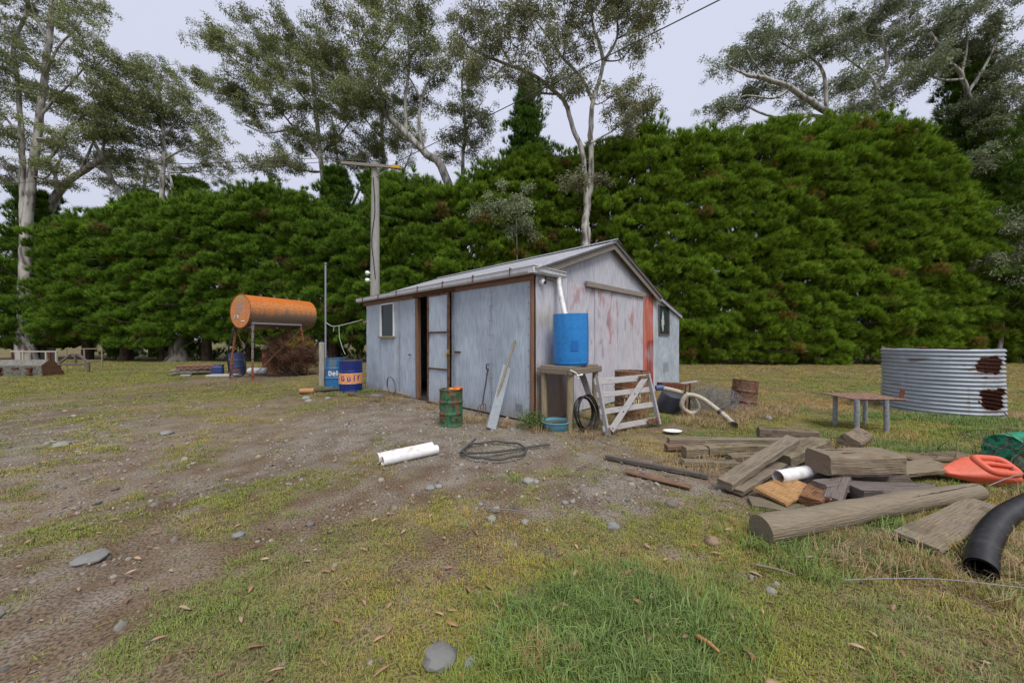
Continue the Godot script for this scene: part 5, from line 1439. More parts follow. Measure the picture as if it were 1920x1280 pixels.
# ---------------------------------------------------------------- tanks
func make_fuel_tank() -> void:
	var t := thing("fuel_tank", "orange steel fuel tank, paint worn grey below, on a tall stand", "tank", at(-9.8, 12.5, 2.46), 1.1594)
	var R := 0.6
	var L := 2.55
	var orange := Color(0.68, 0.19, 0.022)
	var P := []
	var C := []
	for i in 60:
		var x := L * i / 59.0
		var pr := PackedVector3Array()
		var cr := PackedColorArray()
		for j in 97:
			var a := TAU * j / 96.0
			var y := sin(a)
			var v := n_vol.get_noise_3d(x * 1.6, a * 2.0, 4.0)
			var drip := n_fine.get_noise_2d(x * 1.6, y * 0.15)
			var c := orange * (1.0 + 0.15 * v)
			c = c.lerp(Color(0.75, 0.33, 0.12), clampf((0.62 + 0.12 * v + 0.1 * drip - y) * 5.0, 0.0, 0.55))
			c = c.lerp(Color(0.27, 0.2, 0.155), clampf((0.2 + 0.3 * v + 0.35 * drip - y) * 2.2, 0.0, 0.92))
			pr.append(Vector3(x, y * R, cos(a) * R))
			cr.append(c)
		P.append(pr)
		C.append(cr)
	var N := MB.new()
	for i in 59:
		for j in 96:
			var na := Vector3(0, P[i][j].y, P[i][j].z).normalized()
			var nb := Vector3(0, P[i][j + 1].y, P[i][j + 1].z).normalized()
			N.tri_c(P[i][j], P[i + 1][j], P[i + 1][j + 1], na, na, nb, C[i][j], C[i + 1][j], C[i + 1][j + 1])
			N.tri_c(P[i][j], P[i + 1][j + 1], P[i][j + 1], na, nb, nb, C[i][j], C[i + 1][j + 1], C[i][j + 1])
	part(t, "barrel", N, M.paint)
	var face := func(a: float, r: float) -> Color:
		var z := cos(a) * r
		var y := sin(a) * r
		var v := n_vol.get_noise_3d(z * 5.0, y * 5.0, 40.0)
		var c := Color(0.72, 0.27, 0.075) * (1.0 + 0.15 * v)
		c = c.lerp(Color(0.62, 0.42, 0.05), clampf((y - 0.12) * 2.5 - absf(z) * 1.6 + v * 0.5, 0.0, 0.8))
		var q := Vector2(z * 1.3 - 0.02, (y - 0.06) * 0.9).length() + 0.09 * v
		if q < 0.24:
			c = c.lerp(Color(0.36, 0.3, 0.32), clampf((n_vol.get_noise_3d(z * 16.0 + y * 9.0, y * 14.0, 3.0) + 0.15) * 4.0, 0.0, 0.9))
		if absf(z) < 0.025 and y > 0.25:
			c = c.lerp(Color(0.4, 0.36, 0.33), 0.7)
		return c
	for e in 2:   # the two slightly domed ends
		var mb := MB.new()
		for i in 14:
			for j in 48:
				var q := []
				var k := []
				for s in [[i, j], [i + 1, j], [i + 1, j + 1], [i, j + 1]]:
					var r: float = R * s[0] / 14.0
					var a: float = TAU * s[1] / 48.0
					var bulge := (0.02 if e == 0 else 0.16) * (1.0 - r * r / (R * R))
					q.append(Vector3(-bulge if e == 0 else L + bulge, sin(a) * r, cos(a) * r))
					k.append(face.call(a, r) if e == 0 else Color(0.42, 0.25, 0.15).lerp(orange, clampf(sin(a) * r * 2.0, 0.0, 1.0)))
				var m := Vector3(-1 if e == 0 else 1, 0, 0)
				mb.tri_c(q[0], q[1], q[2], m, m, m, k[0], k[1], k[2])
				mb.tri_c(q[0], q[2], q[3], m, m, m, k[0], k[2], k[3])
		part(t, "end_plate", mb, M.paint)
	var w := MB.new()
	w.col = Color(0.5, 0.15, 0.03)
	var ring := []
	for k in 49:
		ring.append(Vector3(0.0, R * 1.005 * sin(TAU * k / 48.0), R * 1.005 * cos(TAU * k / 48.0)))
	w.tube(ring, [0.014], 6, false)
	part(t, "rim_weld", w, M.paint_matt)
	for k in 4:
		w = MB.new()
		w.lathe([Vector2(0.045, 0), Vector2(0.045, 0.05 + 0.03 * (k % 2)), Vector2(0.06, 0.055 + 0.03 * (k % 2)), Vector2(0.06, 0.085 + 0.03 * (k % 2)), Vector2(0, 0.09 + 0.03 * (k % 2))], 10, Transform3D(Basis(), Vector3(0.7 + 0.5 * k, R - 0.01, 0.0)))
		part(t, "filler_cap", w, M.steel_grey)
	w = MB.new()
	w.tube([Vector3(0.04, R - 0.02, -0.05), Vector3(0.04, R + 0.06, -0.04), Vector3(0.04, R + 0.08, 0.0), Vector3(0.04, R + 0.06, 0.04), Vector3(0.04, R - 0.02, 0.05)], [0.014], 6)
	part(t, "lifting_eye", w, M.rust)
	w = MB.new()
	w.col = Color(0.7, 0.7, 0.68)
	w.box(Transform3D(Basis(), Vector3(-0.022, -0.2, -0.2)), Vector3(0.004, 0.09, 0.24), 0.001)
	part(t, "label_plate", w, M.print)
	w = MB.new()
	w.col = Color(0.02, 0.16, 0.06)
	w.box(Transform3D(Basis(), Vector3(-0.0255, -0.2, -0.22)), Vector3(0.002, 0.055, 0.15), 0.0005)
	part(t, "label_print", w, M.print)
	w = MB.new()
	w.col = Color(0.7, 0.6, 0.5)
	w.box(Transform3D(Basis(), Vector3(-0.016, -0.36, 0.18)), Vector3(0.004, 0.045, 0.22), 0.001)
	part(t, "label_strip", w, M.print)
	# the stand: its own thing, the tank lies on it
	var s := thing("tank_stand", "tall angle iron stand with braces under the orange tank", "stand", at(-9.8, 12.5), 1.1594)
	for z: float in [0.5, -0.5]:
		w = MB.new()
		w.bar(Vector3(0.1, 2.02, z), Vector3(1.95, 2.02, z), 0.06, 0.06)
		part(s, "rail", w, M.steel)
	for x: float in [0.13, 1.0, 1.92]:
		w = MB.new()
		w.bar(Vector3(x, 1.87, -0.48), Vector3(x, 1.87, 0.48), 0.06, 0.06)
		w.bar(Vector3(x, 1.94, 0.36), Vector3(x, 2.0, 0.48), 0.05, 0.06)
		w.bar(Vector3(x, 1.94, -0.36), Vector3(x, 2.0, -0.48), 0.05, 0.06)
		part(s, "cross_member", w, M.steel_grey)
	var legs := [[Vector3(0.13, 2.0, 0.5), Vector3(0.1, -0.05, 0.52), 0], [Vector3(1.92, 2.0, 0.5), Vector3(2.15, -0.05, 0.62), 1], [Vector3(0.13, 2.0, -0.5), Vector3(0.0, -0.05, -0.66), 1], [Vector3(1.92, 2.0, -0.5), Vector3(2.15, -0.05, -0.62), 1]]
	for l in legs:
		w = MB.new()
		var a: Vector3 = l[0]
		var b: Vector3 = l[1]
		for k in 6:
			w.col = Color(0.34, 0.36, 0.4).lerp(Color(0.42, 0.14, 0.05), clampf(k * 0.45 - 1.2 if l[2] == 0 else 0.85, 0.0, 1.0))
			w.bar(a.lerp(b, k / 6.0), a.lerp(b, (k + 1) / 6.0), 0.055, 0.055, 0.002)
		part(s, "leg", w, M.paint_matt)
	for b in [[Vector3(0.13, 1.9, 0.5), Vector3(1.0, 0.7, 0.55)], [Vector3(1.92, 1.85, 0.52), Vector3(0.13, 0.15, 0.54)], [Vector3(0.13, 1.9, -0.5), Vector3(0.1, 0.9, 0.1)], [Vector3(0.13, 1.9, 0.48), Vector3(0.1, 0.9, -0.05)], [Vector3(1.92, 1.9, -0.5), Vector3(2.1, 0.3, 0.5)], [Vector3(1.92, 1.9, 0.5), Vector3(2.1, 0.3, -0.5)]]:
		w = MB.new()
		w.tube([b[0], b[1]], [0.012], 6)
		part(s, "brace", w, M.rust_brown)
	w = MB.new()
	w.tube(smooth_line([Vector3(0.06, 1.9, -0.45), Vector3(0.0, 1.55, -0.5), Vector3(-0.1, 0.9, -0.6), Vector3(-0.05, 0.3, -0.55), Vector3(0.02, 0.08, -0.35), Vector3(0.1, 0.16, 0.0), Vector3(0.1, 0.45, 0.12), Vector3(0.1, 0.85, 0.02), Vector3(0.1, 1.12, 0.05)], 5), [0.024], 8)
	var hose := single("fuel_hose", "black fuel hose looping down from the end of the orange tank", "hose", w, M.plastic_black, at(-9.8, 12.5), 1.1594)
	w = MB.new()
	w.bar(Vector3(0.1, 1.1, 0.05), Vector3(0.1, 1.3, 0.0), 0.04, 0.05)
	w.tube([Vector3(0.1, 1.28, 0.0), Vector3(0.1, 1.36, -0.08), Vector3(0.1, 1.33, -0.16)], [0.014], 6)
	part(hose, "nozzle", w, M.steel_grey)

func make_water_tank() -> void:
	var t := thing("water_tank", "short round corrugated iron tank with two rusted holes", "tank", at(8.57, 6.97, -0.03))
	var R := 0.787
	var H := 1.27
	var nu := 180
	var nv := 128
	var P := []
	var C := []
	var Q := []
	for i in nu + 1:
		var pr := PackedVector3Array()
		var qr := PackedVector3Array()
		var cr := PackedColorArray()
		var a := TAU * (i % nu) / nu
		for j in nv + 1:
			var y := H * j / nv
			if j == nv:
				y += 0.035 * n_mid.get_noise_2d(a * 1.2, 3.0) + 0.01 * sin(a * 11.0)
			var r := R + 0.013 * sin(TAU * y / 0.0762) + 0.02 * n_vol.get_noise_3d(cos(a) * 2.0, y * 2.0, sin(a) * 2.0)
			var top := clampf((y - 1.05) / 0.22, 0.0, 1.0)
			r += top * 0.014 * sin(a * 7.0 + 1.0)
			pr.append(Vector3(cos(a) * r, y, sin(a) * r))
			qr.append(Vector3(cos(a) * (r - 0.006), y, sin(a) * (r - 0.006)))
			var v := n_vol.get_noise_3d(cos(a) * 3.0, y * 16.0, sin(a) * 3.0 + 5.0)
			var c := Color(1, 1, 1) * (0.92 + 0.2 * v)
			var hs := hole(a, y)
			c = c.lerp(Color(0.3, 0.13, 0.07), clampf((v - 0.42) * 4.0, 0.0, 0.7))
			c = c.lerp(Color(0.45, 0.24, 0.14), clampf(1.0 - (hs - 1.0) * 7.0 + v, 0.0, 0.75))
			var drip := hole(a, y + 0.12)
			c = c.lerp(Color(0.62, 0.45, 0.34), clampf((1.35 - drip) * 0.9 + 0.5 * n_fine.get_noise_2d(a * 2.0, y * 0.4), 0.0, 0.4))
			c = c.lerp(Color(0.6, 0.45, 0.36), clampf((n_fine.get_noise_2d(a * 1.3, y * 0.25) - 0.3) * 1.4 + (0.1 - y) * 2.0, 0.0, 0.45))
			if absf(wrapf(a - 1.98, -PI, PI)) < 0.018 and y < 0.62:
				c = c.lerp(Color(0.5, 0.3, 0.2), 0.35)
			cr.append(c)
		P.append(pr)
		C.append(cr)
		Q.append(qr)
	var gone := func(i: int, j: int) -> bool: return hole(TAU * (i + 0.5) / nu, H * (j + 0.5) / nv) < 1.0
	var mb := MB.new()
	var inner := MB.new()
	for i in nu:
		for j in nv:
			if gone.call(i, j):
				continue
			for side in 2:
				var S: Array = P if side == 0 else Q
				var into := inner if side else mb
				var out := Vector3(P[i][j].x, 0, P[i][j].z).normalized()
				var na := []
				for s in [[i, j], [i + 1, j], [i + 1, j + 1], [i, j + 1]]:
					var y: float = S[s[0]][s[1]].y
					var m := Vector3(S[s[0]][s[1]].x, 0, S[s[0]][s[1]].z).normalized()
					m = (m - Vector3.UP * 0.013 * TAU / 0.0762 * cos(TAU * y / 0.0762)).normalized()
					na.append(m if side == 0 else -m)
				var k := [C[i][j], C[i + 1][j], C[i + 1][j + 1], C[i][j + 1]]
				if side:
					k = [Color.WHITE, Color.WHITE, Color.WHITE, Color.WHITE]
				into.tri_c(S[i][j], S[i + 1][j], S[i + 1][j + 1], na[0], na[1], na[2], k[0], k[1], k[2])
				into.tri_c(S[i][j], S[i + 1][j + 1], S[i][j + 1], na[0], na[2], na[3], k[0], k[2], k[3])
	part(t, "corrugated_wall", mb, M.tank_iron)
	part(t, "inner_wall", inner, M.rust_dark)
	# a strip of the torn iron folded across the upper hole
	var w := MB.new()
	var a0 := 2.52
	var pts := []
	for k in 7:
		var a := a0 - 0.3 * k / 6.0
		var y := 0.98 + 0.17 * k / 6.0
		pts.append([Vector3(cos(a) * (R + 0.005), y, sin(a) * (R + 0.005)), Vector3(cos(a) * (R - 0.03), y - 0.085 + 0.03 * k / 6.0, sin(a) * (R - 0.03))])
	for k in 6:
		w.quad(pts[k][0], pts[k + 1][0], pts[k + 1][1], pts[k][1], Vector3(-1, 0.3, 0.6))
	part(t, "torn_flap", w, M.tank_iron)
	w = MB.new()   # inside floor of old silt
	w.lathe([Vector2(R - 0.03, 0.06), Vector2(0, 0.05)], 40)
	part(t, "silt", w, M.rust_dark)
	w = MB.new()   # a bent sheet of old iron inside, seen through the lower hole
	w.quad(Vector3(-0.5, 0.05, 0.28), Vector3(0.15, 0.05, 0.5), Vector3(0.1, 0.42, 0.3), Vector3(-0.55, 0.36, 0.1), Vector3(-0.3, 0.5, 1))
	part(t, "inner_scrap", w, M.timber_old)

# under 1 inside one of the tank's rusted holes; the angle runs from +x towards +z
func hole(a: float, y: float) -> float:
	var best := 9.0
	for h in [[1.58, 0.98, 0.27, 0.16], [1.55, 0.34, 0.3, 0.19], [1.72, 0.765, 0.07, 0.016], [1.83, 0.33, 0.02, 0.03], [2.06, 0.97, 0.012, 0.01], [1.52, 0.69, 0.01, 0.008], [1.28, 0.7, 0.012, 0.008]]:
		var da: float = wrapf(a - h[0], -PI, PI) * 1.0
		var dy: float = y - h[1]
		var q := pow(pow(absf(da) / h[2], 2.4) + pow(absf(dy) / h[3], 2.4), 1.0 / 2.4)
		q *= 1.0 + 0.6 * n_vol.get_noise_3d(a * 7.0, y * 9.0, h[1] * 20.0) + 0.1 * n_vol.get_noise_3d(a * 22.0, y * 26.0, 3.0)
		best = minf(best, q)
	return best


# ---------------------------------------------------------------- by the gable
func make_gable_things() -> void:
	var turn := 0.8098
	var o0 := at(0.37, 5.83)
	var B := Basis(Vector3.UP, turn)
	var s := thing("timber_stand", "rough timber stand on posts holding the blue barrel", "stand", o0, turn)
	var w := MB.new()
	for p in [Vector2(0.07, 0.68), Vector2(0.86, 0.66), Vector2(0.86, 0.16), Vector2(0.07, 0.16)]:
		w = MB.new()
		w.tube([Vector3(p.x, -0.1, p.y), Vector3(p.x, 0.45, p.y), Vector3(p.x, 0.88, p.y)], [0.058, 0.054, 0.05], 10, true, 0.04)
		part(s, "leg", w, M.timber_stand)
	for r in [[Vector3(-0.02, 0.91, 0.72), Vector3(0.98, 0.91, 0.7)], [Vector3(-0.02, 0.91, 0.1), Vector3(0.98, 0.91, 0.1)], [Vector3(0.02, 0.91, 0.13), Vector3(0.02, 0.91, 0.69)], [Vector3(0.93, 0.91, 0.13), Vector3(0.93, 0.91, 0.67)]]:
		w = MB.new()
		w.bar(r[0], r[1], 0.05, 0.1, 0.008)
		part(s, "bearer", w, M.timber_old)
	for k in 4:
		w = MB.new()
		w.bar(Vector3(0.02, 0.973, 0.18 + 0.15 * k), Vector3(0.92, 0.973, 0.17 + 0.15 * k), 0.135, 0.025, 0.004)
		part(s, "deck_board", w, M.timber_old)
	# the cut-off plastic barrel
	var b := thing("plastic_barrel", "bright blue open topped plastic barrel under the downpipe", "barrel", o0 + B * Vector3(0.44, 0.986, 0.45), turn)
	b.rotation.x = 0.012
	b.rotation.z = 0.045
	w = MB.new()
	var H := 0.86
	w.lathe([Vector2(0, 0), Vector2(0.24, 0), Vector2(0.268, 0.012), Vector2(0.28, 0.035), Vector2(0.286, 0.09), Vector2(0.289, 0.2), Vector2(0.291, 0.3), Vector2(0.293, 0.38), Vector2(0.295, 0.45), Vector2(0.2945, 0.53), Vector2(0.294, 0.6), Vector2(0.293, 0.68), Vector2(0.2915, 0.77), Vector2(0.29, H), Vector2(0.284, H), Vector2(0.284, 0.05), Vector2(0, 0.02)], 56, Transform3D(), func(a: float, y: float) -> Color:
		var v := n_fine.get_noise_2d(a * 1.4, y * 0.25)
		var m := n_mid.get_noise_2d(a * 1.1, y * 1.4)
		var c := Color(1, 1, 1) * (0.94 + 0.12 * v + 0.1 * m)
		c = c.lerp(Color(9.0, 1.5, 0.85), clampf((0.09 - y) * 3.0 + 0.25 * v, 0.0, 0.05))
		return c.lerp(Color(5.0, 1.6, 1.05), clampf((y - 0.72) * 0.4 + 0.1 * v, 0.0, 0.09)))
	part(b, "shell", w, M.plastic_blue)
	w = MB.new()
	w.lathe([Vector2(0.29, 0.05), Vector2(0.293, 0.06), Vector2(0.291, 0.07)], 56)
	part(b, "moulded_ring", w, M.plastic_blue)
	w = MB.new()
	w.col = Color(0.6, 0.62, 0.75)
	w.lathe([Vector2(0.2965, 0.26), Vector2(0.2965, 0.42)], 10, Transform3D(), null, 2.15, 2.55)
	part(b, "label_patch", w, M.plastic_blue)
	w = MB.new()
	w.tube(smooth_line([Vector3(-0.02, 0.94, 0.74), Vector3(0.08, 0.9, 0.77), Vector3(0.16, 0.83, 0.77), Vector3(0.12, 0.8, 0.78)], 3), [0.012], 6)
	w.tube([Vector3(0.1, 0.85, 0.775), Vector3(0.26, 0.86, 0.78)], [0.016], 6)
	single("tap_fitting", "white pipe fitting hanging off the edge of the timber stand", "pipe fitting", w, M.pvc, o0, turn)
	# basin of brown water, weed, coil of black pipe, white board
	w = MB.new()
	w.lathe([Vector2(0, 0), Vector2(0.18, 0), Vector2(0.2, 0.015), Vector2(0.225, 0.12), Vector2(0.245, 0.128), Vector2(0.245, 0.136), Vector2(0.222, 0.136), Vector2(0.205, 0.06), Vector2(0, 0.03)], 40)
	var bas := thing("basin", "round light blue plastic basin of brown water on the ground", "basin", at(0.7, 5.52, -0.012))
	part(bas, "bowl", w, M.basin)
	w = MB.new()
	w.lathe([Vector2(0.214, 0.098), Vector2(0, 0.098)], 40)
	part(bas, "water", w, M.water)
	var coil := MB.new()
	rng.seed = 8
	for k in 5:
		var ring := []
		var rr := 0.235 + 0.012 * rng.randfn()
		var off := Vector3(0.012 * rng.randfn(), 0.27 + 0.01 * rng.randfn(), (k - 2) * 0.026)
		for q in 33:
			var a := TAU * q / 32.0
			ring.append(off + Vector3(rr * cos(a), rr * 1.08 * sin(a), 0.012 * sin(a * 2.0 + k)))
		coil.tube(ring, [0.0125], 7, false)
	var cn := single("pipe_coil", "coil of black poly pipe leaning between stand and gate", "pipe coil", coil, M.plastic_black, at(1.19, 5.42, -0.01), 0.72)
	cn.rotation.x = -0.16
	w = MB.new()
	w.bar(Vector3(1.5, 0.0, -5.95), Vector3(1.2, 0.88, -6.08), 0.12, 0.022, 0.004, 1.2)
	single("white_board", "weathered white board leaning under the timber stand", "board", w, M.timber_gate)
	# the white gate, leaning on the drum
	var g := thing("timber_gate", "small weathered white timber gate leaning on the rusty drum", "gate", at(1.36, 5.12, 0.0), 0.5)
	g.rotation.x = -0.27
	var up := Vector3.UP
	var W := 1.21
	for x: float in [0.04, W - 0.04]:
		w = MB.new()
		w.bar(Vector3(x, -0.02 if x < 0.5 else 0.02, 0.035), Vector3(x, 0.86, 0.035), 0.032, 0.085, 0.005)
		part(g, "stile", w, M.timber_gate)
	for y: float in [0.085, 0.335, 0.585, 0.79]:
		w = MB.new()
		w.bar(Vector3(0.0, y, 0.0), Vector3(W, y + 0.015, 0.0), 0.03, 0.085 if y < 0.7 else 0.1, 0.005)
		part(g, "rail", w, M.timber_gate)
	w = MB.new()
	w.bar(Vector3(0.11, 0.05, 0.045), Vector3(W - 0.1, 0.82, 0.045), 0.028, 0.095, 0.005)
	part(g, "brace", w, M.timber_gate)
	for p in [Vector2(0.04, 0.79), Vector2(0.04, 0.59), Vector2(0.04, 0.34), Vector2(W - 0.04, 0.6), Vector2(W - 0.04, 0.35), Vector2(0.42, 0.3), Vector2(0.74, 0.55), Vector2(0.14, 0.08)]:
		w = MB.new()
		w.lathe([Vector2(0.013, 0), Vector2(0.013, 0.006), Vector2(0.006, 0.011), Vector2(0, 0.011)], 8, Transform3D(Basis(Vector3.RIGHT, PI / 2), Vector3(p.x, p.y, 0.058)))
		part(g, "bolt", w, M.rust_dark)
	for y: float in [0.8, 0.095]:
		w = MB.new()
		w.bar(Vector3(W - 0.3, y, 0.056), Vector3(W + 0.03, y + 0.005, 0.056), 0.012, 0.055 if y > 0.5 else 0.08, 0.003)
		part(g, "hinge_strap", w, M.rust_brown)
	w = MB.new()
	w.bar(Vector3(0.05, -0.06, 0.03), Vector3(0.05, 0.1, 0.03), 0.05, 0.1)
	part(g, "stile_foot", w, M.timber_dark)
	# the scrap heap past the gate
	w = MB.new()
	w.lathe([Vector2(0.24, 0.0), Vector2(0.235, 0.1), Vector2(0.21, 0.34), Vector2(0.19, 0.36), Vector2(0, 0.36)], 24)
	var tub := single("plastic_tub", "upturned slate grey plastic tub in the scrap heap", "tub", w, M.plastic_slate, at(3.08, 6.85, 0.04), 0.0)
	tub.rotation = Vector3(0.35, 0.2, -0.1)
	w = MB.new()
	w.tube([Vector3(-0.07, 0, 0), Vector3(0.03, 0.01, 0), Vector3(0.09, 0.0, 0)], [0.05, 0.055, 0.045], 12)
	single("hose_coupling", "blue hose coupling at the top end of the beige hose", "coupling", w, mat(lin(0.06, 0.1, 0.22), 0.6), at(2.79, 6.55, 0.5))
	w = MB.new()
	w.box(Transform3D(Basis(Vector3.UP, 0.25) * Basis(Vector3.BACK, -0.06), Vector3.ZERO), Vector3(0.5, 0.12, 0.2), 0.01)
	single("rusty_box", "long rusty red steel box lying on the scrap heap", "box", w, M.rust, at(3.22, 7.05, 0.48))
	w = MB.new()
	w.bar(Vector3(3.5, 0.5, -7.2), Vector3(3.8, 0.56, -7.1), 0.12, 0.03)
	single("pale_board", "short pale board end sticking out behind the red posts", "board", w, M.timber_gate)
	w = MB.new()
	var path := smooth_line([Vector3(2.84, 0.5, -6.55), Vector3(3.05, 0.46, -6.45), Vector3(3.32, 0.36, -6.4), Vector3(3.45, 0.15, -6.42), Vector3(3.3, 0.06, -6.38), Vector3(3.12, 0.2, -6.36), Vector3(3.2, 0.4, -6.33), Vector3(3.42, 0.36, -6.28), Vector3(3.6, 0.2, -6.12), Vector3(3.7, 0.08, -5.98), Vector3(3.66, 0.05, -5.8), Vector3(3.56, 0.045, -5.56)], 9)
	var rad := []
	for k in path.size():
		rad.append(0.04 + 0.003 * (k % 2))
	w.tube(path, rad, 12)
	var hs := single("suction_hose", "thick beige suction hose looped through the scrap heap", "hose", w, M.hose_beige)
	w = MB.new()
	w.tube([Vector3(3.57, 0.045, -5.6), Vector3(3.545, 0.045, -5.5)], [0.048], 12)
	part(hs, "end_fitting", w, M.plastic_black)
	w = MB.new()
	w.tube([path[74], path[76]], [0.05], 12)
	part(hs, "clamp", w, M.plastic_slate)
	var rp := thing("steel_stand", "pair of thin rusty red posts joined by a bar", "post frame", at(3.2, 6.35))
	for k in 2:
		w = MB.new()
		w.tube([Vector3(-0.02 + 0.11 * k, -0.05, -0.1 * k), Vector3(-0.02 + 0.14 * k, 0.6, -0.1 * k)], [0.018], 8)
		part(rp, "post", w, M.rust)
	w = MB.new()
	w.tube([Vector3(-0.02, 0.55, 0), Vector3(0.12, 0.6, -0.1)], [0.014], 8)
	part(rp, "top_bar", w, M.rust)
	# tangle of grey wire
	w = MB.new()
	rng.seed = 17
	for k in 260:
		var c := Vector3(rng.randfn() * 0.28, 0.0, rng.randfn() * 0.2)
		var pts := []
		var a := rng.randf() * TAU
		var r := rng.randf_range(0.15, 0.4)
		var tilt := Basis(Vector3(rng.randfn(), rng.randfn() * 0.3, rng.randfn()).normalized(), rng.randf_range(0.2, 1.5))
		for q in 7:
			var p := tilt * Vector3(cos(a + q * 0.4) * r, 0.0, sin(a + q * 0.4) * r) + c
			p.y = clampf(p.y + 0.2, 0.01, 0.48 - 0.6 * absf(p.x) * absf(p.x))
			pts.append(p)
		w.tube(pts, [0.0028], 3, false)
	single("wire_tangle", "rusty grey heap of tangled fence wire in the dry grass", "wire", w, M.wire_grey, at(4.05, 7.1))
	w = MB.new()
	w.lathe([Vector2(0, 0), Vector2(0.13, 0.004), Vector2(0.14, 0.014), Vector2(0.1, 0.018), Vector2(0, 0.012)], 14)
	var pl := single("broken_plate", "flat broken white plate lying on the dry grass", "plate", w, M.white, at(2.44, 5.26, 0.02))
	pl.scale = Vector3(1.0, 1.0, 0.75)
	# weed at the corner
	var sprig := leaf_cluster(910, 60, 0.14, 0.05, 0.018, Color(0.07, 0.12, 0.035), Color(0.15, 0.18, 0.07))
	var xf := []
	for k in 16:
		xf.append(Transform3D(Basis(Vector3.UP, rng.randf() * TAU), Vector3(rng.randfn() * 0.1, 0.08 + 0.12 * rng.randf(), rng.randfn() * 0.07)))
	var weed := thing("weed", "low green weed growing at the corner of the shed", "weed", at(0.33, 5.55))
	scatter(weed, "foliage", sprig, M.leaf, xf)


# ---------------------------------------------------------------- along the front
func make_front_things() -> void:
	var w := MB.new()
	w.bar(Vector3(-0.33, 0.0, -5.46), Vector3(-0.09, 0.94, -6.13), 0.165, 0.025, 0.004, 0.95)
	single("blue_board", "weathered pale blue plank leaning on the shed wall", "plank", w, M.timber_blue)
	w = MB.new()
	w.tube([Vector3(-0.42, 0.0, -5.58), Vector3(-0.17, 0.7, -5.84), Vector3(0.05, 1.4, -6.1)], [0.018, 0.017, 0.016], 8)
	single("broom_handle", "long wooden stick leaning on the shed wall behind the blue plank", "stick", w, M.timber_stand)
	var f := thing("garden_fork", "dark garden fork with a D-grip leaning on the shed wall", "fork", Vector3.ZERO)
	var top := Vector3(-0.46, 0.84, -6.58)
	var foot := Vector3(-0.55, 0.22, -6.45)
	w = MB.new()
	w.tube([foot, top], [0.012], 8)
	part(f, "shaft", w, M.wire)
	w = MB.new()
	var side := Vector3(0.69, 0, -0.724) * 0.05
	var up := (top - foot).normalized()
	w.tube([top, top + side + up * 0.04, top + side * 1.1 + up * 0.11, top - side * 1.1 + up * 0.11, top - side + up * 0.04, top], [0.011], 6)
	part(f, "handle", w, M.black)
	for k in 4:
		w = MB.new()
		var s := side * (k - 1.5) * 1.1
		w.tube(smooth_line([foot, foot + s - up * 0.03, foot + s * 1.2 - up * 0.12, foot + s * 1.2 - up * 0.24 + Vector3(-0.02, 0, 0.03)], 3), [0.007], 6)
		part(f, "tine", w, M.rust_brown)
	w = MB.new()
	var ring := []
	for k in 60:
		var a := TAU * k / 28.0
		ring.append(Vector3(0.22 * cos(a) + 0.004 * k / 10.0, 0.24 + 0.23 * sin(a), 0.01 * sin(a * 1.5) + k * 0.0006))
	w.tube(ring, [0.0075], 6)
	var hc := single("hose_coil", "thin grey hose coil hung against the shed wall under the window", "hose", w, M.hose_grey, at(-3.07, 8.85), 0.8098 + PI / 2)
	hc.rotation.x = -0.12
	# white pipes on the gravel
	w = MB.new()
	var a0 := Vector3(-1.45, 0.05, -3.87)
	var b0 := Vector3(-0.93, 0.05, -4.3)
	var open := func(mb: MB, p: Vector3, q: Vector3, r: float, from: float, to: float) -> void:
		var t := Transform3D(MB.along(q - p) * Basis(Vector3.BACK, -PI / 2), p)
		var l := p.distance_to(q)
		mb.lathe([Vector2(r, 0), Vector2(r, l), Vector2(r - 0.006, l), Vector2(r - 0.006, 0), Vector2(r, 0)], 28, t, null, from, to)
	open.call(w, a0, b0, 0.055, 0.0, TAU)
	single("plastic_pipe", "white plastic pipe lying on the gravel in front of the shed", "pipe", w, M.pvc)
	w = MB.new()
	open.call(w, a0 + Vector3(-0.075, 0.015, -0.05), b0 + Vector3(-0.075, 0.015, -0.05), 0.06, -0.2, PI + 0.2)
	single("split_pipe", "split white pipe lying against the whole pipe on the gravel", "pipe", w, M.pvc)
	# hose on the ground
	w = MB.new()
	var pts := [Vector3(0.5, 0.02, -4.6), Vector3(0.25, 0.02, -4.5), Vector3(0.02, 0.025, -4.36), Vector3(-0.3, 0.05, -4.17), Vector3(-0.55, 0.03, -4.22)]
	for k in 23:
		var a := 3.3 - TAU * k / 22.0
		pts.append(Vector3(-0.22 + 0.4 * cos(a), 0.022 + 0.014 * (1.0 if k % 3 == 0 else 0.0) + 0.0008 * k, -4.33 - 0.36 * sin(a)))
	pts.append(Vector3(-0.5, 0.05, -4.75))
	w.tube(smooth_line(pts, 4), [0.0145], 9)
	single("garden_hose", "dark grey hose lying in a loop on the gravel", "hose", w, M.hose_grey)
	# bits by the royal blue drum
	w = MB.new()
	w.bar(Vector3(-4.15, 0.05, -8.78), Vector3(-2.95, 0.1, -8.35), 0.07, 0.035, 0.004)
	single("steel_channel", "grey steel bar resting on a wooden block by the blue drum", "bar", w, M.steel_grey)
	w = MB.new()
	w.bar(Vector3(-3.33, 0.06, -8.2), Vector3(-3.05, 0.06, -8.05), 0.16, 0.13, 0.01)
	single("wooden_block", "short wooden block under the grey steel bar", "block", w, M.timber_old)
	w = MB.new()
	w.tube([Vector3(-5.6, 0.06, -9.15), Vector3(-5.25, 0.06, -9.2)], [0.07, 0.075], 10, true, 0.1)
	single("firewood_log", "short split log with a raw pale end on the grass", "log", w, M.timber_gold)
	w = MB.new()
	w.tube([Vector3(-5.23, 0.06, -9.2), Vector3(-4.6, 0.08, -9.4)], [0.045], 10)
	single("black_pipe", "black pipe lying between the short log and the blue drum", "pipe", w, M.plastic_black)
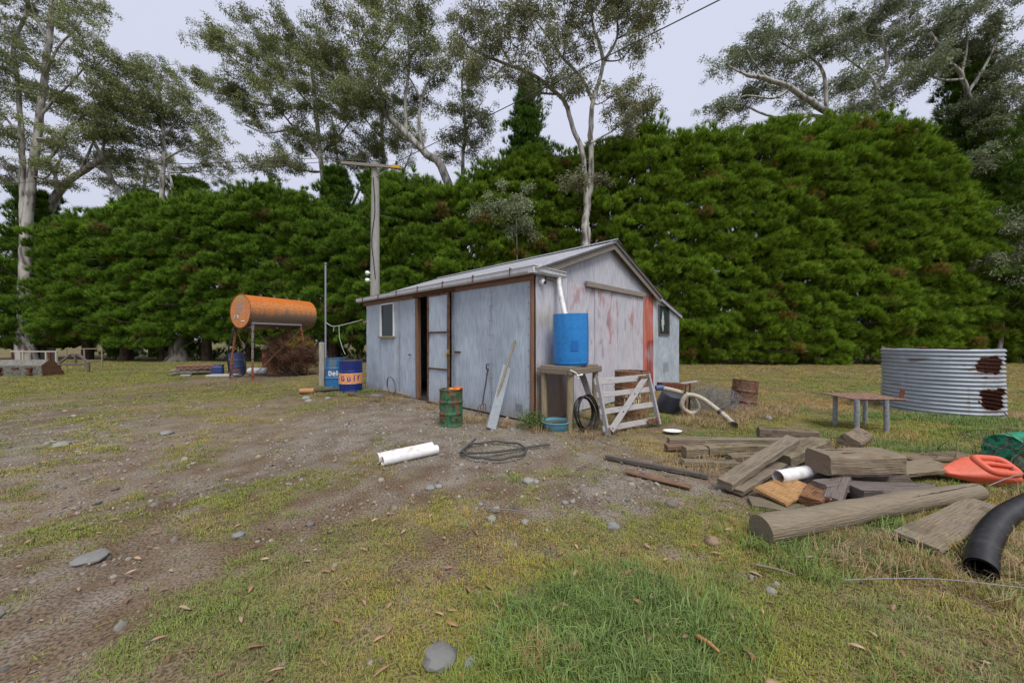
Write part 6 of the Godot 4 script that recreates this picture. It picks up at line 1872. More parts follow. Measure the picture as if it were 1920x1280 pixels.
	# mast and post, line
	w = MB.new()
	w.box(Transform3D(Basis(Vector3.UP, 0.2), Vector3(0, 0.64, 0)), Vector3(0.15, 1.4, 0.13), 0.012)
	single("fence_post", "grey wooden post holding up the thin steel mast", "post", w, M.pole, at(-5.92, 10.8))
	w = MB.new()
	w.tube([Vector3(0, 0.5, 0), Vector3(0.0, 3.78, 0)], [0.026], 10)
	w.tube([Vector3(0, 3.78, 0), Vector3(0, 3.81, 0)], [0.045], 10)
	single("steel_mast", "tall thin steel pipe mast strapped to a wooden post", "mast", w, M.steel, at(-5.8, 10.78))
	w = MB.new()
	w.tube(smooth_line([Vector3(-5.78, 1.96, -10.76), Vector3(-5.55, 1.84, -10.7), Vector3(-5.2, 1.87, -10.6), Vector3(-4.46, 2.02, -10.36)], 5), [0.007], 5)
	w.tube(smooth_line([Vector3(-5.3, 1.86, -10.62), Vector3(-5.28, 1.5, -10.6), Vector3(-5.18, 1.15, -10.6), Vector3(-5.1, 0.98, -10.6)], 4), [0.006], 5)
	w.tube([Vector3(-5.5, 1.84, -10.7), Vector3(-5.52, 1.66, -10.7)], [0.005], 5)
	single("clothes_line", "white cord strung from the steel mast to the shed corner", "cord", w, M.white)


# ---------------------------------------------------------------- power pole
func make_pole() -> void:
	var p := thing("power_pole", "weathered wooden power pole with one crossarm behind the shed", "power pole", at(-4.94, 12.5))
	var w := MB.new()
	w.tube([Vector3(0, -0.2, 0), Vector3(0.0, 4.0, 0), Vector3(0.02, 7.78, 0)], [0.18, 0.16, 0.13], 14)
	part(p, "pole", w, M.pole)
	w = MB.new()
	w.bar(Vector3(-1.15, 7.74, 0.1), Vector3(0.98, 7.5, 0.24), 0.08, 0.1)
	part(p, "crossarm", w, M.timber_grey)
	w = MB.new()
	w.bar(Vector3(0.65, 7.545, 0.225), Vector3(0.99, 7.505, 0.245), 0.086, 0.106)
	part(p, "yellow_band", w, mat(lin(0.55, 0.3, 0.03), 0.7))
	for k in 3:
		w = MB.new()
		var x: float = [-1.05, -0.45, 0.85][k]
		w.lathe([Vector2(0.015, 0), Vector2(0.015, 0.06), Vector2(0.045, 0.07), Vector2(0.05, 0.11), Vector2(0.03, 0.13), Vector2(0.04, 0.16), Vector2(0, 0.18)], 10, Transform3D(Basis(), Vector3(x, 7.66 - 0.11 * x, 0.17 + 0.06 * x)))
		part(p, "insulator", w, M.plastic_slate)
	w = MB.new()
	w.bar(Vector3(0.1, 7.25, 0.1), Vector3(0.6, 7.52, 0.2), 0.03, 0.03)
	part(p, "crossarm_brace", w, M.steel)
	w = MB.new()
	w.tube(smooth_line([Vector3(0.0, 7.2, 0.15), Vector3(0.06, 6.0, 0.16), Vector3(-0.05, 5.0, 0.17), Vector3(0.02, 4.2, 0.17), Vector3(0.08, 3.6, 0.17)], 4), [0.015], 6)
	part(p, "cable", w, M.black)
	for k in 2:
		w = MB.new()
		w.lathe([Vector2(0, 0), Vector2(0.07, 0.0), Vector2(0.085, 0.05), Vector2(0.04, 0.13), Vector2(0, 0.14)], 12, Transform3D(Basis(Vector3.FORWARD, PI / 2 * (0.75 if k else 1.0)), Vector3(-0.3, 3.82 - 0.28 * k, 0.05)))
		w.bar(Vector3(-0.22, 3.82 - 0.28 * k, 0.05), Vector3(-0.13, 3.82 - 0.28 * k, 0.05), 0.03, 0.03)
		part(p, "floodlight", w, M.white)
	var sag := func(a: Vector3, b: Vector3, s: float) -> Array:
		var out := []
		for k in 25:
			var f := k / 24.0
			out.append(a.lerp(b, f) - Vector3.UP * s * 4.0 * f * (1.0 - f))
		return out
	var lines := [["upper thin power line running off from the crossarm end", Vector3(-6.0, 7.95, -12.4), Vector3(-46.0, 8.3, -13.0), 0.5], ["lower thin power line running off from the pole", Vector3(-5.4, 7.85, -12.35), Vector3(-46.0, 6.9, -14.0), 0.35], ["overhead service wire running over the shed towards the viewer", Vector3(-4.08, 7.72, -12.3), Vector3(12.5, 8.75, -1.6), 0.0]]
	for l in lines:
		w = MB.new()
		w.tube(sag.call(l[1], l[2], l[3]), [0.011 if l[3] > 0.0 else 0.013], 5)
		single("power_line", l[0], "power line", w, M.steel_grey if l[3] > 0.0 else M.hose_grey)


# ---------------------------------------------------------------- timber pile
var beams := 0
func beam(label: String, called: String, a: Vector3, b: Vector3, w: float, h: float, m: Material, tone := Color.WHITE, roll := 0.0, taper := 0.0) -> MeshInstance3D:
	# a length of old timber with knocked edges and a little twist
	beams += 1
	var mb := MB.new()
	var L := a.distance_to(b)
	var n := 10
	var P := []
	for i in n + 1:
		var f := float(i) / n
		var row := PackedVector3Array()
		var hw := w * 0.5 * (1.0 - taper * f)
		var hh := h * 0.5
		var c := minf(w, h) * 0.13
		var k := 0
		for q in [Vector2(-hw + c, hh), Vector2(0.0, hh), Vector2(hw - c, hh), Vector2(hw, hh - c), Vector2(hw, 0), Vector2(hw, -hh + c), Vector2(hw - c, -hh), Vector2(0, -hh), Vector2(-hw + c, -hh), Vector2(-hw, -hh + c), Vector2(-hw, 0), Vector2(-hw, hh - c)]:
			var v := n_vol.get_noise_3d(f * L * 9.0 + beams * 13.0, q.x * 60.0, q.y * 60.0)
			var e := 0.0
			if i == 0 or i == n:
				e = 0.012 * n_vol.get_noise_3d(q.x * 90.0, q.y * 90.0, beams * 5.0 + i)
			row.append(Vector3((f - 0.5) * L + e, q.y * (1.0 + 0.13 * v), q.x * (1.0 + 0.1 * v) + 0.01 * sin(f * 2.5 + beams)))
			k += 1
		row.append(row[0])
		P.append(row)
	for i in n:
		for j in 12:
			var t := n_vol.get_noise_3d(i * 2.0, j * 3.0, beams * 7.0)
			mb.col = tone * (1.0 + 0.3 * t) * (0.72 if n_vol.get_noise_3d(i * 0.9 + 50.0, j * 1.1, beams * 3.0) > 0.38 else 1.0)
			mb.quad(P[i][j], P[i + 1][j], P[i + 1][j + 1], P[i][j + 1], Vector3(0, (P[i][j].y + P[i][j + 1].y) / h, (P[i][j].z + P[i][j + 1].z) / w))
	mb.col = tone * 0.9
	for i: int in [0, n]:
		var c := Vector3.ZERO
		for j in 12:
			c += P[i][j] / 12.0
		for j in 12:
			mb.flat(c, P[i][j], P[i][j + 1], Vector3(-1 if i == 0 else 1, 0, 0))
	mb.col = tone * 0.22
	if h > 0.05:   # drying cracks along the top and front
		for k in 3:
			var cx := n_vol.get_noise_2d(k * 9.0, beams * 4.0) * L * 0.7
			var cz := n_vol.get_noise_2d(k * 5.0 + 30.0, beams * 6.0) * w * 0.6
			var cl := L * (0.12 + 0.12 * absf(n_vol.get_noise_2d(k * 3.0, beams)))
			mb.bar(Vector3(cx - cl, h * 0.5 - 0.001, cz), Vector3(cx + cl, h * 0.5 - 0.001, cz + 0.006), 0.004, 0.006, 0.001)
	var o := part_mesh(self, called, mb.mesh(), m)
	o.transform = Transform3D(MB.along(b - a, roll), (a + b) * 0.5)
	meta(o, label, "timber", "timbers in the wood pile")
	return o

func make_pile() -> void:
	var old: Material = M.timber_old
	var dark: Material = M.timber_dark
	beam("longest straight timber across the back of the wood pile", "timber_beam", at(2.08, 4.62, 0.07), at(4.1, 4.5, 0.09), 0.1, 0.075, old, Color(1.05, 1.1, 0.95))
	beam("dark squared post behind the long back timber", "timber_post", at(3.48, 4.9, 0.11), at(4.16, 4.72, 0.1), 0.12, 0.13, old, Color(0.78, 0.74, 0.7))
	beam("red brown board end under the long back timber", "timber_board", at(1.95, 4.38, 0.05), at(3.0, 4.4, 0.05), 0.1, 0.06, old, Color(0.85, 0.62, 0.56))
	beam("short cut block at the end of the low stack", "timber_block", at(2.05, 4.12, 0.075), at(2.3, 4.12, 0.08), 0.13, 0.12, old, Color(1.15, 1.12, 0.9))
	beam("thick block lying behind the short cut block", "timber_block", at(2.32, 4.14, 0.085), at(2.82, 4.22, 0.09), 0.14, 0.12, old, Color(1.05, 1.0, 0.82))
	beam("flat grey offcut half under dry grass", "timber_offcut", at(1.92, 3.9, 0.03), at(2.5, 3.86, 0.03), 0.1, 0.06, old, Color(0.95, 0.95, 0.9))
	beam("low brown timber continuing from the flat grey offcut", "timber_offcut", at(2.5, 4.0, 0.04), at(3.1, 4.05, 0.06), 0.12, 0.08, old, Color(0.85, 0.8, 0.7))
	beam("mossy beam running under the crossing timbers", "timber_beam", at(2.82, 4.25, 0.09), at(3.6, 4.2, 0.09), 0.1, 0.08, old, Color(0.92, 0.95, 0.8))
	beam("long grey timber propped up across the pile", "timber_beam", at(1.96, 3.2, 0.07), at(3.14, 3.86, 0.29), 0.135, 0.075, old, Color(1.2, 1.2, 1.15), 0.1)
	beam("thin plank lying under the long propped timber", "timber_plank", at(2.04, 3.14, 0.03), at(3.0, 3.76, 0.1), 0.12, 0.045, old, Color(1.0, 0.98, 0.95))
	beam("squared beam end between propped timber and big block", "timber_beam", at(2.86, 3.66, 0.13), at(3.6, 4.05, 0.2), 0.19, 0.13, old, Color(0.9, 0.9, 0.78))
	beam("biggest thick timber block lying on top of the pile", "timber_block", at(2.83, 3.2, 0.275), at(3.53, 3.24, 0.275), 0.26, 0.19, old, Color(1.1, 1.02, 0.92), 0.0)
	beam("brown timber under the big block", "timber_beam", at(2.7, 3.35, 0.09), at(3.7, 3.3, 0.1), 0.16, 0.14, dark, Color(1.2, 1.1, 1.0))
	var mb := MB.new()
	var a0 := Vector3(2.46, 0.14, -3.2)
	var b0 := Vector3(3.2, 0.15, -3.42)
	var l := a0.distance_to(b0)
	mb.lathe([Vector2(0.058, 0), Vector2(0.058, l), Vector2(0.052, l), Vector2(0.052, 0), Vector2(0.058, 0)], 28, Transform3D(MB.along(b0 - a0) * Basis(Vector3.BACK, -PI / 2), a0))
	single("plastic_pipe", "short white plastic pipe stuck in the wood pile", "pipe", mb, M.pvc)
	beam("wet golden board lying tilted in front of the white pipe", "timber_board", at(2.2, 2.98, 0.06), at(2.66, 3.16, 0.095), 0.27, 0.022, M.timber_gold, Color.WHITE, 0.12)
	beam("small wet brown block beside the golden board", "timber_block", at(2.46, 2.86, 0.065), at(2.74, 3.06, 0.085), 0.15, 0.07, M.timber_gold, Color(0.5, 0.42, 0.45))
	beam("dark purple grey block above the golden board", "timber_block", at(2.68, 3.02, 0.12), at(2.92, 3.06, 0.115), 0.13, 0.085, dark, Color(1.25, 1.15, 1.15))
	beam("broken grey post with a splintered orange end", "timber_post", at(2.62, 2.82, 0.06), at(3.1, 3.24, 0.15), 0.12, 0.11, dark, Color(1.35, 1.3, 1.3))
	rng.seed = 55
	mb = MB.new()
	for k in 26:
		var p := Vector3(0, rng.randfn() * 0.022, rng.randfn() * 0.025)
		mb.col = Color(1.0, 0.9, 0.8) * rng.randf_range(0.4, 1.3)
		mb.tube([p + Vector3(0.03, 0, 0), p + Vector3(-rng.randf_range(0.005, 0.04), rng.randfn() * 0.008, rng.randfn() * 0.008)], [0.008, 0.002], 4)
	var sp := part_mesh(get_node("timber_post_001"), "splintered_end", mb.mesh(), M.timber_gold)
	sp.position = Vector3(-0.33, 0, 0)
	beam("dark grey tapering timber in front under the big block", "timber_beam", at(2.95, 3.02, 0.09), at(3.72, 3.06, 0.07), 0.24, 0.1, dark, Color(1.5, 1.5, 1.5), 0.0, 0.35)
	beam("broad weathered plank pointing at the orange can", "timber_plank", at(3.45, 3.42, 0.09), at(4.5, 3.62, 0.1), 0.24, 0.045, old, Color(1.12, 1.0, 0.85), 0.06)
	beam("short timber end tilted up behind the big block", "timber_block", at(4.28, 4.42, 0.1), at(4.78, 4.72, 0.1), 0.2, 0.16, old, Color(0.92, 0.86, 0.8), 0.5)
	beam("flat rotten plank in the grass behind the orange can", "timber_plank", at(4.55, 4.05, 0.025), at(5.5, 4.15, 0.02), 0.22, 0.035, old, Color(0.95, 0.82, 0.7))
	beam("buried grey slab between the big block and the log", "timber_slab", at(2.68, 2.78, 0.02), at(3.3, 2.88, 0.02), 0.2, 0.05, old, Color(1.0, 1.0, 0.95))
	beam("rotting flat board in the soil beside the golden board", "timber_board", at(2.05, 2.98, 0.01), at(2.5, 2.76, 0.01), 0.2, 0.03, old, Color(0.8, 0.8, 0.72))
	beam("small board end between broad plank and log", "timber_board", at(3.5, 3.2, 0.03), at(3.8, 3.1, 0.03), 0.12, 0.05, old, Color(1.0, 1.0, 0.9))
	beam("mossy edged flat board in front of the round log", "timber_board", at(2.72, 2.33, 0.045), at(3.92, 2.86, 0.05), 0.23, 0.028, old, Color(1.15, 1.1, 0.98), 0.05)
	mb = MB.new()
	rng.seed = 4
	for k in 130:
		var p := Vector3(rng.randf_range(-0.58, 0.35), rng.randf_range(-0.012, 0.012), 0.117 + 0.004 * rng.randf())
		mb.col = Color(0.24, 0.2, 0.03) * rng.randf_range(0.5, 1.3)
		mb.box(Transform3D(Basis(Vector3(rng.randfn(), rng.randfn(), rng.randfn()).normalized(), rng.randf() * 3.0), p), Vector3(0.014, 0.01, 0.008), 0.003)
	part_mesh(get_node("timber_board_004") if has_node("timber_board_004") else self, "moss_edge", mb.mesh(), M.print).set_meta("kind", "stuff")
	beam("sunken brown board in the long grass under the log", "timber_board", at(2.2, 2.3, 0.01), at(2.72, 2.5, 0.01), 0.1, 0.03, old, Color(0.85, 0.7, 0.6))
	beam("thin black rail lying on the bare soil", "timber_rail", at(1.12, 4.12, 0.025), at(1.98, 3.5, 0.02), 0.05, 0.045, dark, Color(0.75, 0.8, 0.75))
	beam("red brown plank lying on the gravel", "timber_plank", at(1.22, 3.66, 0.018), at(1.68, 3.26, 0.016), 0.09, 0.02, old, Color(0.95, 0.68, 0.55))
	# the round log
	var lg := thing("round_log", "long grey round log with a cracked side, nearest of the pile", "log", Vector3.ZERO)
	mb = MB.new()
	var pts := []
	var rad := []
	var A := Vector3(1.74, 0.078, -2.42)
	var Bv := Vector3(4.1, 0.075, -3.06)
	for k in 25:
		var f := k / 24.0
		pts.append(A.lerp(Bv, f) + Vector3(0, 0.01 * sin(f * 5.0), 0.012 * sin(f * 7.0)))
		rad.append(lerpf(0.094, 0.074, f) * (1.0 + 0.03 * sin(f * 23.0)))
	mb.tube(pts, rad, 22, true, 0.02)
	part(lg, "stem", mb, M.log_wood)
	mb = MB.new()
	rng.seed = 12
	for k in 26:   # the long dark crack
		var f := 0.52 + 0.018 * k
		var off := Vector3(0, 0.063 + 0.0015 * sin(k * 1.3), 0.043 - 0.0006 * k)
		if rng.randf() < 2.0:
			mb.bar(A.lerp(Bv, f) + off, A.lerp(Bv, f + 0.019) + off + Vector3(0, 0.002 * sin(k * 1.9), 0), 0.004, 0.003 + 0.004 * rng.randf() * sin(PI * k / 25.0), 0.001)
	part(lg, "crack", mb, M.black)


# ---------------------------------------------------------------- right foreground and field
func make_right_things() -> void:
	# black drain pipe: corrugated, bent
	var path := smooth_line([Vector3(2.74, 0.06, -2.02), Vector3(3.0, 0.066, -2.2), Vector3(3.36, 0.07, -2.42), Vector3(3.74, 0.072, -2.62), Vector3(4.1, 0.07, -2.78), Vector3(4.45, 0.068, -2.92)], 44)
	var rad := []
	var slope := []
	for k in path.size():
		rad.append(0.064 + 0.004 * sin(TAU * k / 4.0 + 0.6))
		slope.append(0.6 * cos(TAU * k / 4.0 + 0.6))
	var mb := MB.new()
	mb.tube(path, rad, 26, false, 0.0, slope)
	var dp := thing("drain_pipe", "thick black ribbed drain pipe bending across the grass", "pipe", Vector3.ZERO)
	part(dp, "ribbed_wall", mb, M.plastic_black)
	mb = MB.new()
	var inner := []
	for k in rad:
		inner.append(k - 0.009)
	mb.tube(path, inner, 26, false)
	part(dp, "inner_wall", mb, M.black)
	# orange jerrycan on its side
	var can := thing("jerrycan", "faded orange plastic fuel can lying on its side", "jerrycan", at(4.66, 3.42, 0.115))
	can.rotation = Vector3(0.55, -0.1, -0.08)
	can.scale = Vector3(0.8, 0.85, 0.8)
	mb = MB.new()
	var secs := [[-0.42, 0.03, 0.02, -0.075], [-0.4, 0.05, 0.03, -0.07], [-0.32, 0.09, 0.045, -0.055], [-0.22, 0.13, 0.07, -0.03], [-0.13, 0.16, 0.095, -0.01], [-0.05, 0.168, 0.1, -0.005], [0.1, 0.17, 0.1, -0.005], [0.22, 0.168, 0.098, -0.008], [0.265, 0.155, 0.085, -0.015], [0.28, 0.12, 0.055, -0.02], [0.282, 0.0, 0.0, -0.02]]
	var R := []
	for q in secs:
		var ring := PackedVector3Array()
		for k in 33:
			var a := TAU * (k % 32) / 32.0
			ring.append(Vector3(q[0], q[3] + q[2] * signf(sin(a)) * pow(absf(sin(a)), 0.5), q[1] * signf(cos(a)) * pow(absf(cos(a)), 0.5)))
		R.append(ring)
	for i in R.size() - 1:
		for j in 32:
			mb.quad(R[i][j], R[i + 1][j], R[i + 1][j + 1], R[i][j + 1], Vector3((i - 4.5) * 0.03, R[i][j].y + 0.01, R[i][j].z))
	part(can, "body", mb, M.plastic_red)
	mb = MB.new()   # the raised edge round the grip recess
	var rim := []
	for k in 49:
		var a := TAU * k / 48.0
		var sx := signf(cos(a)) * pow(absf(cos(a)), 0.45)
		var sz := signf(sin(a)) * pow(absf(sin(a)), 0.45)
		rim.append(Vector3(0.07 + 0.165 * sx, 0.095, 0.112 * sz))
	mb.tube(rim, [0.04], 12, false)
	part(can, "raised_edge", mb, M.plastic_red)
	mb = MB.new()
	mb.tube(smooth_line([Vector3(-0.09, 0.1, 0.0), Vector3(-0.04, 0.118, 0.0), Vector3(0.14, 0.118, 0.01), Vector3(0.22, 0.1, 0.01)], 4), [0.024], 10)
	part(can, "handle", mb, M.plastic_red)
	mb = MB.new()
	mb.lathe([Vector2(0, 0), Vector2(0.035, 0), Vector2(0.038, 0.03), Vector2(0.03, 0.05), Vector2(0, 0.052)], 14, Transform3D(Basis(Vector3.BACK, -1.2), Vector3(0.26, 0.02, 0.06)))
	part(can, "cap", mb, M.plastic_slate)
	# black wire netting thrown over can and drums
	mb = MB.new()
	rng.seed = 31
	var lift := func(x: float, d: float) -> float:
		var h := 0.03
		h = maxf(h, 0.36 - 4.0 * (d - 3.98) * (d - 3.98) if x > 5.3 else 0.03)
		h = maxf(h, 0.33 - 5.0 * (d - 3.5) * (d - 3.5) if x > 5.0 else 0.03)
		h = maxf(h, 0.25 - 5.0 * (d - 3.5) * (d - 3.5) - 6.0 * (x - 4.8) * (x - 4.8))
		return h + 0.015
	var nodes := {}
	for i in 9:
		for j in 9:
			var x := 4.75 + i * 0.15 + 0.05 * rng.randfn() + (0.07 if j % 2 else 0.0)
			var d := 3.2 + j * 0.125 + 0.04 * rng.randfn()
			nodes[Vector2i(i, j)] = Vector3(x, lift.call(x, d) + absf(rng.randfn()) * 0.012, -d)
	for i in 9:
		for j in 9:
			for s in [Vector2i(i + 1, j), Vector2i(i, j + 1), Vector2i(i + (1 if j % 2 else -1), j + 1)]:
				if nodes.has(s) and rng.randf() < 0.5:
					var a: Vector3 = nodes[Vector2i(i, j)]
					var b: Vector3 = nodes[s]
					mb.tube([a, (a + b) * 0.5 + Vector3(rng.randfn(), absf(rng.randfn()), rng.randfn()) * 0.014, b], [0.0028], 4, false)
	single("wire_netting", "torn black wire netting thrown over the orange can and green drums", "netting", mb, M.wire)
	mb = MB.new()
	mb.tube(smooth_line([Vector3(4.2, 0.12, -3.05), Vector3(4.6, 0.2, -3.12), Vector3(5.0, 0.22, -3.15), Vector3(5.6, 0.2, -3.1)], 5), [0.004], 5)
	single("fence_wire", "slack grey fence wire running past the orange can", "wire", mb, M.wire_grey)
	mb = MB.new()
	mb.tube(smooth_line([Vector3(1.9, 0.03, -1.98), Vector3(2.4, 0.05, -1.96), Vector3(3.0, 0.04, -1.88), Vector3(3.6, 0.05, -1.9)], 5), [0.0035], 5)
	single("fence_wire", "long grey wire lying in the dead grass by the drain pipe", "wire", mb, M.wire_grey)
	# steel table
	var t := thing("steel_table", "small low table of a rusty steel plate on four pipe legs", "table", at(5.56, 5.5))
	for p in [Vector2(-0.35, 0.27), Vector2(0.1, 0.27), Vector2(-0.15, -0.3), Vector2(0.42, -0.36)]:
		mb = MB.new()
		mb.tube([Vector3(p.x, -0.05, p.y), Vector3(p.x * 0.98, 0.5, p.y * 0.98)], [0.033], 12)
		part(t, "leg", mb, M.steel)
	mb = MB.new()
	mb.box(Transform3D(Basis(Vector3.UP, -0.08), Vector3(0.02, 0.512, -0.03)), Vector3(0.78, 0.012, 0.62), 0.004)
	mb.box(Transform3D(Basis(Vector3.UP, -0.08), Vector3(0.0, 0.495, 0.25)), Vector3(0.72, 0.02, 0.03), 0.004)
	part(t, "table_top", mb, mat(lin(0.33, 0.25, 0.2), 0.8, 0.05, M.rust.albedo_texture, Vector3(2, 2, 2)))
	mb = MB.new()
	mb.bar(Vector3(0.4, 0.51, 0.2), Vector3(0.42, 0.66, 0.2), 0.07, 0.012)
	part(t, "upright_tab", mb, M.rust)


# ---------------------------------------------------------------- left distance
func make_left_things() -> void:
	# loader bucket lying on its lip
	var t := thing("loader_bucket", "grey green steel loader bucket lying face down on the grass", "bucket", at(-19.3, 13.5), 0.04)
	var prof := [Vector2(0.0, 0.0), Vector2(0.04, 0.42), Vector2(-0.2, 0.64), Vector2(-0.34, 0.63), Vector2(-0.72, 0.0)]   # z (towards the camera) and y
	var mb := MB.new()
	mb.col = Color(0.15, 0.19, 0.19)
	for k in 3:
		var p: Vector2 = prof[k]
		var q: Vector2 = prof[k + 1]
		for s in 10:
			mb.col = Color(0.25, 0.31, 0.31) * (1.0 + 0.1 * n_mid.get_noise_2d(s * 0.3, k * 0.6))
			var x0 := -0.95 + 0.19 * s
			mb.quad(Vector3(x0, p.y, p.x), Vector3(x0 + 0.19, p.y, p.x), Vector3(x0 + 0.19, q.y, q.x), Vector3(x0, q.y, q.x), Vector3(0, 0.4, 1))
	part(t, "back_plate", mb, M.paint_matt)
	for x: float in [-0.96, 0.96]:
		mb = MB.new()
		mb.col = Color(1.1, 1.1, 1.05)
		for k in prof.size() - 1:
			mb.flat(Vector3(x, prof[0].y, prof[0].x), Vector3(x, prof[k].y, prof[k].x), Vector3(x, prof[k + 1].y, prof[k + 1].x), Vector3(x, 0, 0))
			mb.flat(Vector3(x * 0.975, prof[0].y, prof[0].x), Vector3(x * 0.975, prof[k].y, prof[k].x), Vector3(x * 0.975, prof[k + 1].y, prof[k + 1].x), Vector3(-x, 0, 0))
			mb.quad(Vector3(x, prof[k].y, prof[k].x), Vector3(x, prof[k + 1].y, prof[k + 1].x), Vector3(x * 0.975, prof[k + 1].y, prof[k + 1].x), Vector3(x * 0.975, prof[k].y, prof[k].x), Vector3(0, 1, 0))
		part(t, "side_plate", mb, M.rust_brown)
	for x: float in [-0.62, 0.5]:
		mb = MB.new()
		mb.bar(Vector3(x, 0.1, 0.04), Vector3(x + 0.1, 0.34, 0.06), 0.05, 0.07)
		mb.bar(Vector3(x - 0.08, 0.31, 0.07), Vector3(x + 0.14, 0.33, 0.07), 0.06, 0.06)
		mb.bar(Vector3(x - 0.1, 0.08, 0.05), Vector3(x + 0.12, 0.1, 0.06), 0.06, 0.06)
		part(t, "hitch_bracket", mb, M.rust)
	mb = MB.new()
	mb.bar(Vector3(-0.16, 0.32, 0.045), Vector3(0.12, 0.32, 0.045), 0.03, 0.05)
	part(t, "wear_strip", mb, M.rust)
	# steel frames behind it
	t = thing("railing_frame", "pale rusty steel railing frame behind the loader bucket", "frame", at(-21.6, 15.6))
	for x: float in [-0.9, -0.55, -0.42, 0.62, 0.78, 1.08]:
		mb = MB.new()
		mb.bar(Vector3(x, 0.0, 0), Vector3(x, 0.88, 0), 0.06, 0.06)
		part(t, "upright", mb, M.rust if absf(x) > 0.7 and x < 1.0 else M.hose_beige)
	for y: float in [0.9, 0.42, 0.1]:
		mb = MB.new()
		mb.bar(Vector3(-0.95, y, 0.0), Vector3(1.12, y, 0), 0.065, 0.055)
		part(t, "rail", mb, M.hose_beige)
	t = thing("railing_frame", "thin yellowish pipe frame standing behind the other steel frames", "frame", at(-20.6, 16.6))
	for x: float in [-0.75, 0.1, 0.95]:
		mb = MB.new()
		mb.bar(Vector3(x, 0.0, 0), Vector3(x, 0.98, 0), 0.045, 0.045)
		part(t, "upright", mb, M.timber_stand)
	for y: float in [1.0, 0.45]:
		mb = MB.new()
		mb.bar(Vector3(-0.78, y, 0), Vector3(0.98, y, 0), 0.045, 0.04)
		part(t, "rail", mb, M.timber_stand)
	t = thing("railing_frame", "grey steel frame with sloping ends beside the loader bucket", "frame", at(-19.3, 15.4))
	for s in [[Vector3(-0.72, 0.0, 0.1), Vector3(-0.7, 0.36, 0.1)], [Vector3(-0.72, 0.38, 0.1), Vector3(-0.24, 0.8, 0.05)], [Vector3(-0.24, 0.8, 0.05), Vector3(0.1, 0.78, 0.05)], [Vector3(0.1, 0.78, 0.05), Vector3(0.6, 0.4, 0.1)], [Vector3(0.6, 0.4, 0.1), Vector3(0.6, 0.0, 0.1)], [Vector3(-0.68, 0.34, 0.1), Vector3(0.56, 0.34, 0.1)], [Vector3(-0.05, 0.36, 0.05), Vector3(-0.05, 0.76, 0.05)]]:
		mb = MB.new()
		mb.bar(s[0], s[1], 0.07, 0.08)
		part(t, "member", mb, M.steel_grey)
	# pallets
	for k in 2:
		t = thing("timber_pallet", ["grey timber pallet lying on the grass under a brown one", "brown timber pallet stacked on the grey pallet"][k], "pallet", at(-13.35 + 0.25 * k, 14.5 + 0.1 * k, 0.06 + 0.17 * k), 0.62 - 0.12 * k)
		var m: Material = M.timber_grey if k == 0 else M.timber_red
		for z: float in [-0.5, 0.0, 0.5]:
			mb = MB.new()
			mb.bar(Vector3(-0.65, 0.065, z), Vector3(0.65, 0.065, z), 0.06, 0.09)
			part(t, "bearer", mb, m)
		for q in 7:
			mb = MB.new()
			mb.bar(Vector3(-0.6 + 0.2 * q, 0.122, -0.56), Vector3(-0.6 + 0.2 * q, 0.122, 0.56), 0.14, 0.022)
			part(t, "deck_board", mb, m)
		for q in 3:
			mb = MB.new()
			mb.bar(Vector3(-0.58 + 0.58 * q, 0.01, -0.56), Vector3(-0.58 + 0.58 * q, 0.01, 0.56), 0.1, 0.018)
			part(t, "bottom_board", mb, m)
	mb = MB.new()
	mb.bar(Vector3(-13.0, 0.03, -13.6), Vector3(-12.7, 0.03, -13.7), 0.12, 0.06)
	single("wooden_block", "pale wooden block under the edge of the grey pallet", "block", mb, M.timber_gate)
	# blue jerrycan, white container, slab
	var jc := thing("jerrycan", "dark blue plastic jerrycan standing beside the pallets", "jerrycan", at(-11.98, 14.1), 0.5)
	mb = MB.new()
	mb.box(Transform3D(Basis(), Vector3(0, 0.18, 0)), Vector3(0.38, 0.36, 0.28), 0.05)
	var pb := mat(lin(0.02, 0.04, 0.14), 0.5)
	part(jc, "body", mb, pb)
	mb = MB.new()
	mb.tube([Vector3(-0.12, 0.35, 0), Vector3(-0.1, 0.42, 0), Vector3(0.08, 0.42, 0), Vector3(0.1, 0.35, 0)], [0.022], 8)
	part(jc, "handle", mb, pb)
	mb = MB.new()
	mb.lathe([Vector2(0.035, 0), Vector2(0.035, 0.05), Vector2(0, 0.055)], 10, Transform3D(Basis(), Vector3(0.14, 0.35, 0.06)))
	part(jc, "cap", mb, M.black)
	mb = MB.new()
	mb.tube([Vector3(-0.35, 0.13, 0), Vector3(-0.28, 0.14, 0), Vector3(0.3, 0.14, 0), Vector3(0.36, 0.13, 0)], [0.1, 0.14, 0.14, 0.08], 14)
	single("white_container", "white plastic container lying beside the dark blue drum", "container", mb, M.pvc, at(-10.5, 14.3), 0.2)
	mb = MB.new()
	mb.box(Transform3D(Basis(), Vector3(0, 0.03, 0)), Vector3(1.0, 0.08, 0.35), 0.01)
	single("concrete_slab", "small pale concrete slab under the fuel hose", "slab", mb, mat(lin(0.4, 0.4, 0.39), 0.9), at(-11.35, 13.6), 0.15)
	# gorse bush
	var g := thing("gorse_bush", "dead brown gorse bush with yellow tips under the orange tank", "bush", at(-9.0, 14.1))
	rng.seed = 61
	var sprays := []
